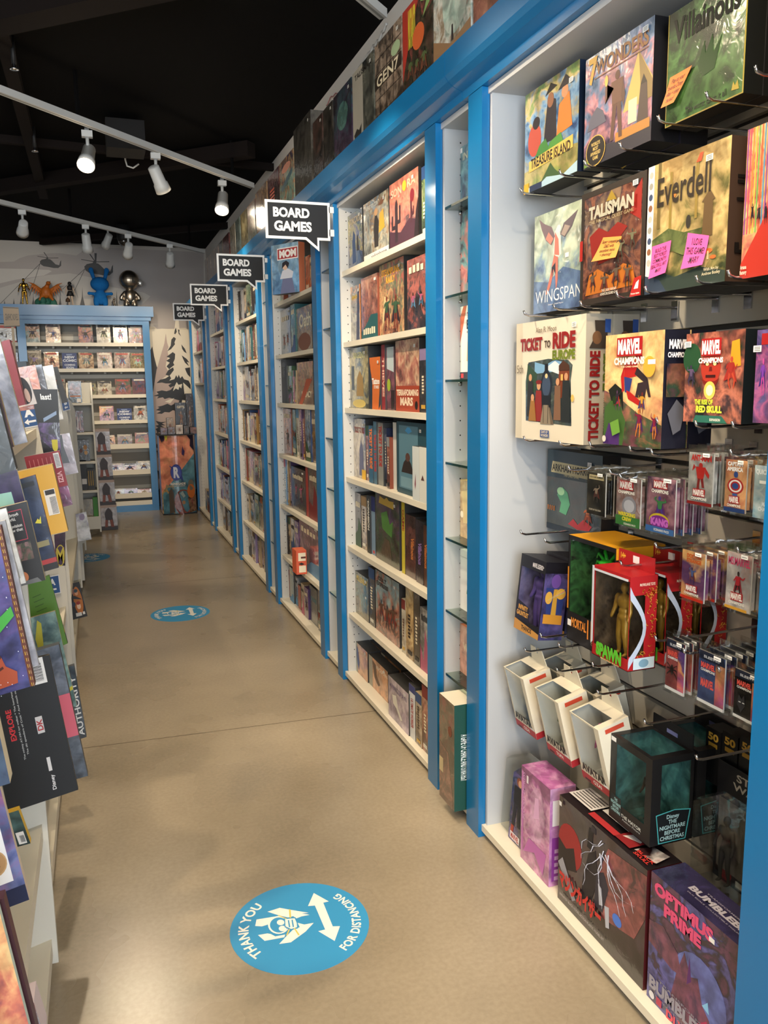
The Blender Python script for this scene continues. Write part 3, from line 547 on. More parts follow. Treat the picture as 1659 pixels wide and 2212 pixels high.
# talisman
game('board_game_box', 'dark brown fantasy quest game box, red dragon, orange note on the front', 1.20, (1253, 425), (1257, 657), (1390, 368), (1397, 640), .075, '2a1a16 5c2a1c 8a4a26 46343a 8a6a4a', '#1c1614', '#241c18',
     [('r', 'F', 0, 0, 1, .05, '#2e2620'), ('r', 'F', 0, 0, .05, 1, '#2e2620'), ('r', 'F', .95, 0, 1, 1, '#2e2620'), ('r', 'F', 0, .95, 1, 1, '#2e2620'), ('p', 'F', [(.15, .60), (.30, .66), (.45, .60), (.6, .66), (.75, .60), (.6, .5), (.5, .36), (.35, .34), (.2, .4)], '#8a1f18'), ('p', 'F', [(.3, .34), (.5, .36), (.45, .52), (.34, .5)], '#b23322'), ('p', 'F', [(.78, .70), (.94, .62), (.94, .95), (.84, .86)], '#9a241c'), ('p', 'F', [(.1, .08), (.9, .1), (.84, .26), (.7, .3), (.5, .22), (.3, .3), (.16, .26)], '#b0641e')] +
     figs('F', 4, .2, .2, [['#4a3a30', '#7a5a44', '#2a2422'], ['#5a4a3c', '#20201e', '#6a2a1c']], 3) + figs('F', 2, .45, .22, [['#6a6a50', '#3a3a30', '#4a2018']], 4, 1, .6, .95) +
     [('p', 'F', [(.44, .86), (.60, .85), (.52, .94)], '#a08428'), ('t', 'F', 'TALISMAN', .16, .74, .86, .855, '#b8b4a0', 0, .05), ('t', 'F', 'THE MAGICAL QUEST GAME', .17, .695, .86, .73, '#a8946c', 0, .01), ('t', 'F', 'THE CLASSIC FANTASY\nADVENTURE BOARD GAME', .38, .055, .66, .11, '#d8d0c0', 0, .01), ('r', 'F', .02, .40, .07, .58, '#a82018'), ('p', 'F', [(.84, 0), (1, 0), (1, .16), (.9, .15)], '#b0201c'), ('t', 'F', 'Pegasus Spiele', .86, .012, .98, .03, '#f0e8e0'), ('p', 'F', [(.90, .06), (.96, .06), (.97, .13), (.93, .11)], '#f0ece8')], sticker=(.86, .93, '#d8dce0'))
# everdell
oe, _ = game('board_game_box', 'golden forest game box with flowing script title and two pink notes', 1.20, (1400, 365), (1395, 632), (1575, 292), (1572, 612), .095, '3c4624 7a7434 b79a4a cfae5c a8843a', '#3a2a20', '#6a5428',
     [('r', 'F', 0, .14, .085, 1, '#e6e4dc')] + [('e', 'F', .042, .93-.085*i, .026, .026, ['#b8b4aa', '#9a988e', '#3a4a6a', '#8a5c40'][i % 4]) for i in range(9)] +
     [('p', 'F', [(.085, 0), (1, 0), (1, .08), (.7, .14), (.4, .10), (.085, .2)], '#2c3a34'), ('p', 'F', [(0, 0), (.3, 0), (.2, .1), (0, .15)], '#2f3d50'), ('r', 'F', .14, .5, .18, 1, '#6a5a2c'), ('r', 'F', .30, .45, .33, .9, '#8a7434'), ('r', 'F', .62, .5, .65, .92, '#8a7434'), ('p', 'F', [(.72, .35), (.84, .35), (.83, .60), (.86, .60), (.79, .68), (.70, .6), (.73, .6)], '#5c4628'), ('p', 'F', [(.085, .24), (.36, .3), (.5, .25), (.7, .3), (.72, .42), (.5, .42), (.3, .48), (.085, .42)], '6a7434 4c5a28 7c8240'), ('e', 'F', .55, .49, .03, .05, '#2a2620'), ('e', 'F', .80, .24, .05, .018, '#c8642c'), ('r', 'F', .79, .18, .81, .24, '#d8c090'), ('e', 'F', .86, .19, .035, .014, '#c8642c'), ('p', 'F', [(.62, .9), (.66, .96), (.7, .96), (.68, .9)], '#c04a28'), ('p', 'F', [(.34, .72), (.36, .735), (.39, .72), (.37, .70)], '#d07830'),
      ('t', 'F', 'Everdell', .14, .66, .80, .88, '#241a10', 0, .012), ('t', 'F', 'With Art by\nAndrew Bosley', .74, .06, .95, .12, '#e8dcb8', 0, 0), ('t', 'R', 'Everdell', .18, .20, .86, .74, '#0e0a08', 1, .02)], sticker=(.78, .90, '#e8e4d8'))
cp(oe, .10, 'second golden forest game box hidden behind the first on the same hooks')
# stripes game at right edge
game('board_game_box', 'bright striped rainbow game box with walking silhouettes, cut by the right post', 1.20, (1612, 285), (1603, 598), (1700, 245), (1696, 592), .08, 'd87a3c e0a24a c84a34 e8b860 d8643c', '#7a2a1c', '#8a3a2c',
     [('r', 'F', .02+.07*i, .3, .05+.07*i, 1, ['#7a3a8a', '#c83a5a', '#e87a2c', '#f0b03c', '#5aa04c', '#e8552c', '#3a8ab0'][i % 7]) for i in range(13)] + [('p', 'F', [(0, 0), (1, 0), (1, .5), (.6, .42), (.3, .26), (0, .1)], '#b02a1c')] + figs('F', 4, .45, .16, [['#1a1420', '#1a1420', '#1a1420']], 9, 1) + [('t', 'F', 'Artana\nFactory', .03, .02, .2, .09, '#f0e0d0')])
# ticket to ride
ott, _ = game('board_game_box', 'big cream railway travel game box with red title and painted steam train, spine towards camera', 1.20, (1117, 700), (1113, 945), (1262, 678), (1265, 962), .078, '#e0d6c0', '#a59c8c', '#b8ae9c',
     [('r', 'F', 0, 0, .10, 1, '#cfc4ac'), ('p', 'F', [(.17, .16), (.84, .14), (.82, .5), (.84, .62), (.78, .66), (.5, .68), (.2, .66), (.16, .5)], '24323c 3a4c54 4a5a50 6a7c86'), ('p', 'F', [(.30, .66), (.46, .63), (.60, .67), (.74, .64), (.74, .58), (.3, .56)], '#7aa8cc'), ('p', 'F', [(.45, .60), (.60, .66), (.72, .60), (.66, .55)], '#dfe4e6'), ('p', 'F', [(.19, .65), (.34, .56), (.32, .4), (.17, .42)], '#2c4630'), ('p', 'F', [(.66, .58), (.80, .6), (.80, .36), (.64, .36)], '#7a3c24'), ('e', 'F', .48, .46, .085, .13, '#1c2430'), ('e', 'F', .48, .46, .06, .09, '#3a4a62'), ('e', 'F', .48, .54, .02, .02, '#e0c890'), ('r', 'F', .41, .22, .55, .38, '#141820'), ('p', 'F', [(.40, .14), (.60, .14), (.54, .28), (.46, .28)], '#6a5c4c'), ('r', 'F', .455, .56, .505, .64, '#141820')] +
     [('p', 'F', [(.29, .16), (.43, .16), (.41, .42), (.33, .42)], '#8a2620'), ('e', 'F', .37, .46, .03, .035, '#c8946c'), ('e', 'F', .37, .49, .045, .018, '#7a1e1c'), ('p', 'F', [(.19, .2), (.29, .2), (.28, .5), (.20, .5)], '#23201e'), ('e', 'F', .24, .53, .025, .03, '#c8946c'), ('p', 'F', [(.44, .30), (.52, .30), (.56, .14), (.40, .14)], '#8a7c68'), ('r', 'F', .445, .15, .452, .3, '#2c2824'), ('r', 'F', .51, .15, .517, .3, '#2c2824'), ('p', 'F', [(.66, .62), (.72, .66), (.80, .62), (.80, .58), (.66, .58)], '#4a2c1c'), ('r', 'F', .69, .50, .72, .55, '#d8b060'), ('r', 'F', .75, .50, .78, .55, '#d8b060'), ('p', 'F', [(.22, .16), (.34, .16), (.31, .34), (.25, .34)], '#9a6a2c'), ('e', 'F', .28, .36, .025, .03, '#c8946c'), ('p', 'F', [(.60, .18), (.70, .18), (.69, .46), (.61, .46)], '#7c5a44'), ('p', 'F', [(.70, .17), (.83, .17), (.81, .50), (.72, .50)], '#22282a'), ('e', 'F', .765, .53, .025, .03, '#c8946c'), ('e', 'F', .65, .49, .025, .03, '#c8946c'), ('e', 'F', .855, .36, .02, .03, '#d8b860')] +
     [('t', 'F', 'TICKET', .08, .755, .42, .865, '#8c1c1a', 0, .05), ('t', 'F', 'TO', .45, .77, .54, .83, '#4a3a2c', 0, .04), ('t', 'F', 'RIDE', .57, .755, .88, .885, '#8c1c1a', 0, .05), ('t', 'F', 'EUROPE', .57, .665, .88, .745, '#6a7a1c', 0, .05), ('t', 'F', 'Alan R. Moon', .32, .90, .62, .945, '#6a5a48', 0, 0), ('t', 'F', '15th', .0, .57, .13, .64, '#7a6c58', 0, .0), ('r', 'F', .41, .03, .54, .09, '#2a4a8a'), ('t', 'F', 'DAYS OF\nWONDER', .42, .035, .53, .085, '#e8d8b0', 0, .02),
      ('t', 'R', 'TICKET TO RIDE', .14, .03, .55, .72, '#7a1616', 1, .05), ('t', 'R', 'EUROPE', .66, .42, .92, .70, '#4c5c1c', 1, .05), ('t', 'R', '15TH ANNIVERSARY', .72, .05, .88, .36, '#5a4a3c', 1, .02), ('p', 'R', [(.1, .74), (.85, .74), (.8, .86), (.9, .95), (.3, .95), (.35, .84)], '#3a3028'), ('e', 'R', .4, .82, .18, .05, '#6a4a30'), ('r', 'R', .7, .86, .92, .96, '#2a4a8a')], sticker=(.86, .93, '#f4f4f0'))
cp(ott, .085, 'second copy of the cream railway game box, behind the first')
# marvel champions core
oc, _ = game('board_game_box', 'large yellow superhero card game box with red acrobat figure, black spine', 1.17, (1310, 725), (1302, 960), (1437, 712), (1427, 968), .066, 'c8742c e0983c eeb450 f2cc70 e8b454', '#141422', '#2a2430',
     [('p', 'F', [(0, 0), (1, 0), (1, .2), (.6, .3), (.3, .42), (0, .5)], '6a2a3a 3c5a34 a0542c 582a5a'), ('p', 'F', [(.0, .0), (.36, 0), (.40, .22), (.22, .46), (.02, .34)], '#3e5f2c'), ('e', 'F', .22, .44, .09, .08, '#57822f'), ('p', 'F', [(.08, .5), (.2, .56), (.34, .5), (.36, .3), (.3, .42), (.14, .4)], '#141a14'), ('p', 'F', [(.0, .0), (.3, 0), (.3, .14), (.1, .2)], '#4a2a6a')] +
     [('p', 'F', [(.36, .60), (.56, .62), (.58, .74), (.42, .80), (.36, .72)], '#b41f1c'), ('e', 'F', .60, .79, .06, .05, '#b41f1c'), ('p', 'F', [(.36, .62), (.50, .60), (.46, .48), (.38, .48)], '#2a3a7a'), ('p', 'F', [(.40, .5), (.48, .48), (.66, .40), (.64, .36), (.44, .42)], '#b41f1c'), ('p', 'F', [(.36, .72), (.30, .62), (.33, .48), (.37, .5), (.36, .6)], '#b41f1c'), ('p', 'F', [(.54, .64), (.72, .56), (.78, .44), (.82, .44), (.76, .60), (.58, .70)], '#2e2228'), ('p', 'F', [(.6, .56), (.76, .58), (.72, .42), (.56, .44)], '#33262c')] +
     figs('F', 2, .2, .26, [['#b0301c', '#d8a03c', '#7a1a4a'], ['#7a1a3a', '#c8742c', '#402058']], 6, .9, .5, 1.0) + figs('F', 2, .42, .2, [['#c8902c', '#7a2a1c', '#3a3a6a'], ['#2a2230', '#5a3a5a', '#b83020']], 16, .9, .05, .95) + [('e', 'F', .22, .41, .035, .04, '#1c3414'), ('p', 'F', [(.15, .2), (.3, .24), (.34, .12), (.2, .08)], '#6a9a3c'), ('e', 'F', .80, .70, .10, .09, '#e0a83c'), ('r', 'F', .24, .80, .68, .965, '#a81a1c'), ('t', 'F', 'MARVEL', .26, .815, .66, .95, '#f8f4ee', 0, .05), ('t', 'F', 'CHAMPIONS', .20, .725, .72, .79, '#f8f0e4', 0, .05), ('t', 'F', 'THE CARD GAME', .32, .70, .62, .715, '#f0dcb0'), ('e', 'F', .05, .05, .035, .03, '#d8d0c0'), ('r', 'F', .78, .72, .9, .76, '#f0f0f0'),
      ('t', 'R', 'MARVEL', .12, .84, .9, .92, '#e8e4e8', 0, .05), ('t', 'R', 'CHAMPIONS', .08, .77, .92, .815, '#e8e4e8', 0, .04), ('r', 'R', .06, .44, .95, .72, '5c2a3c 2a4a34 8a4a2c 2c2a44'), ('p', 'R', [(.15, .30), (.5, .42), (.85, .34), (.7, .16), (.4, .12)], '#5a5a62')])
cp(oc, .07, 'second yellow superhero card game box, only its black spine showing')
osk, _ = game('board_game_box', 'superhero card game expansion box with snarling red face and yellow title', 1.19, (1482, 722), (1477, 912), (1610, 710), (1602, 915), .05, '1c2a2c 4a2c34 c85a24 7a3424 2a3a30', '#10181c', '#1a1a20',
     [('e', 'F', .12, .72, .16, .17, '#1f4a2c'), ('e', 'F', .46, .62, .17, .2, '#b03424'), ('p', 'F', [(.33, .68), (.44, .66), (.42, .63), (.35, .64)], '#4a1010'), ('p', 'F', [(.48, .66), (.59, .68), (.57, .64), (.50, .63)], '#4a1010'), ('p', 'F', [(.44, .62), (.48, .62), (.49, .57), (.43, .57)], '#6a1814'), ('p', 'F', [(.3, .5), (.38, .46), (.54, .46), (.62, .5), (.56, .42), (.36, .42)], '#7a1c16'), ('e', 'F', .40, .65, .03, .02, '#e8e0a0'), ('e', 'F', .53, .65, .03, .02, '#e8e0a0'), ('r', 'F', .38, .50, .55, .53, '#3a0c0c'), ('e', 'F', .46, .36, .10, .10, '#f4c85c'), ('e', 'F', .46, .36, .06, .06, '#fdf4c4'), ('p', 'F', [(.78, .60), (.96, .62), (.92, .9), (.8, .88)], '#d89a24')] + figs('F', 1, .55, .34, [['#a02c24', '#b8442c', '#a02c24']], 5, .9, .6, 1) + figs('F', 1, .5, .3, [['#5a4a6a', '#3a2c4a', '#2a2a3a']], 8, .9, 0, .3) +
     [('r', 'F', .30, .74, .64, .93, '#a81a1c'), ('t', 'F', 'MARVEL', .31, .755, .63, .91, '#f8f4ee', 0, .05), ('t', 'F', 'CHAMPIONS', .26, .66, .68, .72, '#f8f4ee', 0, .05), ('t', 'F', 'THE RISE OF', .22, .20, .54, .26, '#c8d83c', 0, .05), ('t', 'F', 'RED SKULL', .25, .11, .70, .19, '#d8e048', 0, .06), ('p', 'F', [(.2, 0), (.8, 0), (.7, .08), (.25, .08)], '#2a6a5a'), ('t', 'F', 'EXPANSION', .5, .02, .68, .05, '#f0ece0', 0, .02)], sticker=(.06, .88, '#f4f4f4'))
for i in range(2): cp(osk, .052*(i+1), ['second expansion box behind the red faced one, dark spine visible', 'third expansion box on the red face hooks, furthest back'][i])
game('board_game_box', 'purple superhero expansion box cut off at the right post', 1.19, (1634, 715), (1628, 912), (1686, 707), (1682, 917), .05, '2a1c4a 5a2c7a a83c8a 3c3a8a 6a4ca0', '#141024', '#1c1428', [('r', 'F', .2, .84, .5, .96, '#a81a1c')] + figs('F', 2, .5, .4, [['#7a3cb0', '#c84aa0', '#3a2a7a']], 5), sticker=(.1, .8, '#f4f4f4'))
# arkham horror
game('board_game_box', 'dark teal horror card game box with glowing green mist, below the railway game', 1.33, (1183, 978), (1182, 1142), (1298, 975), (1302, 1172), .06, '10181c 1c2c30 2c3c3c 3a2c28 20302c', '#181a1c', '#26323a',
     [('r', 'F', 0, .66, 1, 1, '#2f3f4a'), ('p', 'F', [(.07, .72), (.88, .70), (.9, .84), (.1, .86)], '#b8ac84'), ('t', 'F', 'ARKHAM HORROR', .09, .74, .86, .83, '#26221c', 0, .03), ('t', 'F', 'THE CARD GAME', .32, .69, .60, .72, '#b8ac84'), ('p', 'F', [(.2, .45), (.3, .56), (.4, .5), (.45, .36), (.38, .22), (.25, .24), (.28, .36)], '#58a07a'), ('e', 'F', .27, .50, .07, .05, '#a8d8a8'), ('p', 'F', [(.42, .12), (.52, .2), (.6, .14), (.7, .22), (.85, .16), (.8, .1), (.6, .08)], '#a82c38'), ('r', 'F', 0, 0, 1, .07, '#1c2a3a')] + [('r', 'F', .02+.04*i, .24, .035+.04*i, .30, '#c8763c') for i in range(4)] + figs('F', 1, .25, .3, [['#b05a2c', '#8a3c20', '#6a2c1c']], 2, 1, .6, .9), sticker=(.8, .88, '#e0e0e0'))
# hanging blister packs
def pack(label, X, TL, TR, BL, BR, pal, dec, n=3, step=.024, group=None, thick=.014, name='hero_card_pack', hdr='#e8ecee'):
    a, b_, c_, d_ = (at(*p, 0, X) for p in (TL, TR, BL, BR)); yf, yn = (a.y+c_.y)/2, (b_.y+d_.y)/2
    z0 = (c_.z+d_.z)/2; h = ((a.z-c_.z)+(b_.z-d_.z))/2; w = yf-yn
    for i in range(n):
        o = empty(name, place(X+step*i, yf, yn, z0), RZ, label if i == 0 else ' '.join(label.split(',')[0].split()[:9])+', %s behind the front one' % ['', 'directly', 'second', 'third', 'fourth', 'fifth'][i], 'card pack', group)
        if i == 0:
            mb = MB(); mb.box(-w/2, w/2, 0, .003, 0, h, M_('#c8c4bc'), {'F': M_(pal)}); mb.box(-w/2+.003, w/2-.003, .003, thick, .006, h*.86, M_(pal)); decals(mb, boxfaces(w, .003, h), dec); mc = mb.build('printed_card', o)
            m2 = MB(); m2.box(-w/2-.004, w/2+.004, -.003, thick+.002, -.006, h*1.0, CLEAR); m2.box(-w/2-.004, w/2+.004, .0, .0006, h, h+.016, CLEAR); mp = m2.build('clear_blister', o)
            m3 = MB(); m3.box(w*.12, w*.38, -.0042, -.0036, h*.93, h*1.0, ink('#f2f2ee')); m3.box(w*.15, w*.35, -.0045, -.0042, h*.955, h*.965, ink('#55585a')); ms = m3.build('price_sticker', o); base = o
        else:
            for q_ in (mc, mp, ms):
                c2 = q_.copy(); COL.objects.link(c2); c2.parent = o
    return (yf, yn, z0, h)
MV = [('r', 'F', .12, .74, .70, .93, '#a81c20'), ('t', 'F', 'MARVEL', .14, .76, .68, .915, '#f6f2ee', 0, .05), ('t', 'F', 'CHAMPIONS', .08, .66, .76, .725, '#f4f0e8', 0, .04)]
MVb = [('r', 'F', .22, .16, .72, .31, '#a81c20'), ('t', 'F', 'MARVEL', .24, .175, .70, .295, '#f6f2ee', 0, .05), ('t', 'F', 'CHAMPIONS', .16, .095, .80, .15, '#f4f0e8', 0, .04)]
pack('dark horror card pack with cream title, hanging on the leftmost pack hook', 1.20, (1270, 1022), (1312, 1022), (1266, 1108), (1304, 1116), '16161c 2c2a26 4a4436 26262c', [('p', 'F', [(.1, .84), (.9, .84), (.88, .94), (.12, .95)], '#c8b88c'), ('t', 'F', 'ARKHAM HORROR', .14, .87, .86, .92, '#26221c', 0, .02)] + figs('F', 1, .5, .5, [['#8a7a6a', '#3a3430', '#5a2420']], 2, 1.4) + [('t', 'F', 'SECRETS OF THE ORDER', .15, .10, .8, .14, '#c8c0b0')], 4)
pack('scenario card pack with a shiny armoured brute and yellow title', 1.19, (1336, 1030), (1390, 1036), (1327, 1130), (1377, 1141), '6a4a4a a08a88 8a6058 b0a0a4', MV + [('e', 'F', .55, .42, .3, .2, '#8a8a94'), ('e', 'F', .55, .42, .22, .13, '#b8bac4'), ('r', 'F', 0, 0, 1, .2, '#3a7a3c'), ('t', 'F', 'WRECKING\nCREW', .10, .10, .82, .28, '#e8d83c', 0, .05), ('t', 'F', 'SCENARIO PACK', .35, .02, .85, .06, '#f0ece0')], 4)
pack('scenario card pack with a throned armoured figure and purple title', 1.19, (1402, 1030), (1465, 1036), (1393, 1146), (1452, 1156), '5a3048 8a4a68 b87a8c 4a2a50', [('r', 'F', .22, .80, .72, .95, '#a81c20'), ('t', 'F', 'MARVEL', .24, .815, .70, .935, '#f6f2ee', 0, .05), ('t', 'F', 'CHAMPIONS', .16, .72, .76, .785, '#f4f0e8', 0, .04)] + figs('F', 1, .5, .5, [['#3a7a4a', '#4a3a8a', '#5a2a6a']], 4, 1.5) + [('e', 'F', .48, .22, .36, .14, '#c8b02c'), ('e', 'F', .48, .2, .34, .12, '#7a2a8a'), ('t', 'F', 'KANG', .18, .13, .80, .27, '#c86ac8', 0, .07), ('r', 'F', 0, 0, 1, .11, '#3a6aa8'), ('t', 'F', 'SCENARIO PACK', .3, .03, .85, .075, '#f0ece0')], 4)
pack('grey hero card pack with a figure in a red suit, upper pack row', 1.19, (1496, 974), (1548, 984), (1478, 1088), (1532, 1092), '7a7a7c a0a09c c0beb8 8a8a8a', [('t', 'F', 'ANT-MAN', .1, .84, .92, .96, '#c82a20', 0, .05), ('e', 'F', .5, .76, .08, .05, '#a82a24'), ('p', 'F', [(.38, .5), (.62, .5), (.7, .73), (.3, .73)], '#b02420'), ('p', 'F', [(.40, .52), (.5, .5), (.46, .3), (.36, .3)], '#7a1c1c'), ('p', 'F', [(.52, .5), (.62, .52), (.68, .34), (.58, .34)], '#7a1c1c'), ('p', 'F', [(.70, .72), (.86, .6), (.84, .52), (.68, .62)], '#b02420'), ('p', 'F', [(.30, .72), (.16, .64), (.22, .78)], '#b02420')] + MVb + [('r', 'F', 0, 0, 1, .06, '#8a1c1c')], 4)
pack('orange hero card pack with a round striped shield, upper pack row', 1.19, (1572, 990), (1618, 998), (1561, 1100), (1606, 1111), 'c86a24 e8a04c d8842c b85a20', [('t', 'F', 'CAPTAIN\nAMERICA', .08, .78, .82, .96, '#f4f4f4', 0, .05), ('e', 'F', .5, .72, .1, .06, '#2c4a8a')] + [('e', 'F', .5, .50, .38*k_, .15*k_, c_) for k_, c_ in ((1, '#a82424'), (.8, '#e8e4e0'), (.6, '#a82424'), (.4, '#2c4a8a'))] + [('p', 'F', [(.4, .36), (.6, .36), (.66, .26), (.34, .26)], '#3a5a9a')] + MVb + [('r', 'F', 0, 0, 1, .08, '#24407a')], 4)
pack('icy blue hero card pack at the right post, upper pack row', 1.19, (1640, 1005), (1700, 1012), (1617, 1112), (1676, 1130), '7ab0d0 a8d0e0 d0e4ec 5a90c0', [('t', 'F', 'QUICKSILVER', .05, .82, .95, .93, '#e8eef4', 0, .05), ('t', 'F', 'MARVEL\nCHAMPIONS', .2, .14, .9, .32, '#e8f0f8', 0, .05), ('r', 'F', .2, .66, .5, .72, '#f0f0ee')], 3)
pack('purple and orange sorcerer hero card pack, lower pack row', 1.17, (1479, 1190), (1530, 1196), (1466, 1290), (1514, 1299), 'd88a2c 7a3a6a 5a2a6a e8a83c', [('t', 'F', 'DOCTOR\nSTRANGE', .2, .76, .85, .94, '#c85a20', 0, .05)] + figs('F', 1, .55, .4, [['#4a5a8a', '#3a2a5a', '#7a3a20']], 4, 1.3) + MVb + [('r', 'F', 0, 0, 1, .06, '#c8301c')], 5, .03)
pack('pale hero card pack with a running girl in red, lower pack row', 1.19, (1580, 1194), (1633, 1202), (1558, 1310), (1612, 1322), 'c8b8b4 d8d0cc b8b4b8 c09a94', [('t', 'F', 'MS.MARVEL', .06, .78, .94, .92, '#c83a6a', 0, .03)] + figs('F', 1, .5, .5, [['#a82430', '#2a1a1c', '#8a2a34']], 7, 1.3) + MVb + [('r', 'F', 0, 0, .9, .05, '#e0a83c')], 3)
def sleeves(label, X, TL, TR, BL, BR, pal, dec, n, step=.02):
    hd = [('p', 'F', [(0, .84), (1, .84), (.95, 1.0), (.05, 1.0)], '#1a2238'), ('t', 'F', 'SLEEVES', .2, .88, .8, .93, '#e0e4ec', 0, .02)]
    fc = [('r', 'F', .66, 0, 1, .84, 'b02a8a d84a3c e8902c 5a2a8a'), ('r', 'F', 0, 0, 1, .06, '#e8e8ea'), ('t', 'F', 'CHAMPIONS', .1, .62, .64, .67, '#f0f0f0', 0, .04), ('t', 'F', 'MARVEL', .1, .68, .64, .79, '#e85a50', 0, .05)]
    return pack(label, X, TL, TR, BL, BR, pal, fc+hd+dec, n, step, None, .008, 'card_sleeve_pack')
sleeves('red card sleeve pack with a black spider emblem', 1.17, (1442, 1374), (1482, 1398), (1435, 1486), (1474, 1502), '7a1c20 a02a2c 8a2024', [('e', 'F', .36, .42, .07, .1, '#141014')] + [('p', 'F', [(.36, .44), (.36+s_*.26, .44+q_), (.36+s_*.3, .36+q_), (.36+s_*.24, .42+q_), (.36, .41)], '#141014') for s_ in (-1, 1) for q_ in (-.12, .0, .1)], 3)
sleeves('blue card sleeve pack with a red and white logo', 1.17, (1519, 1410), (1578, 1424), (1497, 1514), (1552, 1528), '1c3c7a 2a4c8c 24407c', [('t', 'F', 'MARVEL', .12, .32, .62, .48, '#e86058', 0, .05)], 6, .028)
sleeves('black card sleeve pack with a white line drawn mask', 1.17, (1588, 1448), (1650, 1462), (1583, 1550), (1638, 1568), '0c0c10 18181c 101014', [('p', 'F', [(.14, .3), (.2, .5), (.3, .42), (.4, .52), (.44, .3), (.3, .14)], '#2c2c32'), ('r', 'F', .2, .34, .28, .36, '#e0e0e4'), ('r', 'F', .34, .34, .42, .36, '#e0e0e4')], 6, .028)
# sticky notes
def note(label, X, c4, col, text, grp=None):
    P = [at(px, py, 0, X) for px, py in c4]; mb = MB(); q = Q(*P); n_ = 5     # c4: BL BR TR TL
    vs = [q.at(i/n_, j/n_, .002+.006*((1-j/n_)**2)+.002*((i/n_-.5)**2)) for j in range(n_+1) for i in range(n_+1)]
    ctr = sum(P, Vector())/4; vs = [v-ctr for v in vs]
    mb.mesh(vs, [(j*(n_+1)+i, j*(n_+1)+i+1, (j+1)*(n_+1)+i+1, (j+1)*(n_+1)+i) for j in range(n_) for i in range(n_)], ink(col, .7), True)
    V, Fc = glyphs(text, .005); vs2 = []
    for a, b_ in V: u_, v_ = .08+.84*a, .12+.76*b_; vs2.append(q.at(u_, v_, .0028+.006*((1-v_)**2)+.002*((u_-.5)**2))-ctr)
    mb.mesh(vs2, Fc, ink('#2a1418')); return mb.build('sticky_note', loc=ctr, label=label, cat='sticky note')
note('orange handwritten sticky note on the dark green game box', 1.208, [(1434, 235), (1462, 222), (1497, 141), (1450, 168)], '#f0874a', 'Play as your\nfavorite Disney\nvillain + defeat\nthe hero!')
note('orange handwritten sticky note on the dark quest game box', 1.198, [(1283, 566), (1336, 556), (1345, 510), (1305, 513)], '#f0a04a', 'Super competitive\nD&D with\nexcellent minis\n+ theming!')
note('pink handwritten sticky note at lower left of the golden forest box', 1.198, [(1407, 603), (1444, 589), (1452, 519), (1411, 533)], '#ee5aa8', 'BUILD THE\nBEST FOREST\nCOMMUNITY!\nBEAUTIFUL ART\n-MARY')
note('pink handwritten sticky note in the middle of the golden forest box', 1.198, [(1477, 582), (1524, 572), (1534, 509), (1488, 503)], '#ee5aa8', 'I LOVE\nTHIS GAME!\n-MARY')
# peg hooks
HK = [(1124, 412), (1208, 373), (1262, 353), (1338, 315), (1421, 257), (1525, 207), (1631, 151), (1131, 677), (1195, 663), (1253, 657), (1331, 637), (1393, 626), (1503, 604), (1572, 592), (1131, 948), (1208, 958), (1273, 961), (1359, 970), (1406, 978), (1417, 910), (1501, 917), (1581, 919),
      (1227, 1012), (1316, 1020), (1338, 1030), (1577, 979), (1124, 1151), (1176, 1169), (1415, 1180), (1592, 1190), (1415, 1381), (1476, 1408), (1551, 1448), (1133, 1405), (1202, 1448), (1290, 1497), (1206, 1395), (1279, 1437), (1167, 1374), (1391, 1561), (1503, 1638), (1340, 1219), (1638, 1245)]
UNDER = ['far corner of the pirate game', 'pirate game', 'pink sunset game', 'pink sunset game, right end', 'green game', 'green game, middle', 'green game, right end', 'bird game, left end', 'bird game', 'quest game, left end', 'quest game', 'golden forest game, left end', 'golden forest game', 'striped rainbow game', 'railway game, left end', 'railway game', 'railway game, right end', 'yellow superhero game', 'yellow superhero game, right end', 'red face game, left end', 'red face game', 'purple expansion game',
         'dark horror card pack', 'armoured brute card pack', 'throned figure card pack', 'striped shield card pack', 'empty stretch beside the panel', 'empty stretch beside the horror game', 'sorcerer card pack', 'running girl card pack', 'spider sleeve pack', 'blue sleeve pack', 'black sleeve pack', 'first white figure box', 'second white figure box', 'third white figure box', 'green windowed box', 'red figure boxes', 'gauntlet figure box', 'tall black windowed box', 'space warrior blister pack', 'red boxes, top', 'grey metal post']
for i, (px, py) in enumerate(HK):
    p = at(px, py, 0, 1.165); mb = MB(); l = XBK-.013-1.165
    mb.tube([(0, 0, .014), (.004, 0, .004), (.018, 0, 0), (l*.5, 0, 0), (l, 0, .004)], .0032, CHROME, 8)
    h_ = mb.build('peg_hook', loc=(1.165, p.y, p.z-.006), label='chrome peg hook at the %s' % UNDER[i], cat='hook', group='chrome peg hooks on the slatwall')
    m2 = MB(); m2.box(l-.004, l, -.012, .012, -.03, .02, CHROME); m2.build('mounting_plate', h_)

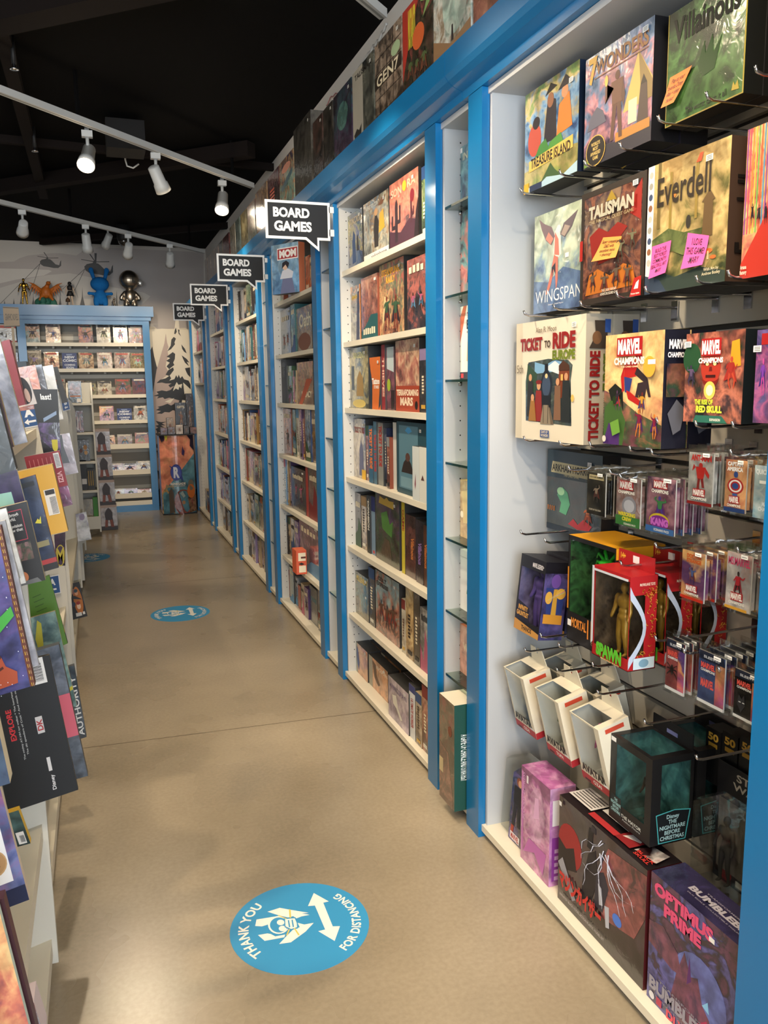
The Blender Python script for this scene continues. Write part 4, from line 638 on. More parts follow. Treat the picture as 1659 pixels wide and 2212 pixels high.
# ---------------------------------------------------------------- window boxes with figures
def hole(mb, q, u0, v0, u1, v1, m, o=0.0):
    for a, b_, c_, d_ in ((0, 0, 1, v0), (0, v1, 1, 1), (0, v0, u0, v1), (u1, v0, 1, v1)):
        mb.poly([q.at(a, b_, o), q.at(c_, b_, o), q.at(c_, d_, o), q.at(a, d_, o)], m)
def winbox(name, label, loc, rz, w, d, h, shell, inner, F_, R_=None, T_=None, dec=(), figm=None, figh=.8, tilt=0, cat='toy box', group=None, pose=0, bulk=1.0, edge=None, figx=0):
    o = empty(name, loc, label=label, cat=cat, group=group, rot=(Matrix.Rotation(rz, 3, 'Z') @ Matrix.Rotation(tilt, 3, 'X')).to_euler())
    sh = M_(shell); inn = M_(inner); f = boxfaces(w, d, h); mb = MB(); e = .0015
    mb.box(-w/2, w/2, d-e, d, 0, h, sh, {'F': inn}); mb.box(-w/2, w/2, 0, d, 0, e, sh, {'T': inn}); mb.box(-w/2, -w/2+e, 0, d, 0, h, sh, {'R': inn})
    for k, W in (('F', F_), ('R', R_), ('T', T_)):
        if W: hole(mb, f[k], *W, sh)
        else: mb.poly(f[k].p, sh)
    decals(mb, f, dec); mb.build('printed_carton', o)
    m2 = MB()
    for k, W in (('F', F_), ('R', R_), ('T', T_)):
        if W:
            u0, v0, u1, v1 = W; q = f[k]; m2.poly([q.at(u0, v0, -.0008), q.at(u1, v0, -.0008), q.at(u1, v1, -.0008), q.at(u0, v1, -.0008)], CLEAR)
    m2.build('clear_window', o)
    if figm:
        fm = humanoid(h*figh, M_(figm) if isinstance(figm, str) else figm, pose, bulk); g = fm.build('action_figure', o, loc=(figx, d*.5, h*.06)); remesh(g, max(.0022, h*.014))
    return o
# gauntlet figure boxes
p = at(1119, 1348, 0, 1.2); th = winbox('figure_box', 'black and purple boxed muscular figure with gauntlet, leftmost above the white boxes', (1.185, (2.167+2.02)/2, .752), RZ, .147, .08, .235, '#16141c', '5a4a7a 8a7ab0 3a3050', (.06, .16, .97, .84), None, None,
    [('p', 'F', [(0, 0), (1, 0), (1, .07), (0, .14)], '#c89048'), ('t', 'F', 'THANOS', .30, .03, .72, .09, '#1a1418', 0, .03), ('p', 'F', [(.02, .14), (.58, .14), (.55, .34), (.04, .40)], '#1c1a2c'), ('t', 'F', 'INFINITY\nGAUNTLET', .06, .2, .54, .34, '#d8a04c', 0, .04), ('t', 'F', 'MARVEL LEGENDS', .5, .88, .9, .94, '#e8e4e8'),
     ('r', 'R', 0, 0, 1, .86, '1f2850 34307a 4a3a8a 2a2448'), ('e', 'R', .5, .76, .2, .09, '#6a4a9a'), ('p', 'R', [(.2, .34), (.85, .34), (.95, .66), (.1, .68)], '#2a3a7a'), ('p', 'R', [(.4, .3), (.62, .3), (.6, .66), (.44, .66)], '#c89838'), ('e', 'R', .75, .60, .2, .07, '#d8a848'), ('p', 'R', [(.1, .22), (.9, .2), (.9, .32), (.1, .34)], '#c88c30'), ('e', 'R', .25, .55, .15, .08, '#d8a848')] + [('p', 'R', [(.1, .5), (.9, .62+.02*i_), (.9, .625+.02*i_)], c_) for i_, c_ in enumerate(('#5af0e0', '#f06ad0', '#f0f060'))] + [('e', 'F', .93, .92, .01, .01, '#eeeeee')],
    figm=mat('toy_purple', '#5a4690', .45), tilt=-.11, bulk=1.6, pose=.4)
cp(th, .088, 'second boxed gauntlet figure, only its striped black top showing'); cp(th, .176, 'third boxed gauntlet figure, furthest back on the hook')
# green windowed fighter box
yf, yn, z = 1.92, 1.70, .785
mk = winbox('figure_box', 'tall box with green window, yellow top and orange lettering', (1.22, (yf+yn)/2, z), RZ, yf-yn, .15, .30, '#121014', '0a2a14 1c5c28 2f8a34 0c1c14', (.05, .28, .98, .96), None, None,
    [('r', 'T', 0, 0, 1, 1, '#e0a01c'), ('r', 'R', 0, 0, 1, 1, '#15120f'), ('r', 'R', 0, .9, 1, 1, '#e0a01c'), ('t', 'F', 'MORTAL', .10, .14, .44, .23, '#e8913a', 0, .03), ('t', 'F', '11', .46, .09, .56, .27, '#e8913a', 0, .04), ('t', 'F', 'KOMBAT', .58, .14, .95, .23, '#e8913a', 0, .03), ('t', 'F', 'COMMANDO SPAWN', .55, .05, .95, .08, '#d8b080'), ('r', 'F', 0, .3, .03, .7, '#c8801c'), ('r', 'F', .02, .14, .1, .2, '#f0f0f0')], figm=mat('toy_green_dark', '#1f3a24', .4), figh=.6, pose=.8)
g = MB(); g.ell((.0, .02, 0), (.035, .02, .016), mat('neon_green', '#3ce03a', .3)); [g.tube([(.0, .02, 0), (.05*math.cos(a_), .02, .03*math.sin(a_)+.01), (.06*math.cos(a_), .02, .04*math.sin(a_)-.01)], [.006, .004, .002], mat('neon_green', '#3ce03a', .3), 6) for a_ in (0, .9, 1.9, 2.6, 3.4)]; g.build('green_splash_piece', mk, loc=(.02, .02, .235))
# red ornate figure boxes
yn = (1.565+1.535)/2; yf = 1.70; X = 1.155; z = .818; dS = .078
GD = '#d8a83c'
crv = [('p', 'R', [(.0, .10), (.0, .02)] + [(.12+.50*math.sin(PI*t_/10), .08+.74*t_/10) for t_ in range(11)] + [(.0, .90), (.0, .82)] + [(.02+.48*math.sin(PI*t_/10), .14+.62*t_/10) for t_ in range(10, -1, -1)], '#b8c4d8')]
fl_ = []
rq = random.Random(2)
for i in range(46):
    u_, v_, a_ = rq.uniform(.66, .94), rq.uniform(.17, .86), rq.uniform(0, 6.3)
    if i > 30: u_, v_ = rq.uniform(.35, .9), rq.choice([rq.uniform(.155, .2), rq.uniform(.80, .88)])
    P_ = [(u_+.06*math.cos(a_+t_*.8)*(1+t_*.1), v_+.016*math.sin(a_+t_*.8)*(1+t_*.1)) for t_ in range(5)]; fl_.append(('p', 'R', P_+[(x_+.012, y_+.004) for x_, y_ in P_[3:0:-1]], GD))
sp = winbox('figure_box', 'red box with gold flame patterns and silver curved window, front of three', (X, (yf+yn)/2, z), RZ, yf-yn, dS, .232, '#a81c22', '3a2c20 6a5438 2a2018', (.06, .13, .98, .95), (.0, .16, .55, .80), None,
    crv + fl_ + [('p', 'F', [(0, .12), (0, 1), (.06, 1), (.06, .16)], '#c8ccd4'), ('r', 'F', .06, .95, .98, .975, '#c8ccd4'), ('t', 'F', 'SPAWN', .16, .03, .86, .18, '#58b830', 0, .07), ('t', 'F', 'MANDARIN SPAWN', .3, .008, .8, .026, '#e8d090'), ('r', 'R', .15, .02, .92, .14, '#c4d8e4'), ('e', 'R', .53, .08, .18, .045, '#7aa0b8'), ('t', 'R', 'McFARLANE TOYS', .3, .90, .85, .93, '#f0e4d0', 0, .01)], figm=mat('toy_gold', '#a07a2c', .35, metal=.3), pose=.2, bulk=1.25)
hg = MB(); hg.box(-.07, .07, .07, .072, .232, .27, ink('#a81c22')); hg.box(-.012, .012, .0695, .0705, .244, .262, ink('#f0f0f0')); decals(hg, {'F': Q((-.07, .07, .232), (.07, .07, .232), (.07, .07, .27), (-.07, .07, .27))}, [('t', 'F', '14+', .06, .4, .2, .8, '#f0c040', 0, .03)]); hg.build('hanger_flap', sp)
cp(sp, .105, 'second red ornate figure box with silver curve, middle of three'); cp(sp, .21, 'third red ornate figure box, furthest into the shelf')
# white figure boxes
def avatar(i, yf, yn, nm, fm, z=.43, dx=0):
    d = .095; w = yf-yn; h = .205
    o = winbox('figure_box', '%s cream window box with brush lettering and red foot' % nm, (1.2, (yf+yn)/2, z), RZ, w, d, h, '#e2dac4', '#c8ccc8', (.06, .24, .84, .975), None, (.06, .02, .84, .62), 
        [('r', 'F', 0, 0, 1, .12, '#b02c34'), ('t', 'F', ['OZAI', 'TOPH', 'OZAI'][i], .40, .03, .68, .09, '#f0e8e0', 0, .03), ('t', 'F', 'AVATAR', .06, .145, .90, .27, '#161412', 0, .06), ('r', 'F', .1, .01, .3, .04, '#2a1c20'), ('r', 'R', 0, 0, 1, .1, '#b02c34'), ('r', 'R', .2, .9, .8, .96, '#c84a34'), ('r', 'F', .8, .13, .95, .16, '#f4f4f4')], figm=fm, tilt=.25, pose=.3, bulk=1.2)
    hg = MB(); hg.prism([(-w*.36, d-.002, h), (w*.36, d-.002, h), (w*.26, d-.002, h+.05), (w*.05, d-.002, h+.05), (w*.04, d-.002, h+.03), (-w*.04, d-.002, h+.03), (-w*.05, d-.002, h+.05), (-w*.26, d-.002, h+.05)], (0, .002, 0), ink('#e2dac4')); hg.build('hanger_flap', o); return o
v1 = avatar(0, 2.165, 2.04, 'leftmost', mat('toy_red_robe', '#a8444a', .5)); v2 = avatar(1, 1.975, 1.845, 'middle', mat('toy_green_robe', '#3c5a3c', .5)); v3 = avatar(2, 1.79, 1.655, 'rightmost', mat('toy_magenta_robe', '#9a3c7a', .5))
cp(v1, .125, 'second cream window box behind the leftmost one'); cp(v2, .125, 'second cream window box behind the middle one')
# black windowed gift box
X = 1.19; yf, yn, z = 1.655, 1.49, .39
nb = winbox('figure_box', 'tall black box with teal windows on front, side and top', (X, (yf+yn)/2, z), RZ, yf-yn, .125, .225, '#141416', '1f5a5c 3a8a88 2a6a6c', (.16, .22, .86, .92), (.22, .28, .9, .92), (.12, .1, .88, .9),
    [('t', 'F', 'THE MAYOR', .30, .10, .80, .14, '#c8ccc8', 0, .02), ('t', 'F', 'Action Figure', .34, .06, .78, .09, '#a8acac'), ('p', 'F', [(.03, .08), (.33, .08), (.3, .30), (.05, .30)], '#1a2428'), ('t', 'F', 'THE\nNIGHTMARE\nBEFORE\nCHRISTMAS', .05, .10, .30, .27, '#9ac8cc', 0, .02), ('p', 'R', [(.20, .02), (.84, .02), (.94, .36), (.56, .39), (.12, .36)], '#4ab0b4'), ('p', 'R', [(.22, .03), (.82, .03), (.91, .35), (.56, .38), (.14, .35)], '#141a1e'), ('t', 'R', "Disney\nTHE\nNIGHTMARE\nBEFORE\nCHRISTMAS", .22, .05, .82, .34, '#a8ccd0', 0, .02), ('r', 'F', .02, .93, .14, .98, '#e8e8e8')], figm=mat('toy_dark', '#2c2624', .5), figh=.6, pose=.5, bulk=1.3)
hg = MB(); hg.box(-.075, .075, .122, .125, .225, .265, ink('#17171a')); hg.box(-.02, .02, .1212, .1225, .235, .245, ink('#6a70a0')); hg.build('hanger_flap', nb)
cp(nb, .132, 'second tall black windowed box behind the first')
# space warrior blister
def blist(label, X, yf, yn, z, h, pal, dec, bub, fm, d=.055, tilt=0, name='blister_pack', pose=0, figh=.8):
    w = yf-yn; o = empty(name, (X, (yf+yn)/2, z), label=label, cat='toy pack', rot=(Matrix.Rotation(RZ, 3, 'Z') @ Matrix.Rotation(tilt, 3, 'X')).to_euler())
    mb = MB(); mb.box(-w/2, w/2, 0, .002, 0, h, M_(pal)); decals(mb, boxfaces(w, .002, h), dec); mb.build('backing_card', o)
    u0, v0, u1, v1 = bub; x0, x1, z0, z1 = -w/2+w*u0, -w/2+w*u1, h*v0, h*v1; m2 = MB(); r = .012
    fr = [(x0+r, z0), (x1-r, z0), (x1, z0+r), (x1, z1-2*r), (x1-2*r, z1), (x0+2*r, z1), (x0, z1-2*r), (x0, z0+r)]
    m2.prism([(x, -d, z_) for x, z_ in fr], (0, d-.001, 0), CLEAR); m2.build('clear_bubble', o)
    g = humanoid((z1-z0)*figh, fm, pose).build('action_figure', o, loc=((x0+x1)/2, -d*.45, z0+.008)); remesh(g, .003); return o
blist('black card space toy pack with a robed figure in a clear bubble', 1.365, 1.468, 1.30, .30, .30, '#1c1c20', [('t', 'F', 'STAR\nWARS', .30, .82, .95, .96, '#b8b4ac', 0, .02), ('t', 'F', 'ARCHIVE', .86, .3, .96, .6, '#8a8680', 1), ('e', 'F', .25, .08, .12, .06, '#a82c2c'), ('r', 'F', .45, .03, .6, .08, '#e8e8e0'), ('r', 'F', .06, .1, .8, .7, '#8a857c')], (.0, .05, .86, .76), mat('robe_dark', '#33322f', .8), .07)
for i, (y, z) in enumerate(((1.60, .52), (1.545, .53), (1.49, .54))):
    carton('figure_box', 'slim black box with gold number fifty tab, %s of three' % ['left', 'middle', 'right'][i], 'toy box', 'black anniversary boxes', (1.375, y-.1, z), RZ, .05, .05, .14, '#141416', '#141416', '#141416', [('t', 'F', '50', .15, .78, .85, .92, '#c8a040', 0, .04), ('r', 'F', .2, .66, .8, .74, '#a88430')])
# spy heroine blister on the base
bw = empty('blister_pack', (1.175, 2.12, .0468), label='purple hero toy pack with clear bubble, at the far end of the base board', cat='toy pack', rot=(Matrix.Rotation(RZ, 3, 'Z') @ Matrix.Rotation(-.08, 3, 'X')).to_euler())
mb = MB(); P_ = [(-.05, 0), (.07, 0), (.07, .30), (.03, .285), (-.02, .245), (-.05, .22)]; mb.prism([(x, 0, z) for x, z in P_], (0, .002, 0), M_('2a1c5a 4a2c8a 1c1638 3c3c8a'))
decals(mb, {'F': Q((-.05, 0, 0), (.07, 0, 0), (.07, 0, .29), (-.05, 0, .29))}, [('e', 'F', .36, .70, .14, .05, '#8a4a30'), ('e', 'F', .40, .69, .09, .04, '#d8a888'), ('p', 'F', [(.15, .44), (.52, .44), (.58, .64), (.12, .64)], '#14141a'), ('p', 'F', [(.18, .44), (.34, .44), (.26, .18), (.12, .18)], '#1c1c26'), ('p', 'F', [(.34, .44), (.52, .44), (.56, .2), (.42, .2)], '#1c1c26'), ('p', 'F', [(.12, .18), (.26, .18), (.24, .1), (.1, .1)], '#a83c28'), ('p', 'F', [(.58, .62), (.8, .5), (.76, .45), (.56, .54)], '#14141a'), ('r', 'F', .1, .02, .6, .1, '#e8e4ec'), ('t', 'F', 'MARVEL', .14, .03, .56, .09, '#a81c20', 0, .04)]); mb.build('backing_card', bw)
mb = MB(); mb.prism([(x, .004, z) for x, z in [(-.11, .01), (.05, .01), (.05, .24), (.02, .265), (-.08, .265), (-.11, .24)]], (0, .07, 0), CLEAR); mb.build('clear_bubble', bw)
g = humanoid(.20, mat('toy_black_suit', '#1c1c20', .35), .2).build('action_figure', bw, loc=(.02, .04, .02)); remesh(g, .003)
# bottom row cartons
z0 = .0455
a_, b_ = at(1123, 1845, 2, z0), at(1184, 1928, 2, z0); X = 1.157; yf, yn = 2.055, 1.888
carton('model_kit_box', 'pink robot model kit box standing on the base board', 'toy box', None, (X, (yf+yn)/2, z0), RZ, yf-yn, .085, .305, 'a03a8a c058a4 d88cc0 b048a0 8c2c7c', 'c87cc0 b060ac d898d0', 'd070b8 e0a0d0 b850a4',
    [('p', 'F', [(.35, .3), (.7, .35), (.85, .6), (.75, .85), (.5, .9), (.3, .75)], 'b85aa8 d898cc 9a3c8c'), ('p', 'F', [(.45, .55), (.65, .6), (.62, .8), (.5, .78)], '#e0b0d8'), ('r', 'F', .03, .1, .08, .95, '#c87cc0'), ('t', 'F', 'BLOODY EMPRESS', .06, .45, .14, .95, '#d8a0d0', 1), ('p', 'F', [(.1, .1), (.5, .2), (.8, .05), (.9, .3), (.3, .3)], '#c06cb4'), ('r', 'F', .2, .86, .26, .94, '#f0e8f0'), ('r', 'R', .1, .62, .9, .88, '#e8e4e8'), ('r', 'R', .1, .05, .9, .5, '#8a3c9a')] + [('r', 'R', .2, .06+.07*i, .8, .10+.07*i, '#c8a0d0') for i in range(5)])
X = 1.157; yf, yn = 1.838, 1.452
A_ = ['5a1418 8a2024 1c1020 3a1a24 b03030']
bolt = []
rb_ = random.Random(8)
for i in range(9):
    x, y = rb_.uniform(.5, .62), rb_.uniform(.78, .92); pts = [(x, y)]
    ang = -PI/2+rb_.uniform(-1.2, 1.4)
    for j in range(6): ang += rb_.uniform(-.7, .7); x += math.cos(ang)*.07; y += math.sin(ang)*.08; pts.append((max(.3, min(.97, x)), max(.3, min(.98, y))))
    for j in range(6):
        (x0, y0), (x1, y1) = pts[j], pts[j+1]; wd_ = .007*(1-j/8); bolt.append(('p', 'F', [(x0-wd_, y0), (x0+wd_, y0+wd_), (x1+wd_*.5, y1), (x1-wd_*.5, y1)], '#dfe6ff'))
carton('model_kit_box', 'wide dark robot kit box with red moon, lightning and Japanese lettering', 'toy box', None, (X, (yf+yn)/2, z0), RZ, yf-yn, .10, .316, '1c1018 241620 3a1c28 2a2438 34303c', '#4a1418', '#1a1216',
    [('e', 'F', .15, .60, .15, .2, '#9a2428'), ('p', 'F', [(0, .3), (.24, .42), (.2, .62), (.1, .55), (0, .6)], '#1c1218'), ('p', 'F', [(.55, .25), (.9, .35), (1, .6), (1, .95), (.6, .9), (.5, .6)], '7a1c24 9a2c30 3a1428'), ('p', 'F', [(.30, .20), (.42, .28), (.50, .55), (.46, .78), (.38, .7), (.32, .45)], '#1a1620'), ('p', 'F', [(.36, .75), (.42, .75), (.43, .92), (.38, .94)], '#14121a'), ('p', 'F', [(.40, .92), (.46, .92), (.46, .97), (.41, .98)], '#2a2630'), ('p', 'F', [(.46, .30), (.56, .30), (.62, .55), (.56, .66), (.48, .6)], '#2a2838'), ('p', 'F', [(.50, .52), (.54, .5), (.56, .36), (.52, .34)], '#b8bcc8'), ('p', 'F', [(.58, .38), (.63, .4), (.64, .22), (.6, .2)], '#b8bcc8'), ('p', 'F', [(.0, .36), (.06, .44), (.24, .16), (.2, .12)], '#9a9aa4'), ('e', 'F', .72, .36, .05, .05, '#4a7ad8')] + bolt +
    [('t', 'F', 'マジンカイザー', .04, .16, .56, .33, '#c82c28', 0, .06), ('t', 'F', 'INFINITISM BLACK MODEL ACTION PLASTIC MODEL KIT', .05, .075, .60, .10, '#a8a0a0'), ('r', 'F', .02, .92, .05, .96, '#e8e8e8'),
     ('r', 'T', .02, .25, .30, .95, '#d8d4d0'), ('r', 'T', .32, .55, .62, .9, '#d8d4d0'), ('r', 'T', .32, .1, .62, .3, '#b03034'), ('r', 'T', .62, .12, .78, .9, '#8a2428'), ('p', 'T', [(.64, .3), (.76, .5), (.74, .7), (.66, .6)], '#d8d0cc'), ('p', 'T', [(.8, .2), (.98, .3), (.95, .8), (.82, .7)], 'a82c30 d8d0cc 3a1418'), ('t', 'T', 'BLACK\nSKULL', .82, .08, .98, .3, '#d83c34')] + [('r', 'T', .04, .32+.1*i, .28, .36+.1*i, '#5a5656') for i in range(6)])
X = 1.157; yf, yn = 1.437, 1.16
carton('figure_box', 'big indigo robot figure box with pink title, beside the right post', 'toy box', None, (X, (yf+yn)/2, z0), RZ, yf-yn, .095, .325, '2a1c4a 242c7a 3a3aa0 201838 5a2450', '181838 201c40 2a2450', '1c1638 241c48 2c2454',
    [('e', 'F', .62, .42, .3, .26, '2a3c9a 3a5ac0 3040a0'), ('p', 'F', [(.0, .62), (.18, .66), (.36, .56), (.42, .42), (.3, .40), (.0, .45)], '5a2450 7a2c54 3a1c48'), ('p', 'F', [(.36, .42), (.44, .62), (.52, .48), (.6, .52), (.66, .36), (.74, .3), (.9, .0), (.5, 0), (.3, .2)], '3a1c4c 7a2858 241440'), ('p', 'F', [(.48, .4), (.5, .62), (.53, .45)], '#5a2a6a'), ('p', 'F', [(.62, .2), (.72, .28), (.8, .1), (.9, 0), (.7, 0)], '#b02c5c'), ('p', 'F', [(.66, .36), (.72, .42), (.74, .34)], '#8ac8f0'),
     ('t', 'F', 'OPTIMUS\nPRIME', .05, .745, .74, .955, '#e0507c', 0, .06), ('t', 'F', 'BUMBLEBEE', .03, .10, .86, .20, '#9a96a4', 0, .05), ('t', 'F', 'TRANSFORMERS', .15, .205, .8, .225, '#8a8694'), ('t', 'F', 'DLX SCALE COLLECTIBLE FIGURE', .1, .07, .8, .085, '#8a8694'), ('e', 'F', .07, .05, .035, .03, '#d8d8dc'), ('r', 'F', .13, .02, .2, .08, '#b03050'), ('t', 'F', 'DLX', .26, .0, .5, .07, '#d84a5c', 0, .05), ('r', 'F', .70, .865, .76, .90, '#f0f0ee'),
     ('t', 'T', 'BUMBLEBEE', .30, .35, .98, .55, '#a8a4b0', 0, .05), ('t', 'T', 'TRANSFORMERS', .42, .6, .8, .65, '#8a8694'), ('t', 'T', 'DLX SCALE COLLECTIBLE FIGURE', .34, .24, .92, .28, '#8a8694')], lid=.0)

# ================================================================= games on the shelves of the right wall
def px_of(x, y, z):
    d = Vector((x, y, z-CAMH)); return W0/2+FPX*(d.dot(R)/d.dot(F))
def ysolve(px, X, z):
    lo, hi = .6, 14.
    for _ in range(40):
        m_ = (lo+hi)/2
        if px_of(X, m_, z) > px: lo = m_
        else: hi = m_
    return (lo+hi)/2
PAL = {'red': '4a1618 8a2824 b04a34 c88a5c', 'brown': '2c2018 5a4430 8a6a48 b89a70', 'gold': '5a4020 9a7434 c8a050 e0c888', 'green': '1c3420 3c6434 6a8a44 a8b070', 'blue': '16284a 2c5484 5a88b0 a8c0d0', 'teal': '143438 2a6468 5a9494 a8c8c0', 'purple': '2a1c40 5a3870 8a5c98 c09ab8', 'black': '101014 20202a 34303a 585060', 'grey': '4a4a4e 7a7a7e a0a0a2 c8c6c2', 'cream': 'a89a80 c8bca0 ddd4bc ece6d4', 'orange': '7a3014 c05c24 e08a3c f0b870', 'pink': '6a2440 b04a70 d88aa0 e8c0c8', 'navy': '0e1428 1c2848 34406a 5a6488', 'tan': '6a5440 a08464 c0a888 d8c8ac', 'rust': '4a2014 8a3c20 b0603c d0906a', 'mint': '6a9484 94b8a4 b8d0bc d8e4d4', 'sky': '3a6c9c 6a9cc4 a0c4dc d8e4e8', 'dark': '14110f 2c2420 463a34 6a5a50', 'lilac': '7c6c9c a08cb8 c0b0cc dcd0dc'}
SIDE = {'red': '#7a2422', 'brown': '#4c3a2a', 'gold': '#8a6a34', 'green': '#2c4c2c', 'blue': '#24467a', 'teal': '#20565a', 'purple': '#4a3060', 'black': '#16161a', 'grey': '#8a8a8c', 'cream': '#ccc2aa', 'orange': '#b45a24', 'pink': '#b05878', 'navy': '#182240', 'tan': '#a08c6c', 'rust': '#7a3a24', 'mint': '#9ab8a8', 'sky': '#5a90bc', 'dark': '#241e1a', 'lilac': '#8c7ca4'}
INKC = {'cream': '#5a2a1c', 'mint': '#2c3c34', 'tan': '#33241a', 'grey': '#22262c', 'sky': '#f4f4f0', 'lilac': '#2c2440', 'gold': '#2a1a10'}
ORD = ['first', 'second', 'third', 'fourth', 'fifth', 'sixth', 'seventh', 'eighth', 'ninth', 'tenth', 'eleventh', 'twelfth', 'thirteenth']
ROWN = ['bottom shelf', 'second shelf up', 'third shelf up', 'fourth shelf up', 'fifth shelf up', 'sixth shelf up', 'top shelf']
def autodec(hue, w, h, rr_):
    """unreadable little cover: title bar strokes, badge, figures"""
    ic = INKC.get(hue, '#e8dcc0'); D = []
    if w/h < .32:        # spine: a vertical run of title strokes
        v = .25+rr_.random()*.2; n_ = rr_.randint(5, 9)
        for i in range(n_): D.append(('r', 'F', .30, v+i*.05, .30+.35*rr_.uniform(.7, 1), v+i*.05+.032, ic))
        D.append(('r', 'F', .2, .06, .8, .12, rr_.choice(['#d8d4c8', '#b03028', '#1c1c20', '#c8a040'])))
        if rr_.random() < .5: D.append(('r', 'F', 0, .82, 1, 1, SIDE[rr_.choice(list(SIDE))]))
    else:
        k_ = rr_.random(); u = .12
        if k_ < .5: D += figs('F', rr_.randint(1, 3), rr_.uniform(.3, .5), rr_.uniform(.3, .5), [[SIDE[rr_.choice(list(SIDE))] for _ in range(3)]], rr_.random(), h/w)
        else: D.append(('p', 'F', [(0, rr_.uniform(.1, .5)), (0, 0), (1, 0), (1, rr_.uniform(.1, .5)), (.6, rr_.uniform(.2, .7)), (.4, rr_.uniform(.1, .4))][::-1], SIDE[rr_.choice(list(SIDE))]))
        v = rr_.choice([.74, .8, .08]); n_ = rr_.randint(4, 8)
        for i in range(n_): D.append(('r', 'F', u+i*.76/n_, v, u+(i+.72)*.76/n_, v+rr_.uniform(.08, .11), ic))
        if rr_.random() < .6: D.append(('r', 'F', .8, .9, .92, .94, '#e8e8e4'))
    return D
ADJ = ['worn', 'plain', 'glossy', 'shrink wrapped', 'tall', 'colourful', 'patterned', 'illustrated']
def row(k, r, items, X0=1.185):
    """items: (pxL, pxR, top or None, hue[, dec[, X[, depth[, note]]]]) ordered from the far end"""
    z = SHZ[r]+.0006 if k < 4 else {0: .0456, 5: 1.5686, 6: 1.9296}[r]
    rr_ = random.Random(k*100+r*7+3); n_ = len(items)
    prev = YA(k+1)-.016
    for i, it in enumerate(items):
        pl, pr, tp, hue = it[:4]; dec = it[4] if len(it) > 4 else None; X = it[5] if len(it) > 5 and it[5] else X0+rr_.uniform(-.006, .012)
        dd = it[6] if len(it) > 6 and it[6] else .24; note_ = it[7] if len(it) > 7 else None
        yf, yn = ysolve(pl, X, z+.1), ysolve(pr, X, z+.1)
        lo, hi = YA(k)+2*PW+.253+.016, YA(k+1)-.016
        yf = min(yf, hi)
        if not (len(it) > 5 and it[5]): yf = min(yf, prev-.001)
        yn = max(yn, lo)
        if yf-yn < .006: continue
        if not (len(it) > 5 and it[5]): prev = yn
        h = (at(pr, tp, 0, X).z-z) if tp else rr_.uniform(.235, .285)
        h = max(.08, min(h, (SHZ+[2.335])[r+1]-SHZ[r]-.03 if k < 4 else .5)); w = yf-yn
        D = dec if dec is not None else autodec(hue, w, h, rr_)
        lb = '%s %s game box, %s from the left, %s, %s' % (hue if hue != 'dark' else 'dark brown', 'spine out' if w/h < .32 else 'face out', ORD[i], ROWN[r], BAYN[k])
        if note_: lb = '%s, %s, %s' % (note_, ROWN[r], BAYN[k])
        dd = min(dd, XBK-.006-X)
        if w/h > .5 and dd > .2 and not (len(it) > 6 and it[6]): dd = .075
        o = carton('board_game_box', lb, 'board game', 'boxed games on the %s of the %s' % (ROWN[r], BAYN[k]), place(X, yf, yn, z), RZ, w-.0006, dd, h, PAL.get(hue, hue), SIDE.get(hue, '#333333'), SIDE.get(hue, '#333333'), D, sticker=(.84, .9, '#ecece8') if (k == 0 and w/h > .5 and dec) else None)
        if dd < .1 and w/h > .5 and i % 2 == 0:      # another copy stands behind it
            cp(o, dd+.003, '%s duplicate behind the %s box from the left, %s, %s' % (hue if hue in PAL else 'hidden', ORD[i], ROWN[r], BAYN[k]))
T = lambda s_, u0, v0, u1, v1, c, rot=0, b=.03: ('t', 'F', s_, u0, v0, u1, v1, c, rot, b)
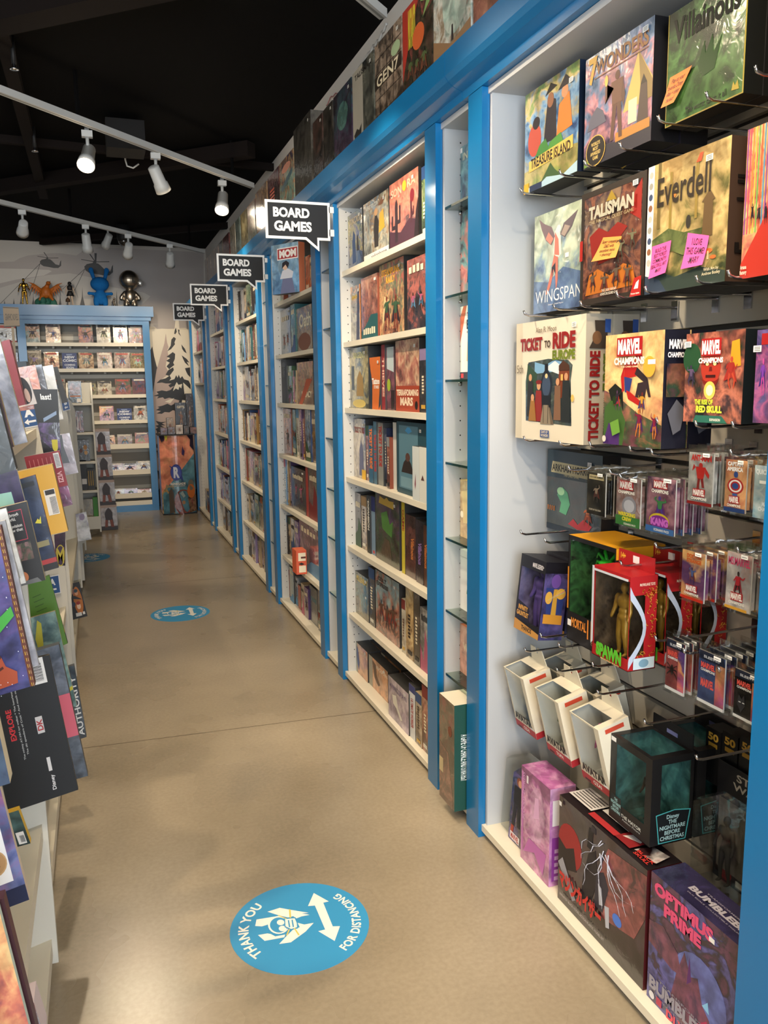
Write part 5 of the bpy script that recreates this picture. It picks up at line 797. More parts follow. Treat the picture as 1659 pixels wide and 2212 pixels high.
# first shelf bay
row(0, 6, [(742, 783, 446, '3a3460 6a6480 c0a840 8a8a44 4a4a5a', [('p', 'F', [(0, 0), (1, 0), (1, .25), (.5, .35), (0, .2)], '2a3a5a 4a5a7a'), ('p', 'F', [(.3, .1), (.55, .12), (.5, .6), (.38, .68), (.3, .5)], '#2c4a7a'), ('p', 'F', [(.6, .3), (.75, .3), (.7, .58), (.62, .55)], '#3a3428'), T('CONCORDIA', .1, .80, .95, .92, '#c8b8a0')], None, .075, 'yellow and blue game box with pale title'),
           (786, 840, 394, '7a7c70 9aa098 c8c4a8 a07a4a 6a8aa0', [('p', 'F', [(.45, .2), (.6, .2), (.62, .6), (.5, .78), (.42, .5)], '#2e2824'), ('e', 'F', .52, .76, .07, .06, '#d8a878'), ('p', 'F', [(.62, .4), (.85, .45), (.8, .75), (.66, .7)], '#d8a838'), ('p', 'F', [(.6, .84), (.75, .92), (.9, .95), (.78, .82)], '#7a4a2c'), ('r', 'F', 0, 0, 1, .14, '#e4e2dc'), T('xylophone', .3, .03, .92, .11, '#6a6a70'), T('A FEAST FOR ODIN', .1, .86, .6, .93, '#e8e8e0')], None, .08, 'busy cartoon game box with a white bottom band'),
           (842, 904, 344, '3a1c28 8a3430 d8542c e86a34 b84a30', [('p', 'F', [(0, 0), (1, 0), (1, .28), (.7, .36), (.4, .22), (0, .30)], '#4a2a3c'), ('p', 'F', [(.2, .1), (.3, .1), (.3, .66), (.25, .74), (.2, .66)], '#30202a'), ('p', 'F', [(.08, .3), (.2, .3), (.2, .36), (.13, .36), (.13, .52), (.08, .52)], '#30202a'), ('p', 'F', [(.3, .36), (.4, .36), (.4, .62), (.35, .62), (.35, .42), (.3, .42)], '#30202a'), ('r', 'F', .74, .28, .79, .6, '#4a2430'), ('p', 'F', [(.79, .38), (.86, .38), (.86, .5), (.83, .5), (.83, .43), (.79, .43)], '#4a2430'), T('SON', .06, .78, .44, .90, '#d8b098'), ('e', 'F', .54, .86, .07, .075, '#e8b030'), T('RA', .64, .80, .92, .92, '#d8b098'), ('e', 'F', .8, .66, .07, .09, '#7a1c2c'), ('p', 'F', [(.85, 0), (1, 0), (1, .6), (.92, .4)], '#241820')], None, .08, 'bright orange desert game box with cactus silhouettes'),
           (911, 922, 355, 'green')])
row(0, 5, [(746, 780, 612, '8a8a80 a09c8c 5a5c68 c8843c', [T('Splendor', .1, .74, .7, .86, '#c8a83c'), ('p', 'F', [(.5, 0), (.8, 0), (.85, .9), (.7, .95)], '#2a3050'), ('r', 'F', .9, 0, 1, 1, '#c87830')], None, .07, 'grey game box with orange edge and gold script'),
           (781, 816, 588, 'rust', None, None, None, 'rust coloured dungeon game box in plastic wrap'), (818, 873, 551, '5a3a24 a85c2c d8a050 6a7a5a b84a2c', [T('STEAMPUNK\nRALLY', .1, .72, .85, .92, '#e8a838', 0, .04), ('p', 'F', [(.1, .1), (.4, .5), (.2, .56)], '#d8c090')] + figs('F', 2, .35, .5, [['#3a5a40', '#7a3020', '#2a2430']], 3), None, .075, 'orange and green racing game box with glare'), (880, 924, 545, '2c2a34 4a3a40 b84a34 8a3428', None, None, .08, 'dark red fantasy game box beside the post')])
row(0, 4, [(750, 796, 745, '4a4c34 8a8450 b8a860 6a6848', [('p', 'F', [(.35, .2), (.75, .2), (.72, .5), (.55, .62), (.4, .5)], '#9a7c40'), ('r', 'F', .1, .3, .25, .7, '#3a4a5a'), ('e', 'F', .5, .08, .35, .07, '#c8b460'), T('ARGENT', .2, .82, .85, .92, '#c8c890')], None, .075, 'olive castle game box in glossy wrap'),
           (799, 822, 770, '#c86824', [T('Tattoo', .22, .48, .92, .60, '#f0ece4', 0, .05), ('p', 'F', [(0, 0), (.2, 0), (.25, .5), (0, .9)], '#1c2c3c'), T('STORIES', .4, .40, .85, .46, '#f0ece4'), ('p', 'F', [(.8, 0), (1, .1), (1, .6)], '#1c2c3c')], None, None, 'orange game box spine with black and white lettering'),
           (824, 832, 744, '#8a2c34', [T('THIEVES', .25, .2, .8, .8, '#e8c8b0', -1)], None, None, 'dark red game spine'), (833, 853, 748, '5a2434 7a2c48 8a3a50 4a6a6a', [('p', 'F', [(.1, .66), (.9, .6), (.9, 1), (.1, 1)], '#b8c8cc'), ('e', 'F', .3, .4, .2, .1, '#a0b838'), ('r', 'F', .55, .02, .95, .32, '#2a1c20')], None, None, 'maroon and white game box spine'),
           (855, 906, 722, '7a2c20 a84a34 c87850 e0b080 a85c44', [('r', 'F', 0, 0, 1, .36, '#a8442c'), T('TERRAFORMING', .04, .22, .96, .31, '#f0dcc0', 0, .05), T('MARS', .2, .08, .74, .2, '#f0dcc0', 0, .05), ('e', 'F', .88, .09, .06, .06, '#1c1414')], None, .08, 'red planet game box with cream title'), (907, 922, 752, 'black')])
row(0, 3, [(756, 790, 906, '9a9084 b0a494 c8baa0 5a5a78', [('p', 'F', [(.45, .05), (.85, .05), (.8, .5), (.65, .66), (.5, .5)], '#5c6080'), T('TICKET TO RIDE', .1, .76, .95, .86, '#8a2c24', 0, .04), ('r', 'F', .68, 0, 1, .16, '#e0b020')], None, .07, 'cream railway game box with a blue coat figure'),
           (790, 797, 920, 'rust'), (797, 806, 920, '#2c6080', [T('TICKET TO RIDE', .2, .25, .85, .95, '#e87828', -1, .05)], None, None, 'blue railway game spine with orange title'), (806, 814, 911, '#4a7088', [T('TICKET TO RIDE', .2, .2, .85, .8, '#c03428', -1, .05)], None, None, 'pale blue railway game spine with red title'), (815, 828, 914, '#8a8c88', [T('TICKET TO RIDE', .2, .3, .8, .95, '#a83028', -1, .05)], None, None, 'grey railway game spine with red title'),
           (829, 836, 925, 'navy'), (836, 842, 945, 'rust'), (843, 857, 913, '#dcdcd4', [], None, None, 'plain white carton spine'), (858, 921, 916, '#244c5a', [('r', 'F', .08, .08, .74, .95, '#5a8496'), ('p', 'F', [(.3, .88), (.38, .93), (.46, .93), (.54, .88), (.42, .84)], '#4aa0d8'), ('p', 'F', [(.16, .30), (.60, .30), (.5, .44), (.42, .5), (.34, .5), (.24, .44)], '#2c2220'), ('e', 'F', .39, .52, .08, .06, '#5a3c34'), ('r', 'F', .14, .1, .68, .24, '#7aa0ae')], None, .12, 'large teal boxed game with a hooded figure'),
           (891, 906, 966, '#cfd6d6', [('p', 'F', [(.3, .3), (.45, .5), (.5, .3), (.4, .2)], '#8a4a5a')], 1.152, .03, 'small white booklet box in front of the teal box'), (906, 924, 968, '#d8dad4', [('p', 'F', [(.2, .4), (.4, .5), (.6, .4)], '#5a3a3a')], 1.152, .03, 'second small white booklet box beside the post')])
row(0, 2, [(749, 757, 1065, '#3c3a44', [('p', 'F', [(.3, .3), (.7, .3), (.6, .75)], '#c83a34')], None, None, 'grey game spine with red figure'), (757, 780, 1068, 'black'), (780, 792, 1075, 'tan'), (793, 800, 1072, '#22221f', [T('*EXPANSION', .25, .4, .8, .95, '#d8d4c8', -1, .05)], None, None, 'black game spine with white title'), (801, 811, 1075, '#7a94ac', [('r', 'F', 0, .75, 1, 1, '#28306a'), ('r', 'F', .3, .03, .8, .08, '#c83a3a')], None, None, 'blue and grey game spine'),
           (812, 863, 1082, '2c241c 4a3a2c 3c5a30 5a4440 584060', [('p', 'F', [(.15, .86), (.78, .84), (.78, .95), (.6, .94), (.5, .98), (.4, .94), (.2, .97)], '#b89a3c'), ('p', 'F', [(.25, .72), (.5, .78), (.62, .6), (.75, .66), (.7, .42), (.45, .46), (.3, .5)], '#4a7a34'), ('p', 'F', [(.2, .1), (.7, .08), (.6, .35), (.4, .38)], '6a5234 4a3424')], None, .08, 'green dragon game box in a dark frame'),
           (868, 875, 1087, '#c8b830', [T('GAME', .2, .6, .8, .9, '#a03024', -1)], None, None, 'yellow game spine'), (876, 898, 1118, '4a1c1c 6a2c1c 2a1412', [T('Villainous', .55, .3, .85, .65, '#c87a3c', -1)], None, None, 'dark red box with blackletter spine'), (899, 914, 1128, '2a1a1c 3c2438 1c1418', [T('Villainous', .3, .3, .8, .65, '#8a6aa8', -1)], None, None, 'dark purple box with blackletter spine'), (914, 926, 1138, '#4a2a1c', [T('Villainous', .2, .3, .7, .7, '#c8743c', -1)], None, None, 'brown box with blackletter spine')])
row(0, 1, [(746, 759, 1230, '#6a2430', [T('KEEPERS', .3, .05, .7, .5, '#d8c8c0', -1)], None, None, 'dark red game spine leaning out of line'), (761, 796, 1252, '6a5c3c 8a7a4c 5a8078 6a6a40', [T('MILLENIUM', .1, .80, .9, .93, '#d8c070', 0, .04), ('r', 'F', .76, .5, .84, .55, '#f0f0f0')], None, .075, 'green landscape game box with gold title'), (797, 810, 1232, 'dark'),
           (812, 863, 1262, '4a2018 8a4028 b8603c 98a098 88a8b0', [T('COLT\nEXPRESS', .05, .76, .55, .92, '#2c2420', 0, .05)] + figs('F', 3, .4, .4, [['#7a2a34', '#3a2028', '#b87040'], ['#5a3a24', '#2a2a34', '#8a3020']], 3), None, .08, 'western train robbery game box with blue side'), (868, 876, 1298, 'cream'), (877, 893, 1275, 'gold'), (894, 907, 1288, 'dark'), (908, 926, 1322, 'grey')])
SPN = [('r', 'F', 0, 0, .12, 1, '#a8b0a8'), T('WINGSPAN', .18, .72, .95, .84, '#f0e8d8', 0, .0), ('p', 'F', [(.06, .9), (.2, .8), (.3, .4), (.25, .1), (.12, .3), (.05, .6)], '#4a5e94')]
row(0, 0, [(758, 794, 1410, 'c87a30 d88a3c b86c2c', SPN, None, .07, 'orange bird game box'), (797, 838, 1452, 'c87a30 d88a3c a8703c', [('r', 'F', .0, 0, .2, 1, '#a8a494'), T('WINGSPAN', .25, .74, .97, .86, '#f0e8d8', 0, .0), ('p', 'F', [(.2, .9), (.4, .85), (.42, .5), (.6, .3), (.5, .22), (.3, .4)], '#6a5444')], None, .055, 'second orange bird game box with dark bird'),
           (839, 883, 1500, '8a7a98 a08cac b8a4b8 c8b8c4', [T('WINGSPAN', .05, .74, .9, .86, '#5a4a74', 0, .0), ('p', 'F', [(.2, .6), (.4, .66), (.5, .4), (.7, .2), (.6, .15), (.4, .35), (.25, .4)], '#e0dcd0')], 1.150, .07, 'lilac bird game box with white swans'), (884, 897, 1487, '#d8dce0', [('r', 'F', 0, .86, 1, 1, '#2c3878'), T('ULTIMATE WORKER', .3, .2, .7, .75, '#a82c28', -1)], 1.155, .07, 'white and navy game spine'), (898, 911, 1505, 'tan', None, 1.155, .2), (912, 926, 1490, 'rust', None, 1.158, .2)])
for i in range(1, 4): cp([o for o in COL.objects if o.get('label', '').startswith('second orange bird')][0], .065*i, 'orange bird game box duplicate, %s behind the front one on the bottom shelf' % ORD[i-1])
# second shelf bay
row(1, 6, [(590, 612, 600, 'rust'), (622, 648, 560, 'gold'), (649, 659, 552, 'teal'), (660, 668, 550, 'rust'), (668, 676, 552, 'gold')])
carton('board_game_box', 'sky blue game box with red logo turned outwards, top shelf, second shelf bay', 'board game', None, (1.0865, 4.7765, 2.0456), math.radians(-59),   .227, .05, .28, '3a80b8 5a9ccc 88b8d8', '#c87858', '#4a90c0', [('r', 'F', .22, .68, .98, .92, '#f0f0f0'), ('r', 'F', .24, .70, .96, .90, '#a82c34'), T('MOM', .30, .72, .92, .88, '#f0f0f0', 0, .06), ('p', 'F', [(.3, 0), (.85, 0), (.75, .3), (.72, .42), (.5, .44), (.4, .3)], '#6a7090'), ('p', 'F', [(.3, .3), (.75, .3), (.8, .42), (.6, .5), (.4, .46)], '#c8ccd8'), ('e', 'F', .5, .54, .09, .07, '#d8b8a0'), ('p', 'F', [(.38, .5), (.4, .62), (.55, .66), (.66, .6), (.6, .5), (.52, .58)], '#22202c')])
row(1, 5, [(586, 592, 676, 'pink'), (593, 598, 678, 'black'), (600, 628, 662, '5a6468 7a7c7c 8a7a68 9a8878', None, None, .08, 'grey plastic wrapped game box'), (629, 638, 655, 'teal'), (640, 674, 655, '6a5840 8a7454 a88a60 7a5440', [T('Oath', .2, .55, .95, .85, '#d8d4c0', 0, .02), ('e', 'F', .5, .22, .4, .2, '#7a4a34')], None, .08, 'brown game box with tall white script')])
row(1, 4, [(604, 620, 775, '#202226', [('e', 'F', .5, .88, .35, .06, '#4a5058'), T('USC', .3, .6, .7, .8, '#5a6068', -1)], None, None, 'tall black game spine'), (621, 631, 790, 'green'), (632, 635, 800, 'pink'), (636, 640, 800, 'tan'), (641, 677, 779, '4a2c20 8a5430 b88a50 a03c24', [T('LEGACY', .3, .17, .9, .32, '#e0d8c0', 0, .03), ('p', 'F', [(.1, 0), (.3, 0), (.95, .6), (.85, .5), (.6, .6)], '#b05030')], None, .08, 'brown game box with red rays and white title')])
row(1, 3, [(599, 611, 880, 'navy'), (612, 630, 884, 'rust'), (631, 640, 885, 'green'), (641, 647, 884, 'cream'), (648, 653, 885, 'purple'), (654, 659, 885, 'rust'), (660, 672, 886, 'blue'), (673, 684, 887, 'brown')])
row(1, 2, [(608, 613, 990, 'pink'), (614, 619, 992, 'sky'), (620, 624, 993, 'gold'), (625, 630, 995, 'purple'), (631, 660, 1018, '2a2018 4a3424 6a3c20', None, None, .08, 'black and brown game box behind the red spine'), (661, 667, 1009, '#a84038', [], None, None, 'red game spine'), (668, 688, 1012, '7a4030 8a5440 6a7464', None, None, .08, 'rust red sunburst game box at the right end')])
row(1, 1, [(604, 612, 1100, 'rust'), (613, 621, 1115, 'dark'), (622, 628, 1120, 'gold'), (629, 637, 1124, 'tan'), (638, 646, 1130, 'purple'), (647, 690, 1133, '5a3a5c 8a5a70 b08a98', None, None, .08, 'purple and pink starred game box')])
carton('card_game_box', 'small orange red card game box on the shelf edge, second shelf bay', 'card game', None, (1.098, 4.825, .3586), RZ, .11, .065, .15, '#d8603c', '#d05a3a', '#d86a44', [('r', 'R', .2, .56, .92, .9, '#e8dcc0'), ('r', 'R', .45, .66, .92, .74, '#5a2a1c'), ('r', 'R', .25, .08, .92, .36, '#e8dcc0'), ('p', 'R', [(.2, .44), (.5, .5), (.8, .42), (.5, .38)], '#2a1c18')])
row(1, 0, [(607, 614, 1225, 'sky'), (615, 622, 1228, 'brown'), (623, 625, 1232, 'red'), (626, 635, 1232, '6a7040 8a8c54'), (636, 643, 1250, 'grey'), (644, 650, 1268, '#b06a5c', [], None, None, 'pink game spine'), (651, 657, 1265, 'tan'), (658, 666, 1275, 'purple'), (667, 686, 1278, '182430 28405a 3c6078', [T('DUNE', .2, .6, .9, .72, '#5a8a98', 0, .02)], None, .08, 'dark blue game box with thin title'), (687, 696, 1280, 'navy')])
# the further bays: filled from the photograph's rhythm, mostly spines with a few faces
def fill(k, r, seed, p0, p1, hues):
    rr_ = random.Random(seed); items = []; x = p0; j = 0
    while x < p1-1.5:
        step_ = rr_.choice([2.4, 3, 3.5, 4.5, 9]) if k == 2 else rr_.choice([1.8, 2.4, 3, 6])
        items.append((x, min(p1, x+step_-.3), None, hues[j % len(hues)])); x += step_; j += 1
    row(k, r, items)
F2 = {6: 'dark black grey gold green'.split(), 5: 'tan teal sky red green cream'.split(), 4: 'grey tan brown cream black'.split(), 3: 'blue rust gold black orange cream'.split(), 2: 'teal tan pink grey rust'.split(), 1: 'grey brown green black tan'.split(), 0: 'lilac brown dark tan gold'.split()}
for r, hs in F2.items(): fill(2, r, 40+r, 514+(6-r)*1.2, 556+(6-r)*3, hs)
F3 = {6: 'red sky grey pink'.split(), 5: 'rust pink grey lilac brown'.split(), 4: 'green tan grey rust tan'.split(), 3: 'tan red orange green'.split(), 2: 'blue grey sky black pink'.split(), 1: 'sky rust blue lilac'.split(), 0: 'teal brown tan blue'.split()}
for r, hs in F3.items(): fill(3, r, 60+r, 455+(6-r)*2.2, 484+(6-r)*2.6, hs)
row(3, 0, [(491, 500, None, '3a5a8a 8a3a5a 2a3a4a', None, 1.07, .2, 'blue and pink game box sticking out over the base board')])
row(4, 6, [(420, 424, None, 'red'), (424, 427, None, 'pink'), (428, 435, None, 'black')]); row(4, 5, [(419, 422, None, 'tan'), (422, 425, None, 'blue'), (426, 432, None, 'black'), (433, 438, None, 'orange')]); row(4, 0, [(444, 447, None, 'tan'), (448, 454, None, 'dark')])
# boxes and bags in the narrow glass shelf units
def gbox(k, zi, pl, pr, tp, pal, dec, note_, X=1.19, d=.2, side=None):
    z = zi+.0006; yf, yn = ysolve(pl, X, z+.1), ysolve(pr, X, z+.1); lo, hi = YA(k)+PW+.016, YA(k)+PW+.237
    yf, yn = min(yf, hi), max(yn, lo); h = min(at(min(pr, px_of(X, yn, z)), tp, 0, X).z-z, min([q_ for q_ in (2.34, 2.09, 1.80, 1.52, 1.235, .965, .70, .39 if k else .46) if q_ > zi+.01])-zi-.012)
    return carton('board_game_box', note_, 'board game', 'games on the narrow glass shelves', place(X, yf, yn, z), RZ, yf-yn, d, h, pal, side, side, dec)
gbox(0, 2.09, 984, 1030, 296, '1c2c54 2c5070 4a90a8 6ab0b8', [T('INFLU', .15, .76, .98, .88, '#b8c0b0'), ('r', 'F', .0, .9, .12, .98, '#e8e8ec')], 'navy and teal game box on the top glass shelf beside the slatwall', 1.2, .06)
gbox(0, 1.80, 967, 1030, 443, '8a3a3c b05a4c 4a8a8c 2a2430', [('p', 'F', [(.42, .15), (.62, .15), (.92, .95), (.72, .99)], '#1c1c20'), T('UNLOCK!', .5, .35, .78, .92, '#f0ece4', 1, .05), ('p', 'F', [(.5, .2), (.8, .5), (.9, .6), (.8, .1)], '#d0a060')], 'red and teal escape game box with white slanting title', 1.2, .05)
gbox(0, 1.52, 979, 1030, 655, '#e8e4dc', [('p', 'F', [(0, .5), (0, .85), (.2, 1), (.4, 1)][::-1], '#c86a4c'), T('THROW', .42, .83, .95, .91, '#b02c30', 0, .04), T('BURRI', .40, .68, 1.0, .81, '#24242c', 0, .05), T('A DODGEBALL', .40, .63, .95, .66, '#33333a'), T('*EXTR', .5, .53, .95, .6, '#b02c30', 0, .04), ('p', 'F', [(.4, .25), (.5, .24), (.56, .5), (.46, .52)], '#d8b890'), ('r', 'F', .66, .18, 1, .46, '#b02c34'), ('r', 'F', 0, 0, 1, .10, '#2a2c3c'), ('r', 'F', .06, .02, .22, .08, '#c83a40')], 'white card game box with bold dark title on the third glass shelf', 1.2, .12, '#d8d4cc')
gbox(0, .965, 983, 1030, 1044, 'c8a060 d8b878 b89050', [('p', 'F', [(.1, .8), (.9, .9), (.9, .3), (.2, .25)], '#dcc894'), ('e', 'F', .75, .72, .3, .12, '#b83430'), ('p', 'F', [(.45, .25), (.6, .25), (.7, .6), (.5, .62)], '#2c2c2c'), ('e', 'F', .12, .4, .1, .06, '#f0e8d0')], 'tan cartoon game box on the fifth glass shelf', 1.2, .12, '#c8a468')
gbox(0, .70, 982, 1030, 1200, '#e4e4e4', [T('top', .55, .72, .95, .82, '#22262a'), ('p', 'F', [(.4, .3), (.7, .25), (.95, .5), (.8, .6), (.5, .52)], '#7aa04a'), ('r', 'F', 0, .88, 1, .885, '#a8a8a8')], 'white game box with green creature on the sixth glass shelf', 1.2, .12, '#dedede')
gbox(0, .46, 981, 1030, 1370, 'c86a48 d88a64 e0a080', [T('WERE', .2, .5, .98, .66, '#f0dcc0', 0, .05), T('WORDS', .6, .42, .98, .47, '#22242c')], 'coral game box with cream title on the lowest glass shelf', 1.2, .14, '#c87050')
carton('board_game_box', 'tall plastic wrapped green sided game box standing at the floor between blue posts', 'board game', None, place(1.075, 2.50, 2.372, .0456), RZ, .128, .24, .385, '2c2a20 4a4434 6a5a44 7a3c2c', '#1c4a40', '#d8d0bc',
       [('p', 'F', [(0, .55), (.6, .5), (.9, .1), (.9, 0), (0, 0)], '5a3c2c 8a5a44 4a3a30'), ('r', 'F', 0, .26, .26, .40, '#c0b088'), ('e', 'F', .72, .72, .12, .05, '#7a4430'), ('t', 'R', 'A GAME OF CHANCE AND STRATEGY', .10, .28, .22, .72, '#e8ece8', -1, .02), ('t', 'T', 'Keeper', .5, .25, .95, .5, '#3a3428', 0, .03), ('e', 'R', .5, .45, .06, .02, '#d8e0dc'), ('e', 'R', .5, .6, .06, .02, '#d8e0dc')])
gbox(1, .70, 714, 735, 1068, '5a8a4a d8dccc b0b8a0', [('r', 'F', .1, .25, .9, .4, '#c84a54'), ('r', 'F', 0, 0, 1, .18, '#6aa03c')], 'white and green game box on a narrow glass shelf between the first two bays', 1.19, .1)
gbox(1, .39, 713, 735, 1192, '2c6a9c 3a80b4 c85a3c', [T('MACHI', .05, .74, .95, .84, '#f0f0ee', 0, .04)], 'blue city game box on the lowest narrow shelf between the first two bays', 1.19, .1)
gbox(1, .0456, 722, 735, 1303, 'cream', [('r', 'F', 0, .0, 1, .4, '#4a8a6a')], 'cream boxed game at the bottom between the first two bays') if 0 else None
# ---------------------------------------------------------------- large boxes standing on top of the cornice
TOPS = [(1022, 1120, 'b8744c a05c3c 8a4a34 c88c64', [], 'orange brown'), (936, 1018, '8a7a5c b09a7c d8d8cc 9ab0a0 b8887c', [('e', 'F', .6, .55, .34, .36, 'a8c8b8 d8e0d0'), T('SPACE\nODYSSEY', .3, .62, .75, .84, '#4a3434', 0, .04), ('p', 'F', [(0, 0), (1, 0), (1, .2), (.5, .12), (0, .3)], '#8a6a4a'), ('p', 'F', [(.5, .14), (.56, .14), (.55, .3), (.51, .3)], '#241c20')], 'pale teal desert'),
        (870, 934, '3c2c24 5a4030 2c3424 8a3024', [('p', 'F', [(0, .2), (0, 1), (.6, 1), (.3, .7)], '#a03024'), T('MUTANTS', .2, .5, .45, .95, '#c8b838', 0, .05), ('e', 'F', .55, .55, .2, .14, '#c05a2c'), ('p', 'F', [(.62, .9), (.95, .8), (.7, .7), (.95, .98)], '#7a9a5a')] + figs('F', 3, .25, .3, [['#4a5a34', '#2a2420', '#6a3a24']], 5), 'red and dark monster'),
        (810, 868, '4a3c30 7a6450 a89078 5a4c40', [('r', 'F', .0, y, 1, y+.01, '#2a2018') for y in (.1, .3, .62, .8)] + [('r', 'F', x, 0, x+.012, 1, '#2a2018') for x in (.2, .45, .7)] + [('r', 'F', 0, .44, 1, .6, '#2c241c'), T('GEN7', .08, .45, .9, .59, '#d8ccb0', 0, .02), ('e', 'F', .8, .7, .16, .08, '#9ab08a')], 'brown portrait grid'),
        (762, 808, '3c3e38 55564c 6a6a5c 2c2e2c', [('r', 'F', 0, 0, .5, 1, '#a8a294'), T('TALISMAN', .12, .86, .9, .94, '#2a2620', 0, .03), ('p', 'F', [(.05, .14), (.2, .2), (.3, .16), (.42, .22), (.4, .08), (.1, .06)], '#1c1a18'), T('HERO', .1, .02, .4, .08, '#b8922c', 0, .04)], 'grey bat themed'),
        (721, 760, '2c2434 4a3450 34505a 3c2c34', [('e', 'F', .5, .6, .3, .2, '3a6a6c 5a8a7c')], 'purple and teal haunted'), (699, 719, '1c1a18 34302a 4a443c', [], 'black and brown'), (677, 697, '201c1a 3c342e 5a3a30', [], 'dark zombie themed'),
        (636, 673, '34302a 46423a 56524a 3c3834', [], 'tall dark brown'), (604, 635, '4a8070 8ab09c b8844c 4a4460', [('p', 'F', [(.1, .5), (.9, .7), (.9, .6), (.2, .4)], '#3a5c68'), ('e', 'F', .5, .8, .3, .08, '#c88a74')], 'green and orange'), (579, 603, '1c1820 3a2024 6a2020', [('r', 'F', .2, .3+i*.07, .6, .34+i*.07, '#c84a24') for i in range(6)], 'dark red lettered'), (553, 577, '8a5a34 6a3c24 a8804c', [], 'orange brown'), (535, 551, '6a7468 8a8c80 7a3c30', [], 'grey and red'), (520, 533, '6a6040 847a54 544c34', [], 'olive'), (509, 519, '5a7474 7c8c88', [], 'pale teal'),
        (497, 508, 'a89c84 c0b49c', [], 'beige'), (482, 495, '6a2424 8a3430 4a1c1c', [], 'dark red'), (473, 481, '5a4c40 7a6a58', [], 'brown'), (464, 472, '8a7464 a88c78', [], 'pinkish brown'), (456, 463, '8a7a68 a09080', [], 'faded tan'), (449, 455, '9a8474 b09c8c', [], 'faded pink'), (443, 448, '7c6c5c 94826e', [], 'faded brown')]
for i, (pl, pr, pal, dec, nm) in enumerate(TOPS):
    X = 1.085 if i < 16 else 1.10; z = 2.4926; yf, yn = ysolve(pl, X, z+.15), ysolve(pr, X, z+.15); tall = .36 if 'tall' in nm else .282
    yf = min(yf, YE-.01)
    if yf-yn < .02: continue
    carton('board_game_box', '%s game box on top of the cornice, %s from the right end' % (nm, (ORD+['fourteenth', 'fifteenth', 'sixteenth', 'seventeenth', 'eighteenth', 'nineteenth', 'twentieth', 'twenty first', 'twenty second'])[i]), 'board game', 'large games on top of the cornice', place(X, yf-.002, yn+.002, z), RZ, yf-yn-.004, .085, tall*(1 if i < 12 else .93), pal, None, None, dec, sticker=(.88, .9, '#d8d8d0') if i < 9 else None)
# cables along the top of the right wall
def cable(label, pts, r, m):
    mb = MB(); P = [at(px, py, 0, 1.424) for px, py in pts]; c0 = P[0]; Q_ = []
    for a, b_ in zip(P[:-1], P[1:]):
        for t in range(4): Q_.append(a.lerp(b_, t/4)+Vector((0, 0, .006*math.sin(t*PI/2)))-c0)
    Q_.append(P[-1]-c0); mb.tube(Q_, r, m, 6); return mb.build('cable', loc=c0, label=label, cat='cable')
cable('loose white cable drooping at the top of the right wall', [(835, 52), (827, 68), (818, 88), (808, 98), (800, 112), (780, 140), (765, 172)], .006, TRACK)
cable('thin pink wire stapled below the ceiling on the right wall', [(745, 192), (728, 202), (716, 208), (705, 228)], .003, ink('#b87878'))

# ================================================================= floor stickers
SB = '#2f93c8'
def bend(mb, s_, rad, a0, flip, size, frame, m, bold=.03):
    c = bpy.data.curves.new('t', 'FONT'); c.body = s_; c.resolution_u = 3; c.offset = bold; c.align_x = 'CENTER'; c.space_character = 1.05
    o = bpy.data.objects.new('t', c); me = bpy.data.meshes.new_from_object(o); V = [(p.co.x*size*.95, p.co.y*size) for p in me.vertices]; Fc = [tuple(p.vertices) for p in me.polygons]
    bpy.data.objects.remove(o); bpy.data.meshes.remove(me); bpy.data.curves.remove(c); out = []
    for x, y in V:
        if not flip: a = a0-x/rad; r_ = rad+y; out.append(frame(r_*math.cos(a), r_*math.sin(a)))
        else: a = a0+x/rad; r_ = rad-y; out.append(frame(r_*math.cos(a), r_*math.sin(a)))
    mb.mesh(out, Fc, m)
S1C = at(648, 1999, 2, 0); UP = (at(525, 2012, 2, 0)-at(782, 1985, 2, 0)).normalized(); RT = Vector((UP.y, -UP.x, 0))
def z2l(x, y):
    p = at(450+x*.2411, 1840+y*.2411, 2, 0)-S1C; return (p.dot(RT)/.195, p.dot(UP)/.195)
EMB = [(L_, '#f0efe8') for L_ in ([(530, 540), (640, 505), (720, 520), (870, 545), (900, 551), (835, 556), (908, 568), (835, 582), (790, 600), (760, 580), (715, 592), (640, 575), (590, 560)], [(420, 668), (432, 610), (630, 578), (690, 598), (600, 605), (560, 630), (535, 655), (480, 672)], [(445, 750), (530, 735), (560, 740), (600, 762), (690, 745), (680, 770), (505, 802)], [(635, 830), (690, 770), (765, 695), (820, 680), (800, 640), (860, 655), (945, 640), (870, 720), (740, 815)])]
EMB += [([(630+95*math.cos(t*PI/12), 660+80*math.sin(t*PI/12)) for t in range(24)], '#f0efe8'), ([(634+82*math.cos(t*PI/12), 660+68*math.sin(t*PI/12)) for t in range(24)], SB), ([(648+34*math.cos(t*PI/8), 637+25*math.sin(t*PI/8)) for t in range(16)], '#f0efe8'), ([(666+35*math.cos(t*PI/8), 692+25*math.sin(t*PI/8)) for t in range(16)], '#f0efe8'),
        ([(678, 600), (780, 590), (802, 640), (806, 690), (740, 708), (684, 680)], SB), ([(688, 608), (774, 600), (792, 642), (795, 680), (742, 696), (692, 672)], '#f0efe8'), ([(712, 618), (724, 616), (735, 680), (722, 682)], SB), ([(745, 614), (757, 613), (768, 678), (756, 680)], SB),
        ([(722, 520), (738, 522), (742, 596), (728, 596)], '#d8c860'), ([(622, 575), (632, 572), (705, 604), (696, 608)], '#d8c860'), ([(720, 700), (732, 700), (708, 755), (696, 755)], '#d8c860'), ([(765, 690), (778, 688), (818, 748), (806, 754)], '#d8c860'),
        ([(945, 375), (1080, 450), (1030, 462), (1115, 674), (1180, 672), (1132, 805), (985, 717), (1047, 702), (955, 487), (893, 492)], '#f0efe8')]
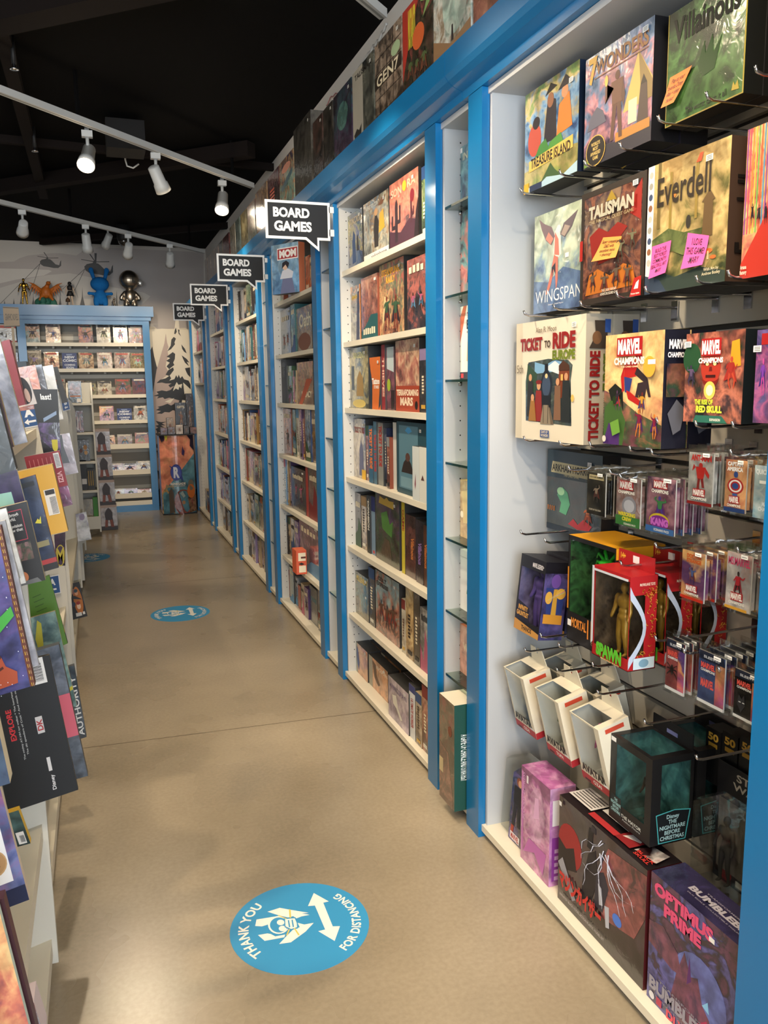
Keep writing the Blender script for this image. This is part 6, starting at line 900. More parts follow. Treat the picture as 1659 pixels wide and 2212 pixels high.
def sticker(C_, up, lab, yl=0, rr_=.195):
    rt = Vector((up.y, -up.x, 0)); mb = MB(); m_ = mat('sticker_blue', SB, .55)
    fr = lambda x, y, z=.0016: Vector((rt.x*x+up.x*y, rt.y*x+up.y*y, z))
    mb.prism([fr(rr_*math.cos(2*PI*j/64), rr_*math.sin(2*PI*j/64), .0009) for j in range(64)], (0, 0, -.0008), m_)
    for i, (L_, c_) in enumerate(EMB):
        P = [z2l(*p) for p in L_]; zz = .0012+.00005*i
        P3 = [fr(x*rr_, y*rr_, zz) for x, y in P]
        ar = sum(P3[i_].x*P3[(i_+1) % len(P3)].y-P3[(i_+1) % len(P3)].x*P3[i_].y for i_ in range(len(P3)))
        mb.poly(P3 if ar > 0 else P3[::-1], ink(c_))
    W_ = ink('#f0efe8'); bend(mb, 'THANK YOU', rr_*.74, PI/2, False, rr_*.20, fr, W_); bend(mb, 'FOR DISTANCING', rr_*.88, -PI/2, True, rr_*.18, fr, W_)
    mb.build('floor_sticker', loc=(C_.x, C_.y, .0), label=lab, cat='floor sticker')
sticker(S1C, UP, 'round blue distancing floor sticker nearest the camera')
sticker(Vector((.446, 5.46, 0)), UP, 'round blue distancing floor sticker in the middle of the aisle')
sticker(Vector((-.165, 7.66, 0)), Vector((.35, .94, 0)).normalized(), 'round blue distancing floor sticker half hidden behind the left shelves')

# ================================================================= left gondolas of books
FINM = mat('fin_laminate', '#cfcdc4', .5)
def finshape(Y, xf, ztop=1.535, xl=-.75, xlow=None, rx=.30, rz_=.24):
    xlow = xf if xlow is None else xlow; P = [(xl, .03), (xlow, .03), (xlow, .6), (xf, 1.05), (xf, ztop-rz_)]
    P += [(xf-rx*(1-math.cos(t*PI/20)), ztop-rz_+rz_*math.sin(t*PI/20)) for t in range(1, 11)] + [(xl, ztop)]
    return [(x, Y, z) for x, z in P]
def gondola(y0, y1, xf, lab, xlow=None, zs=(.10, .42, .74, 1.04, 1.32), fins=(1, 1)):
    u = empty('book_gondola', (0, 0, 0), label=lab, cat='shelving', group='white gondolas of books on the left'); t = .018
    for yy, on in ((y0, fins[0]), (y1-t, fins[1])):
        if on: mb = MB(); mb.prism(finshape(yy, xf, xlow=xlow), (0, t, 0), FINM); mb.build('side_fin', u, bevel=.0015)
    mb = MB(); mb.box(-.77, -.75, y0, y1, .03, 1.52, FINM); mb.build('back_panel', u)
    for z in zs:
        mb = MB(); xs = (xlow or xf)-(.012 if z < .5 else .085); a = math.radians(13); zz = z
        mb.prism([(xs, y0+t, zz-.045), (xs, y0+t, zz), (-.74, y0+t, zz-math.tan(a)*(-.74-xs)*-1*1), (-.74, y0+t, zz-math.tan(a)*(-.74-xs)*-1-.02), (xs-.018, y0+t, zz-.026), (xs-.018, y0+t, zz-.045)][::-1], (0, y1-y0-2*t, 0), mat('shelf_cream_left', '#ded8c6', .45)); mb.build('sloping_shelf', u)
    mb = MB(); mb.box(-.74, xf-.03, y0+t, y1-t, 0, .05, mat('kick_dark', '#3a3834', .7)); mb.build('kick_plate', u)
gondola(-.4, 2.095, -.185, 'white book gondola nearest the camera on the left')
gondola(2.12, 4.31, -.245, 'second white book gondola on the left, marked with letter A', xlow=-.20)
gondola(4.33, 6.37, -.20, 'third white book gondola on the left, ending at the B sign', xlow=-.185)
gondola(6.60, 7.9, -.185, 'fourth low white gondola on the left behind the B sign', xlow=-.172, zs=(.10, .42, .74))
def leaf(name, label, Y, TL, TR, BR, BL, t, front, edge='#d8cfb4', dec=(), cat='book', group=None, side_n=None):
    P = [at(p[0], p[1], 1, Y) for p in (BL, BR, TR, TL)]; c0 = P[0].copy(); P = [p-c0 for p in P]
    d = Vector((0, t, 0)); mb = MB(); mb.prism(P, d, M_(front), M_(edge), M_(edge)); q = Q(*P); qr = Q(P[1], P[1]+d, P[2]+d, P[2])
    decals(mb, {'F': q, 'R': qr}, dec); return mb.build(name, loc=c0, label=label, cat=cat, group=group)
BK_ = 'book'
leaf(BK_, 'large glossy art book with fiery orange cover at the bottom left corner', 1.05, (-160, 2010), (-6, 1950), (84, 2300), (-70, 2360), .012, '6a2c54 c0502c e8a050 f0c878', '#b8c8bc')
leaf(BK_, 'dark maroon hardback directly behind the fiery art book', 1.075, (-150, 1990), (8, 1940), (98, 2300), (-60, 2350), .02, '#3a1c24', '#4a1c28')
leaf('boxed_figure', 'small red and white toy box at the lowest left shelf corner', 1.50, (56, 2172), (73, 2166), (98, 2245), (78, 2252), .06, '8a2c34 c8ccd4 a03c44', '#d8c8cc', [('r', 'F', 0, .75, .9, 1, '#1c1814')], cat='toy box')
leaf(BK_, 'blue and purple activity book with white panels and a cookie picture', 1.27, (-190, 1610), (-40, 1548), (63, 1943), (-87, 2000), .014, '34488a 5a68a8 8a5a98 b06a84', '#c8b8a4', [('r', 'F', .30, .52, .86, .80, '#dfe3ec'), ('r', 'F', .30, .13, .86, .46, '#dfe3ec'), ('e', 'F', .66, .25, .18, .07, '#b89870'), ('e', 'F', .66, .25, .16, .06, '#a88660'), ('r', 'F', 0, 0, 1, .09, '#1c2444'), ('t', 'F', 'Minecraft\ncookies', .5, .36, .8, .42, '#30343c')] + [('e', 'F', .60+.04*i, .23+.02*(i % 3), .012, .006, '#5a3c2c') for i in range(4)])
leaf(BK_, 'dark blue hardback with cream page edges at the left picture edge', 1.12, (-120, 1475), (-33, 1440), (22, 1692), (-65, 1720), .03, '1c2c4c 2a4468 34506c', '#c8bca0')
leaf(BK_, 'big black guide book with white lines and a red heading', 1.96, (-46, 1452), (106, 1415), (169, 1706), (18, 1757), .012, '#14181f', '#1c2028',
     [('t', 'F', 'EXPLORE', .24, .48, .32, .70, '#c8323c', 1, .03), ('t', 'F', 'The Supremacy, Snoke\'s decorations and dart location', .05, .33, .085, .92, '#b8bcc0', 1), ('t', 'F', 'Kylo Ren\'s TIE silencer * Canto Bight\'s police speeders', .115, .36, .15, .92, '#b8bcc0', 1), ('t', 'F', 'The mighty AT-HH tug walker * The luxurious Libertine', .36, .33, .395, .92, '#b8bcc0', 1), ('t', 'F', 'The ski speeders of Crait * And much more!', .415, .36, .45, .86, '#b8bcc0', 1), ('r', 'F', .62, .48, .72, .60, '#c8c8cc'), ('t', 'F', 'DK', .63, .50, .71, .58, '#a82c34', 1, .03), ('r', 'F', .66, .20, .71, .30, '#d8d8dc'), ('t', 'F', 'Disney', .66, .06, .73, .17, '#e8e8ec', 1, .02), ('r', 'F', .62, .82, .90, 1.0, '#dfe0e2')] + [('r', 'F', .66, .84+.007*i, .86, .84+.007*i+.0022+.001*(i % 3), '#1c1c1c') for i in range(18)])
leaf(BK_, 'starry blue space comic album with a green streak and a red brown boot', 1.45, (-150, 1176), (2, 1136), (76, 1480), (-76, 1524), .018, '1c2460 2a3484 4a3a94 34489c', '#4a2418',
     [('p', 'F', [(.93, 0), (1, 0), (1, 1), (.93, 1)], '#5a2c1c')] + [('r', 'F', .955, .04*i, .962, .04*i+.022, '#d8b030') for i in range(25)] + [('r', 'F', .982, .04*i, .988, .04*i+.022, '#c8a878') for i in range(25)] + [('p', 'F', [(.35, .30), (.62, .36), (.92, .46), (.90, .52), (.60, .44), (.35, .36)], '#3a9a3c'), ('p', 'F', [(.46, .04), (.78, .05), (.80, .12), (.66, .17), (.62, .24), (.46, .25)], '#a04a30'), ('e', 'F', .54, .235, .085, .022, '#3a1c18'), ('p', 'F', [(.46, .13), (.63, .16), (.62, .175), (.46, .15)], '#4a2018')] + [('e', 'F', random.Random(i).uniform(.2, .9), random.Random(i+99).random(), .006, .003, '#dfe6ff') for i in range(60)])
leaf(BK_, 'grey plastic bagged album standing behind the starry space album', 1.50, (-140, 1160), (11, 1124), (84, 1436), (-66, 1480), .012, '8a8c9a a0a4b4 b8bcc8', '#b0b4bc')
leaf(BK_, 'white book with a thin grey drawing at the left picture edge', 1.62, (-130, 1134), (13, 1098), (56, 1259), (-86, 1300), .010, 'b8bcc0 d0d2d4 dcdee0', '#b8bcb8', [('r', 'F', .88, .08, .94, .30, '#8a8c88')])
leaf(BK_, 'black book with a red framed text block and cartoon crowd picture', 1.76, (-90, 1120), (57, 1083), (98, 1253), (-50, 1290), .016, '#16161a', '#a89878',
     [('r', 'F', .50, .55, .9, .56, '#a02c44'), ('p', 'F', [(.89, .55), (.90, .55), (.90, .93), (.89, .93)], '#a02c44'), ('r', 'F', .5, .92, .9, .93, '#a02c44'), ('t', 'F', 'characters through\nto a colorful,', .50, .80, .84, .90, '#c8c8c8'), ('t', 'F', 'film, television\nare a few that', .52, .67, .86, .76, '#c8c8c8'), ('r', 'F', .56, .30, .92, .52, '8a3c50 3a4a3c b07080 d8c8c0'), ('e', 'F', .55, .12, .1, .09, '#8a8c90'), ('e', 'F', .70, .10, .08, .07, '#a8643c'), ('p', 'F', [(.4, 0), (.95, 0), (.9, .06), (.6, .04)], '#5a5c60')])
leaf(BK_, 'purple starry book with a pale green square on its back', 1.86, (-110, 1048), (36, 1014), (75, 1166), (-70, 1198), .014, '241c48 34285c 2c2454', '#c8c8b0', [('p', 'F', [(.30, .15), (.86, .13), (.84, .72), (.30, .74)], '#8ab8ac')])
leaf(BK_, 'navy blue bound book with yellow wing mark and red lower edge', 1.97, (-50, 1062), (76, 1026), (127, 1226), (0, 1262), .014, '101c34 1c3054 28406a', '#7a2c24', [('r', 'F', 0, 0, 1, .07, '#1a1418'), ('r', 'F', 0, .07, 1, .12, '#a03034'), ('r', 'F', .55, .26, .95, .32, '#8a8460'), ('p', 'F', [(.80, .52), (.86, .56), (.88, .54), (.92, .58), (.90, .50)], '#d8d040'), ('p', 'F', [(.3, .95), (.95, .95), (.95, .9), (.3, .9)], '#0c1420')])
leaf(BK_, 'thick plain yellow board book with a white barcode label', 2.50, (0, 1028), (113, 1003), (147, 1147), (35, 1172), .045, '#d0a440', '#a08a50', [('p', 'F', [(.72, .28), (.93, .28), (.93, .66), (.72, .66)], '#dcdcdc'), ('r', 'F', .74, .58, .92, .65, '#2c2c30')] + [('r', 'F', .80, .30+.018*i, .92, .307+.018*i, '#2c2c2c') for i in range(14)])
leaf(BK_, 'red backed comic with white lettering and a purple lower half', 2.80, (52, 987), (128, 973), (157, 1090), (82, 1108), .012, '#8a2430', '#b8b0b8', [('r', 'F', 0, 0, 1, .36, '5a2c5c 8a3c7a 2c1c34 7a2c34'), ('r', 'F', .80, .70, .96, .97, '#d8d8dc'), ('t', 'F', 'VIZI', .78, .44, .92, .64, '#d8a8b0', -1, .03)] + [('r', 'F', .82, .73+.025*i, .94, .738+.025*i, '#2c2c30') for i in range(9)] + [('r', 'F', .1+.12*i, .74, .12+.12*i, .92, '#b86c70') for i in range(6)])
leaf('comic_book', 'pale lilac bagged comic hanging over the shelf edge below the B sign', 3.40, (122, 940), (150, 935), (169, 1021), (140, 1027), .006, 'a0a0b4 b8b4cc c8c4d8', '#b8b8c0', [('p', 'F', [(0, .3), (0, 1), (.4, .98), (.35, .7), (.55, .28)], '#5c6470')])
leaf('comic_book', 'curling black and violet comic with the word last and a yellow shield', 3.00, (66, 841), (124, 841), (133, 1000), (98, 1000), .008, '14141c 1c1828 4a2c78 6a3c8c', '#2c2c34', [('r', 'F', 0, .55, 1, 1, '#14161a'), ('t', 'F', 'last!', .32, .86, .74, .94, '#d0d4d8', 0, .03), ('p', 'F', [(.3, .56), (.9, .66), (.9, .71), (.3, .61)], '#7a90b0'), ('p', 'F', [(.55, .22), (.85, .22), (.86, .32), (.55, .32)], '#b8b030'), ('e', 'F', .7, .22, .15, .06, '#b8b030')])
leaf(BK_, 'large pale blue album leaning with its cream fore edge showing', 1.90, (-80, 742), (-4, 722), (60, 955), (-18, 975), .02, '5a647c 7a849c 98a0b4 4a5064', '#c8b88c')
leaf(BK_, 'brown purple album in front of the pale blue one', 1.70, (-110, 760), (-30, 735), (30, 965), (-50, 990), .02, '2c1c24 4a303a 3c2c34', '#a89468')
leaf(BK_, 'dark slate hardback at the left edge, leftmost of the top row', 1.52, (-110, 790), (-30, 765), (35, 1014), (-45, 1040), .03, '1c242a 2c363c 38444a', '#1a1c20')
leaf(BK_, 'tall dark red slipcase standing behind the pale blue album', 2.16, (-10, 742), (20, 733), (55, 874), (24, 881), .05, '#7a2834', '#8a3038')
leaf(BK_, 'manga book with a black haired portrait above the A sign', 2.26, (24, 820), (62, 815), (80, 872), (42, 880), .012, '#d8d0cc', '#c8c8cc', [('e', 'F', .5, .55, .42, .5, '#16141a'), ('e', 'F', .62, .36, .14, .26, '#c8a898')])
leaf(BK_, 'book with orange painted cover on the top left shelf', 3.00, (22, 797), (76, 788), (97, 880), (44, 888), .010, '5a2c24 a04a30 c87048', '#c8b890')
leaf(BK_, 'plastic wrapped dark blue book beside the orange painted one', 3.12, (70, 790), (90, 787), (112, 885), (88, 888), .03, '2c3040 4a5064 70788c', '#5a6474')
leaf(BK_, 'light grey spined book with small black title on the top shelf', 3.60, (90, 792), (114, 788), (137, 905), (110, 910), .012, 'b0b4b8 c4c8cc d0d4d4', '#a8acb0', [('t', 'F', 'MYTH', .2, .42, .8, .48, '#1c1c20')])
leaf(BK_, 'thin black and white striped book next to the grey one', 3.80, (115, 793), (124, 792), (147, 868), (134, 872), .02, '#1e2024', '#8a8c88')
leaf(BK_, 'thin dark teal book lying on top at the left', 3.3, (30, 782), (56, 780), (58, 792), (33, 794), .16, '#1c2c38', '#26343c')
leaf(BK_, 'plain green hardback with faint black writing and a black spine foot', 2.70, (38, 1272), (106, 1243), (146, 1390), (80, 1418), .016, '#4e7a2c', '#3f6a26', [('r', 'R', 0, 0, 1, .16, '#14161a'), ('r', 'R', 0, .16, 1, .21, '#c8a830')] + [('r', 'F', .35, .52+.07*i, .62+.06*(i % 2), .527+.07*i, '#26401c') for i in range(5)])
leaf(BK_, 'teal bagged comic album with yellow lettering, below the green book', 2.58, (48, 1340), (119, 1320), (166, 1525), (96, 1548), .012, '4a7478 6a9494 88b0ac 5a8088', '#b8a888', [('p', 'F', [(.25, .78), (.42, .96), (.52, .92), (.45, .72), (.38, .62), (.28, .64)], '#b8b440'), ('p', 'F', [(.8, .16), (1, .18), (1, .22), (.8, .19)], '#c8c040')])
leaf(BK_, 'slate blue shrink wrapped book with a pink band', 2.42, (58, 1412), (127, 1392), (190, 1676), (118, 1696), .03, '3c4a5c 54647a 7484a0', '#3c4450', [('r', 'F', .0, .32, 1, .64, '#d86a80')], )
leaf(BK_, 'dark spine book lettered authority in white capitals', 2.80, (130, 1446), (160, 1437), (187, 1592), (156, 1602), .02, '2c3a48 3c4c5c', '#2a3440', [('t', 'F', 'AUTHORITY', .52, .04, .92, .86, '#d8dce0', 1, .02)])
leaf(BK_, 'dark teal circuit patterned book with yellow edge and barcode', 1.62, (2, 1762), (40, 1750), (66, 1822), (28, 1832), .018, '10282c 1c444a 3a7478', '#d8b038', [('r', 'F', .4, .05, .85, .40, '#d8d8d8')] + [('r', 'F', .55+.03*i, .1, .565+.03*i, .3, '#1c1c1c') for i in range(9)])
leaf('comic_book', 'black comic with orange moon and hatted faces sticking out into the aisle', 4.95, (140, 1265), (171, 1257), (189, 1331), (149, 1341), .006, '#141418', '#24242a', [('e', 'F', .68, .50, .26, .40, '#a8642c'), ('p', 'F', [(.2, .6), (.95, .50), (.5, .66)], '#141418'), ('e', 'F', .45, .78, .12, .08, '#8a5c54'), ('e', 'F', .66, .72, .1, .07, '#c89474'), ('e', 'F', .64, .78, .12, .05, '#24404c'), ('e', 'F', .66, .34, .11, .09, '#d8b8a0'), ('e', 'F', .66, .43, .12, .05, '#8a2c28'), ('e', 'F', .38, .42, .12, .07, '#24344a'), ('r', 'F', .42, .06, .74, .16, '#c8c8c8'), ('r', 'F', .8, .08, .92, .16, '#d0d0d0')])
leaf('comic_book', 'white and grey watercolour comic sticking out beyond the B sign gondola', 6.20, (163, 1111), (186, 1105), (198, 1165), (168, 1170), .006, 'a8b0bc c8ccd4 8a8ca8', '#b8bcc4', [('e', 'F', .55, .85, .25, .12, '#8a80a0')])
leaf('comic_book', 'dark violet card with a yellow letter M hanging at the fin', 3.30, (117, 1156), (141, 1150), (141, 1222), (121, 1222), .008, '24142c 4a1c44 6a2454', '#2c1c34', [('e', 'F', .5, .32, .46, .34, '#c8b030'), ('e', 'F', .5, .32, .42, .30, '#3a1c3c'), ('t', 'F', 'M', .12, .08, .88, .56, '#d0b834', 0, .02)])
# letter signs on the fins
for (lab, Y, c4, s_, uline) in (('blue square sign with letter A and left arrow on the white fin', 4.318, [(38, 929), (96, 918), (84, 871), (28, 881)], 'A', 0), ('lower blue sign with letter A, partly behind the green book', 4.300, [(99, 1287), (132, 1281), (127, 1241), (94, 1247)], 'A', 1), ('small blue sign with letter B and left arrow further along', 6.36, [(136, 889), (152, 885), (147, 859), (131, 863)], 'B', 0)):
    Yp = Y-.032 if s_ == 'A' else Y-.018; P = [at(p[0], p[1], 1, Yp) for p in c4]; c0 = P[0].copy(); P = [p-c0 for p in P]; mb = MB(); mb.prism(P, (0, .003, 0), ink('#d8dce2')); q = Q(*P)
    D = [('p', 'F', [(.05, .05), (.95, .05), (.95, .95), (.05, .95)], '#1f4f8c'), ('t', 'F', s_, .35, .48, .72, .84, '#e4e8ee', 0, .06), ('p', 'F', [(.30, .26), (.46, .40), (.46, .31), (.74, .31), (.74, .22), (.46, .22), (.46, .12)][::-1], '#e4e8ee')]
    decals(mb, {'F': q}, D); mb.build('letter_sign', loc=c0, label=lab, cat='sign')
# small graphic novels bubble sign
P = [at(p[0], p[1], 1, 9.4) for p in ((9, 707), (43, 705), (40, 664), (6, 662))]; c0 = P[0].copy(); P = [p-c0 for p in P]; mb = MB(); mb.prism(P, (0, .005, 0), ink('#8a7a64')); q = Q(*P)
decals(mb, {'F': q}, [('p', 'F', [(0, .0), (1, 0), (1, .05), (0, .05)], '#3a342c'), ('p', 'F', [(0, .93), (1, .93), (1, .98), (0, .98)], '#3a342c'), ('t', 'F', 'GRAPHIC NOVELS', .1, .32, .94, .66, '#3a342c', 0, .02)]); sg = mb.build('hanging_sign', loc=c0, label='small tan sign lettered graphic novels above the left shelves', cat='sign')
mb = MB(); a_ = at(27, 706, 1, 9.402)-c0; b_ = at(28, 730, 1, 9.402)-c0; mb.box(a_.x-.012, a_.x+.012, .001, .005, -c0.z, a_.z, ink('#9a8c74')); mb.box(a_.x-.1, a_.x+.1, -.08, .1, -c0.z, -c0.z+.01, BLACKM); mb.build('sign_stem', sg)

# end bookcase facing the camera beyond the gondolas
YE_ = 8.75
x0, x1 = at(154, 1000, 1, YE_).x, at(206, 1000, 1, YE_).x
u = empty('end_bookcase', (0, 0, 0), label='narrow white bookcase with rounded sides facing the camera at the end of the left row', cat='shelving')
for xx in (x0, x1):
    P = [(xx, YE_, .05), (xx, YE_, 1.38)] + [(xx, YE_+.18*(1-math.cos(t*PI/16)), 1.38+.20*math.sin(t*PI/16)) for t in range(1, 9)] + [(xx, YE_+.34, 1.58), (xx, YE_+.34, .05)]
    mb = MB(); mb.prism([Vector(p) for p in P], (.016, 0, 0), FINM); mb.build('side_panel', u)
mb = MB(); mb.box(x0, x1+.016, YE_+.34, YE_+.355, .05, 1.58, FINM); mb.build('back_panel', u)
EZ = [at(180, y, 1, YE_).z for y in (871, 935, 998, 1061, 1140)]
for z in EZ: mb = MB(); mb.box(x0+.016, x1, YE_, YE_+.34, z-.02, z, FINM); mb.build('shelf', u)
mb = MB(); mb.box(x0+.01, x1+.006, YE_-.015, YE_, EZ[4]-.02, EZ[4]+.11, FINM); mb.build('front_lip', u)
for (lab, zi, pl, pr, tp, pal, dec, tl) in (('black backed comic collection on the top shelf of the end bookcase', 0, 157, 187, 823, '1c1c1c 2c3424 4a4030', [('r', 'F', .1, .4, .9, .95, '3c4a30 8a4a30 2c241c'), ('r', 'F', .1, .28, .9, .34, '#a8643c'), ('r', 'F', .6, .04, .9, .2, '#d0ccc8')], -.12), ('red and black comic with white claws on the second shelf of the end bookcase', 1, 158, 186, 887, '14141a 4a1c2c 8a2434', [('p', 'F', [(.5, .1), (.6, .1), (.62, .9), (.55, .9)], '#c8c8d0'), ('p', 'F', [(.7, .1), (.78, .1), (.8, .9), (.74, .9)], '#b8a8b0')], -.06), ('dark comic with small golden portraits on the third shelf of the end bookcase', 2, 169, 195, 950, '101014 24201c 3a3024', [('e', 'F', .66, .65, .16, .12, '#b88040'), ('e', 'F', .7, .4, .14, .1, '#b89060'), ('e', 'F', .3, .5, .14, .1, '#5a3024')], -.1), ('tall black book with white barcode on the fourth shelf of the end bookcase', 3, 163, 186, 994, '#17181c', [('r', 'F', .5, .2, .95, .38, '#c8c8c8')], -.16), ('dark boxed set of gold lettered volumes on the fourth shelf of the end bookcase', 3, 187, 202, 1012, '#14120f', [('r', 'F', u_, .2, u_+.12, .9, '#a8842c') for u_ in (.1, .4, .7)], -.05), ('faded brown picture book in the bottom bin of the end bookcase', 4, 172, 194, 1078, '5a4a34 8a7a54 a89468', [], -.08), ('bright green book in the bottom bin of the end bookcase', 4, 195, 205, 1074, '#3c8a24', [], -.12)):
    z = EZ[zi]+.004; a_, b_ = at(pl, 1000, 1, YE_+.05).x, at(pr, 1000, 1, YE_+.05).x; h = at(pr, tp, 1, YE_+.05).z-z
    a_ = max(a_, x0+.02); b_ = min(b_, x1-.004); o = carton('book', lab, 'book', None, ((a_+b_)/2, YE_+.05, z), 0, b_-a_, .05, h, pal, None, None, dec)
# cardboard tower of four boxed figures
for i, (y0, y1) in enumerate(((926, 983), (983, 1038), (1038, 1095), (1095, 1146))):
    Y = 9.12; a_, b_ = at(209+i*1.2, 1000, 1, Y).x, at(235+i*2.2, 1000, 1, Y).x; h = .272; z = .002+(3-i)*.2725
    o = carton('boxed_figure', 'brown boxed monster figure, %s of the four stacked at the end bookcase' % ('topmost', 'second', 'third', 'lowest')[i], 'toy box', 'stacked boxed monster figures', ((a_+b_)/2+.0, Y, z), 0, .175, .16, h, '6a5448 8a7464 7a6454', '#3a2c28', '#9a8474',
           [('r', 'F', 0, 0, 1, .16, '#2a2020'), ('r', 'F', 0, .9, 1, 1, '#a8948a'), ('p', 'F', [(.25, .12), (.42, .12), (.46, .4), (.54, .4), (.62, .12), (.8, .12), (.72, .5), (.74, .7), (.6, .84), (.5, .9), (.38, .82), (.26, .66), (.3, .45)], '#2a1c1c'), ('p', 'F', [(.25, .12), (.42, .12), (.44, .4), (.3, .42)], '#7a3c2c'), ('p', 'F', [(.62, .12), (.8, .12), (.7, .42), (.56, .4)], '#7a3c2c')])
# ================================================================= comic rack on the end wall
u = empty('comic_rack', (0, 0, 0), label='blue framed comic rack against the end wall with white shelves', cat='shelving')
RY = 10.43; xl, xm0, xm1, xr0, xr1 = -2.0, -.815, -.725, .585, .665
for a_, b_ in ((xm0, xm1), (xr0, xr1), (xl, xl+.09)): mb = MB(); mb.box(a_, b_, RY, RY+.03, 0, 2.34, BLUE); mb.box(a_+.02, b_-.02, RY+.03, YW-.02, .01, 2.34, BLUE); mb.build('post', u)
mb = MB(); mb.box(xr1-.02, xr1, RY+.03, YW-.01, 0, 2.34, BLUE); mb.build('side_panel', u)
mb = MB(); mb.box(xl, .72, RY-.05, YW-.005, 2.37, 2.49, BLUE); mb.box(xl, .69, RY-.02, YW-.01, 2.325, 2.37, BLUE); mb.build('cornice', u, bevel=.006)
mb = MB(); mb.box(xl, xr0+.02, RY+.002, RY+.03, 2.275, 2.325, BLUE); mb.box(xl, xr0+.02, RY+.002, RY+.03, 0, .075, BLUE); mb.build('rail', u)
mb = MB(); mb.box(xl+.05, xr0+.02, YW-.03, YW-.02, .0, 2.33, mat('rack_grey', '#98938a', .6)); 
for z in [.25+.155*i for i in range(13)]: mb.box(xl+.05, xr0+.02, YW-.035, YW-.03, z, z+.045, SW)
mb.build('back_panel', u)
RZS = [2.052, 1.748, 1.434, 1.122, .812, .49, .195]
for i, z in enumerate(RZS+[.10]):
    for xa, xb in ((xm1, xr0), (xl+.09, xm0)):
        mb = MB(); mb.box(xa+.001, xb-.001, RY+.035, YW-.036, z-.016, z, CREAM, {'F': CREAM}); mb.box(xa+.001, xb-.001, RY+.03, RY+.036, z-.03, z+(.012 if i < 4 else .03), CREAM); mb.build('shelf', u)
for j in range(7):
    for i, z in enumerate(RZS[:5]):
        x = xm1+.09+.19*j; mb = MB(); mb.prism([(x-.012, RY+.2, z-.016), (x+.012, RY+.2, z-.016), (x+.012, RY+.2, z-.05), (x-.012, RY+.2, z-.05)][::-1], (0, .15, 0), SW); mb.build('shelf_bracket', u)
CPAL = {0: ['3a6a80 8ab0b8 c8a090 5a3c34', 'a88470 d8b498 6a4c5a e8d8c0', None, '3a2c34 8a5070 c86a4c 7a9a8c', 'b8b4ac d0ccc4 5a5450', 'a8a49c c8c8c0 7a7c74', '6a3450 a84a4c 4a5a84 2c2838'],
        1: ['6a6450 9a8c70 3a342c c8b8a0', '7a2c1c c86a34 e8b868 3a2420', 'NEW', '5a3c20 a87c4c d8b480 3a2c20', 'c8b8b0 e0d8d0 a05048', '8a7470 c8b0a4 4a3c44', '6a5c3c a89454 3c3428 c8b070'],
        2: ['', '3c2c1c 6a4c30 8a7450', '5c6438 a8a068 2c2c24', '8a8070 b8ac94 d0c8b4 4a4238', '5a1c20 a03c30 3a5a44', '2a2840 7a2838 3a4a7a', ''],
        3: ['', '', '', '4a2c5a 8a5a98 c87a9a e0a040', 'NEW', '', 'a8a49c d0d0c8 2c2c2c'], 4: ['', '', '', '7a4418 d88a2c 2c2018', '3a3c34 7a3c38 a8a494', '8a2c24 c85a30 4a3c5a', ''],
        5: ['', '', '', 'a89484 d8c8b8 7a4c54', '8a9aa4 c86a54 c8c4bc 4a3438', 'b8a47c d8c8a0 8a7a5c', ''], 6: ['', '', '', 'c8c4b8 8a9884 d8d4cc', '4a3454 8a5084 b07a9a', '6a5a8c a0705c c89c70', '']}
CPX = {0: [(53, 84, 699), (97, 129, 700), None, (168, 199, 701), (207, 237, 701), (243, 274, 701), (277, 308, 703)], 1: [(55, 88, 756), (94, 126, 760), (133, 165, 762), (169, 201, 761), (209, 241, 761), (246, 280, 761), (281, 312, 762)],
       2: [(110, 140, 818), (152, 182, 822), (184, 206, 823), (210, 240, 823), (248, 281, 818), (285, 315, 817), None], 3: [None, None, None, (214, 245, 877), (252, 284, 882), None, (288, 318, 876)], 4: [None, None, None, (228, 248, 940), (253, 285, 938), (291, 321, 934), None], 5: [None, None, None, (234, 265, 1001), (265, 295, 1001), (294, 325, 996), None], 6: [None, None, None, (241, 268, 1056), (268, 297, 1055), (297, 327, 1056), None]}
for r in range(7):
    Y = RY+.07
    for j, sp_ in enumerate(CPX[r]):
        if not sp_: continue
        pl, pr, tp = sp_; pal = CPAL[r][j] or '6a5a4a 9a8874 3a3430 c8b8a0'; z = RZS[r]+.001; a_, b_ = at(pl, tp, 1, Y).x, at(pr, tp, 1, Y).x; h = at((pl+pr)/2, tp, 1, Y).z-z
        rr_ = random.Random(r*10+j); rown = ['top row', 'second row', 'third row', 'fourth row', 'fifth row', 'sixth row', 'bottom row'][r]
        if pal == 'NEW':
            carton('info_card', 'blue new comic coming soon card in the %s of the comic rack' % rown, 'sign', None, ((a_+b_)/2, Y, z), 0, b_-a_, .004, h, '#1c3a78', None, None, [T('NEW', .18, .66, .86, .82, '#d8e0ec', 0, .05), T('COMIC', .04, .46, .97, .62, '#d8e0ec', 0, .05), T('COMING', .14, .22, .86, .34, '#d8e0ec', 0, .04), T('SOON', .24, .06, .76, .18, '#d8e0ec', 0, .04), ('r', 'F', .3, .86, .7, .93, '#8aa0c8')], tilt=-.12)
        else:
            D = figs('F', 1, .5, .6, [[SIDE[rr_.choice(list(SIDE))] for _ in range(3)]], rr_.random(), 1.4, .3, .7) + [('r', 'F', .12, .86, .88, .95, rr_.choice(['#c8c0b0', '#b03c30', '#e0d8c8', '#2a2a34']))]
            carton('comic_book', 'comic book, %s from the left in the %s of the comic rack' % (ORD[j if r != 2 else j], rown), 'comic', 'comics on the end wall rack', ((a_+b_)/2, Y, z), 0, b_-a_, .004, h, pal, '#c8c4b8', '#c8c4b8', D, tilt=-.12)
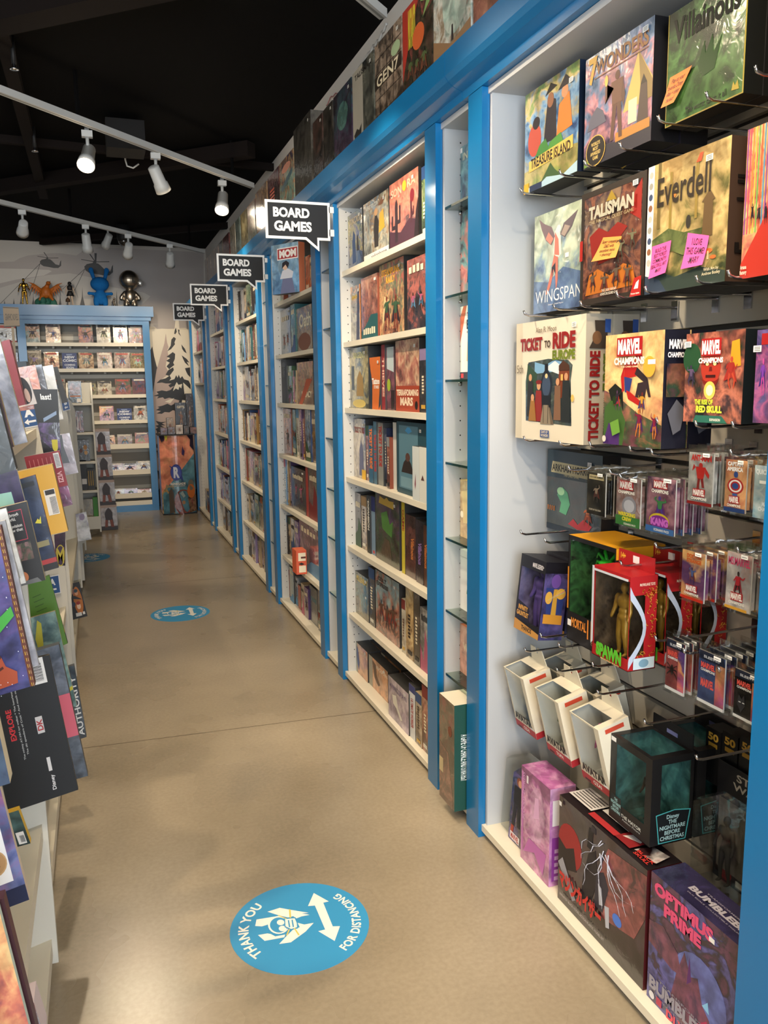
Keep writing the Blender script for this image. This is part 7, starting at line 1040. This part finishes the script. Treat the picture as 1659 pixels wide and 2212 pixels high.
# left neighbour bay: a board game box and book spines
carton('board_game_box', 'white and red board game box in the rack bay left of the blue post', 'board game', None, (-.93, RY+.06, 2.0536), 0, .20, .12, .215, 'a89c88 c8bca4', '#a09480', None, [('r', 'F', 0, .8, 1, .95, '#b84434'), ('r', 'F', .3, 0, 1, .14, '#c84c3c'), ('p', 'F', [(.4, .3), (.5, .3), (.48, .6)], '#2c2824'), ('p', 'F', [(.1, .5), (.3, .4), (.3, .6)], '#3c382c')])
for j in range(6): carton('book', 'book spine, %s in the rack bay left of the blue post' % ORD[j], 'book', 'books left of the blue post', (-.95+.022*j, RY+.06, RZS[1]+.001), 0, .020, .15, .22-.01*(j % 3), ['tan', 'cream', 'mint', 'dark', 'black', 'dark'][j] and PAL[['tan', 'cream', 'mint', 'dark', 'black', 'dark'][j]])
# ---------------------------------------------------------------- toys on top of the rack
ZR = 2.4906
def toy(o, p, **k): o.location = p; return o
o = humanoid(.31, mat('gold_metal', '#b8903c', .25, metal=1), .5).build('collectible_figure', label='slim golden standing figure on top of the comic rack, leftmost', cat='figurine'); o.location = (at(53, 640, 1, 10.55).x, 10.55, ZR); remesh(o, .004)
mb = MB(); OR = mat('dragon_orange', '#b8641c', .55); x = at(100, 640, 1, 10.57).x
mb.ell((0, 0, .16), (.06, .05, .07), OR); capsule(mb, (0, 0, .2), (.03, -.02, .25), .03, .02, OR); mb.ell((.035, -.04, .26), (.028, .04, .022), OR); capsule(mb, (.035, 0, .26), (.06, .03, .30), .008, .003, OR)
for s in (-1, 1):
    capsule(mb, (s*.05, 0, .18), (s*.13, .02, .25), .02, .01, OR); capsule(mb, (s*.13, .02, .25), (s*.185, .0, .27), .01, .004, OR); capsule(mb, (s*.04, -.02, .12), (s*.07, -.05, .07), .025, .015, OR)
    for t in range(5): capsule(mb, (s*(.06+.02*t), .01, .19+.012*t), (s*(.07+.026*t), .0, .10+.02*t), .012, .005, OR)
g = mb.build('dragon_statue', loc=(x, 10.57, ZR), label='orange winged dragon statue on a green base on top of the comic rack', cat='statue'); remesh(g, .006)
mb = MB(); r_ = random.Random(3)
for i in range(14): mb.ell((r_.uniform(-.10, .10), r_.uniform(-.04, .04), .035+r_.uniform(0, .03)), (.04, .035, .04), mat('jade_rock', '#2c6a5a', .6), 8, 6)
mb.box(-.12, .12, -.06, .06, 0, .02, mat('jade_rock', '#2c6a5a', .6)); e = mb.build('rock_base', g); remesh(e, .008, False)
g = humanoid(.28, mat('pale_skin', '#c8b09a', .5), 0).build('collectible_figure', label='small pale figure in black clothes beside the blue plush toy', cat='figurine'); g.location = (at(152, 640, 1, 10.55).x, 10.55, ZR); remesh(g, .004)
mb = MB(); mb.ell((0, 0, .265), (.022, .024, .022), BLACKM); mb.ell((0, 0, .215), (.034, .026, .035), BLACKM); mb.lathe([(.045, .12), (.026, .17), (.02, .18)], BLACKM, 14); mb.build('black_clothes', g)
mb = MB(); mb.tube([(-.03, -.03, .05), (-.03, -.03, .08), (-.03, -.03, .10)], [.028, .024, .004], mat('toy_brown', '#4a3424', .6), 10); mb.build('brown_accessory', g)
PL = mat('plush_blue', '#1e6cb4', .95, vary=.15, vscale=40, bump=.6, bscale=300, spec=.1); mb = MB()
mb.ell((0, 0, .255), (.108, .09, .085), PL, 20, 12); mb.ell((0, 0, .10), (.075, .06, .09), PL, 18, 10)
for s in (-1, 1):
    capsule(mb, (s*.06, 0, .31), (s*.085, 0, .40), .020, .026, PL); mb.ell((s*.088, 0, .415), (.030, .02, .034), PL); capsule(mb, (s*.06, 0, .14), (s*.115, -.01, .145), .020, .018, PL); mb.ell((s*.125, -.01, .145), (.022, .02, .02), PL); capsule(mb, (s*.045, -.01, .07), (s*.05, -.03, .025), .04, .034, PL)
g = mb.build('plush_toy', loc=(at(217, 640, 1, 10.56).x, 10.56, ZR+.012), label='blue plush toy with two upright ears on top of the comic rack', cat='plush toy'); remesh(g, .006)
CH = mat('chrome_toy', '#b8aa98', .34, metal=1); mb = MB()
mb.ell((0, 0, .285), (.102, .095, .102), CH, 24, 16); mb.ell((0, 0, .12), (.062, .05, .085), CH, 18, 12)
for s in (-1, 1):
    capsule(mb, (s*.05, 0, .15), (s*.085, -.01, .11), .024, .022, CH); mb.ell((s*.09, -.01, .095), (.022, .02, .026), CH); capsule(mb, (s*.035, 0, .08), (s*.042, -.01, .03), .034, .032, CH)
g = mb.build('chrome_toy', loc=(at(281, 640, 1, 10.56).x, 10.56, ZR), label='round headed chrome toy figure at the right end of the rack top', cat='figurine'); remesh(g, .005); g.scale = (1.14, 1.14, 1.14)
mb = MB(); mb.ell((.112, -.01, .26), (.026, .012, .032), mat('ear_silver', '#d8d4cc', .3, metal=.6), 14, 10); mb.build('ear', g)
mb = MB(); [mb.ell((r_.uniform(-.02, .02), r_.uniform(-.02, .02), .02+.02*i), (.016, .016, .014), CH, 8, 6) for i in range(5)]; mb.build('trinket', loc=(at(245, 640, 1, 10.56).x, 10.55, ZR), label='small dark beaded ornament between the plush and chrome toys', cat='ornament')
# ---------------------------------------------------------------- promotional display counter
class CQ:
    def __init__(s, x0, x1, y, bulge, z0, z1): s.a = (x0, x1, y, bulge, z0, z1)
    def at(s, u, v, o=0.0):
        x0, x1, y, b_, z0, z1 = s.a; t = 2*u-1; return Vector((x0+(x1-x0)*u, y-b_*(1-t*t)-o, z0+(z1-z0)*v))
x0, x1 = .675, 1.075; cq = CQ(x0, x1, 10.0, .06, .012, .955)
u = empty('display_counter', (0, 0, 0), label='promotional counter with orange and teal warrior print beside the mural wall', cat='display stand')
mb = MB(); ORC, TEA = art('c05426 d8642c e0743a e08844', 5), art('2c6a80 3a7c90 4a8c9c', 5); n_ = 14
for i in range(n_):
    ua, ub = i/n_, (i+1)/n_; da, db = .26+.50*ua, .26+.50*ub
    mb.poly([cq.at(ua, 0), cq.at(ub, 0), cq.at(ub, db), cq.at(ua, da)], TEA); mb.poly([cq.at(ua, da), cq.at(ub, db), cq.at(ub, 1), cq.at(ua, 1)], ORC)
    for zz, rv in ((0, 1), (1, 0)): P = [cq.at(ua, zz), cq.at(ub, zz), Vector((x0+(x1-x0)*ub, 10.3, cq.at(0, zz).z)), Vector((x0+(x1-x0)*ua, 10.3, cq.at(0, zz).z))]; mb.poly(P[::-1] if rv else P, BLACKM)
for x in (x0, x1): mb.poly([(x, 10.0, .012), (x, 10.3, .012), (x, 10.3, .955), (x, 10.0, .955)], ORC)
f = {'F': cq}
decals(mb, f, [('p', 'F', [(0, .0), (.35, .0), (.3, .22), (.12, .34), (0, .26)], '5a3c24 a8843c c89c54 6a4a34'), ('p', 'F', [(.20, .0), (.34, .02), (.34, .26), (.28, .34), (.20, .28)], '#4a3c30'), ('p', 'F', [(.10, .30), (.20, .34), (.30, .34), (.36, .30), (.34, .38), (.24, .36), (.14, .38)], '#8a7c60'), ('e', 'F', .62, .14, .28, .17, '6a2418 8a3424 a04a30'), ('e', 'F', .62, .14, .05, .025, '#9a7450'), ('p', 'F', [(.52, .26), (.6, .29), (.68, .22), (.62, .2)], '#8a9894'), ('e', 'F', .86, .36, .09, .07, '#6a6458'), ('e', 'F', .86, .28, .12, .09, '#b8642c'), ('p', 'F', [(.75, .2), (1, .24), (1, .02), (.8, 0)], '4a3424 8a5c34 6a4428'),
    ('e', 'F', .44, .53, .17, .105, '#1c2c74'), ('e', 'F', .44, .53, .145, .09, '#2c3c94'), ('p', 'F', [(.24, .62), (.34, .60), (.36, .56)], '#1c2c74'), ('p', 'F', [(.52, .46), (.64, .41), (.60, .50)], '#1c2c74'), T('R', .36, .46, .53, .60, '#c8ccd8', 0, .05), T('RENEGADE', .26, .37, .70, .40, '#d0ccc0', 0, .04), T('GAME STUDIOS', .30, .35, .68, .363, '#b8b4a8'), ('p', 'F', [(.62, .76), (.68, .74), (.72, .8), (.68, .82), (.66, .87)], '#2c1c4a'), ('p', 'F', [(0, 1), (.16, 1), (.14, .94), (.06, .92)][::-1], '#2c1c34'), ('p', 'F', [(.14, 1), (.24, 1), (.2, .93)][::-1], '#b8b030'), ('p', 'F', [(.8, 1), (1, 1), (1, .80), (.88, .86), (.9, .94)][::-1], '#241c30')], .002, .0006)
mb.build('printed_panel', u); mb = MB(); mb.box(x0-.01, x1+.01, 9.93, 10.32, .955, .968, BLACKM); mb.box(x0, x1, 9.94, 10.3, 0, .012, BLACKM); mb.build('counter_top', u)
for i, (pl, pr, tp, dy, pal) in enumerate(((347, 361, 925, 0, '3a2424 6a2c34'), (363, 378, 923, 0, '241c1c 5a4444'), (380, 395, 918, 0, '8a7c70 c8b8a8'), (397, 408, 920, 0, '2c2824 5a4c44'), (411, 424, 923, 0, '241c1c a06458'), (361, 375, 903, .10, '4a3c24 8a6a3c'), (381, 404, 870, .14, '14120f 241c1a'), (405, 420, 850, .14, '1c1816 3a2c28'))):
    Y = 9.96+dy; a_, b_ = at(pl, 930, 1, Y).x, at(pr, 930, 1, Y).x; h = at(pl, tp, 1, Y).z-.9686
    carton('boxed_game', 'dark boxed game on the promotional counter, %s' % ('front row, far left', 'front row, second', 'front row, bright one', 'front row, fourth', 'front row, far right', 'second row, small golden one', 'back row, tall black one', 'back row, tallest at the right')[i], 'board game', 'boxes on the promotional counter', ((a_+b_)/2, Y, .9686), 0, b_-a_, .08, h, pal, '#1c1818', None, figs('F', 1, .45, .6, [['#6a4a3c', '#8a7464', '#3a2420']], i, 1.2, .3, .7) + ([T('GIFTS', .15, .82, .85, .9, '#b8b0a0')] if i == 6 else []))
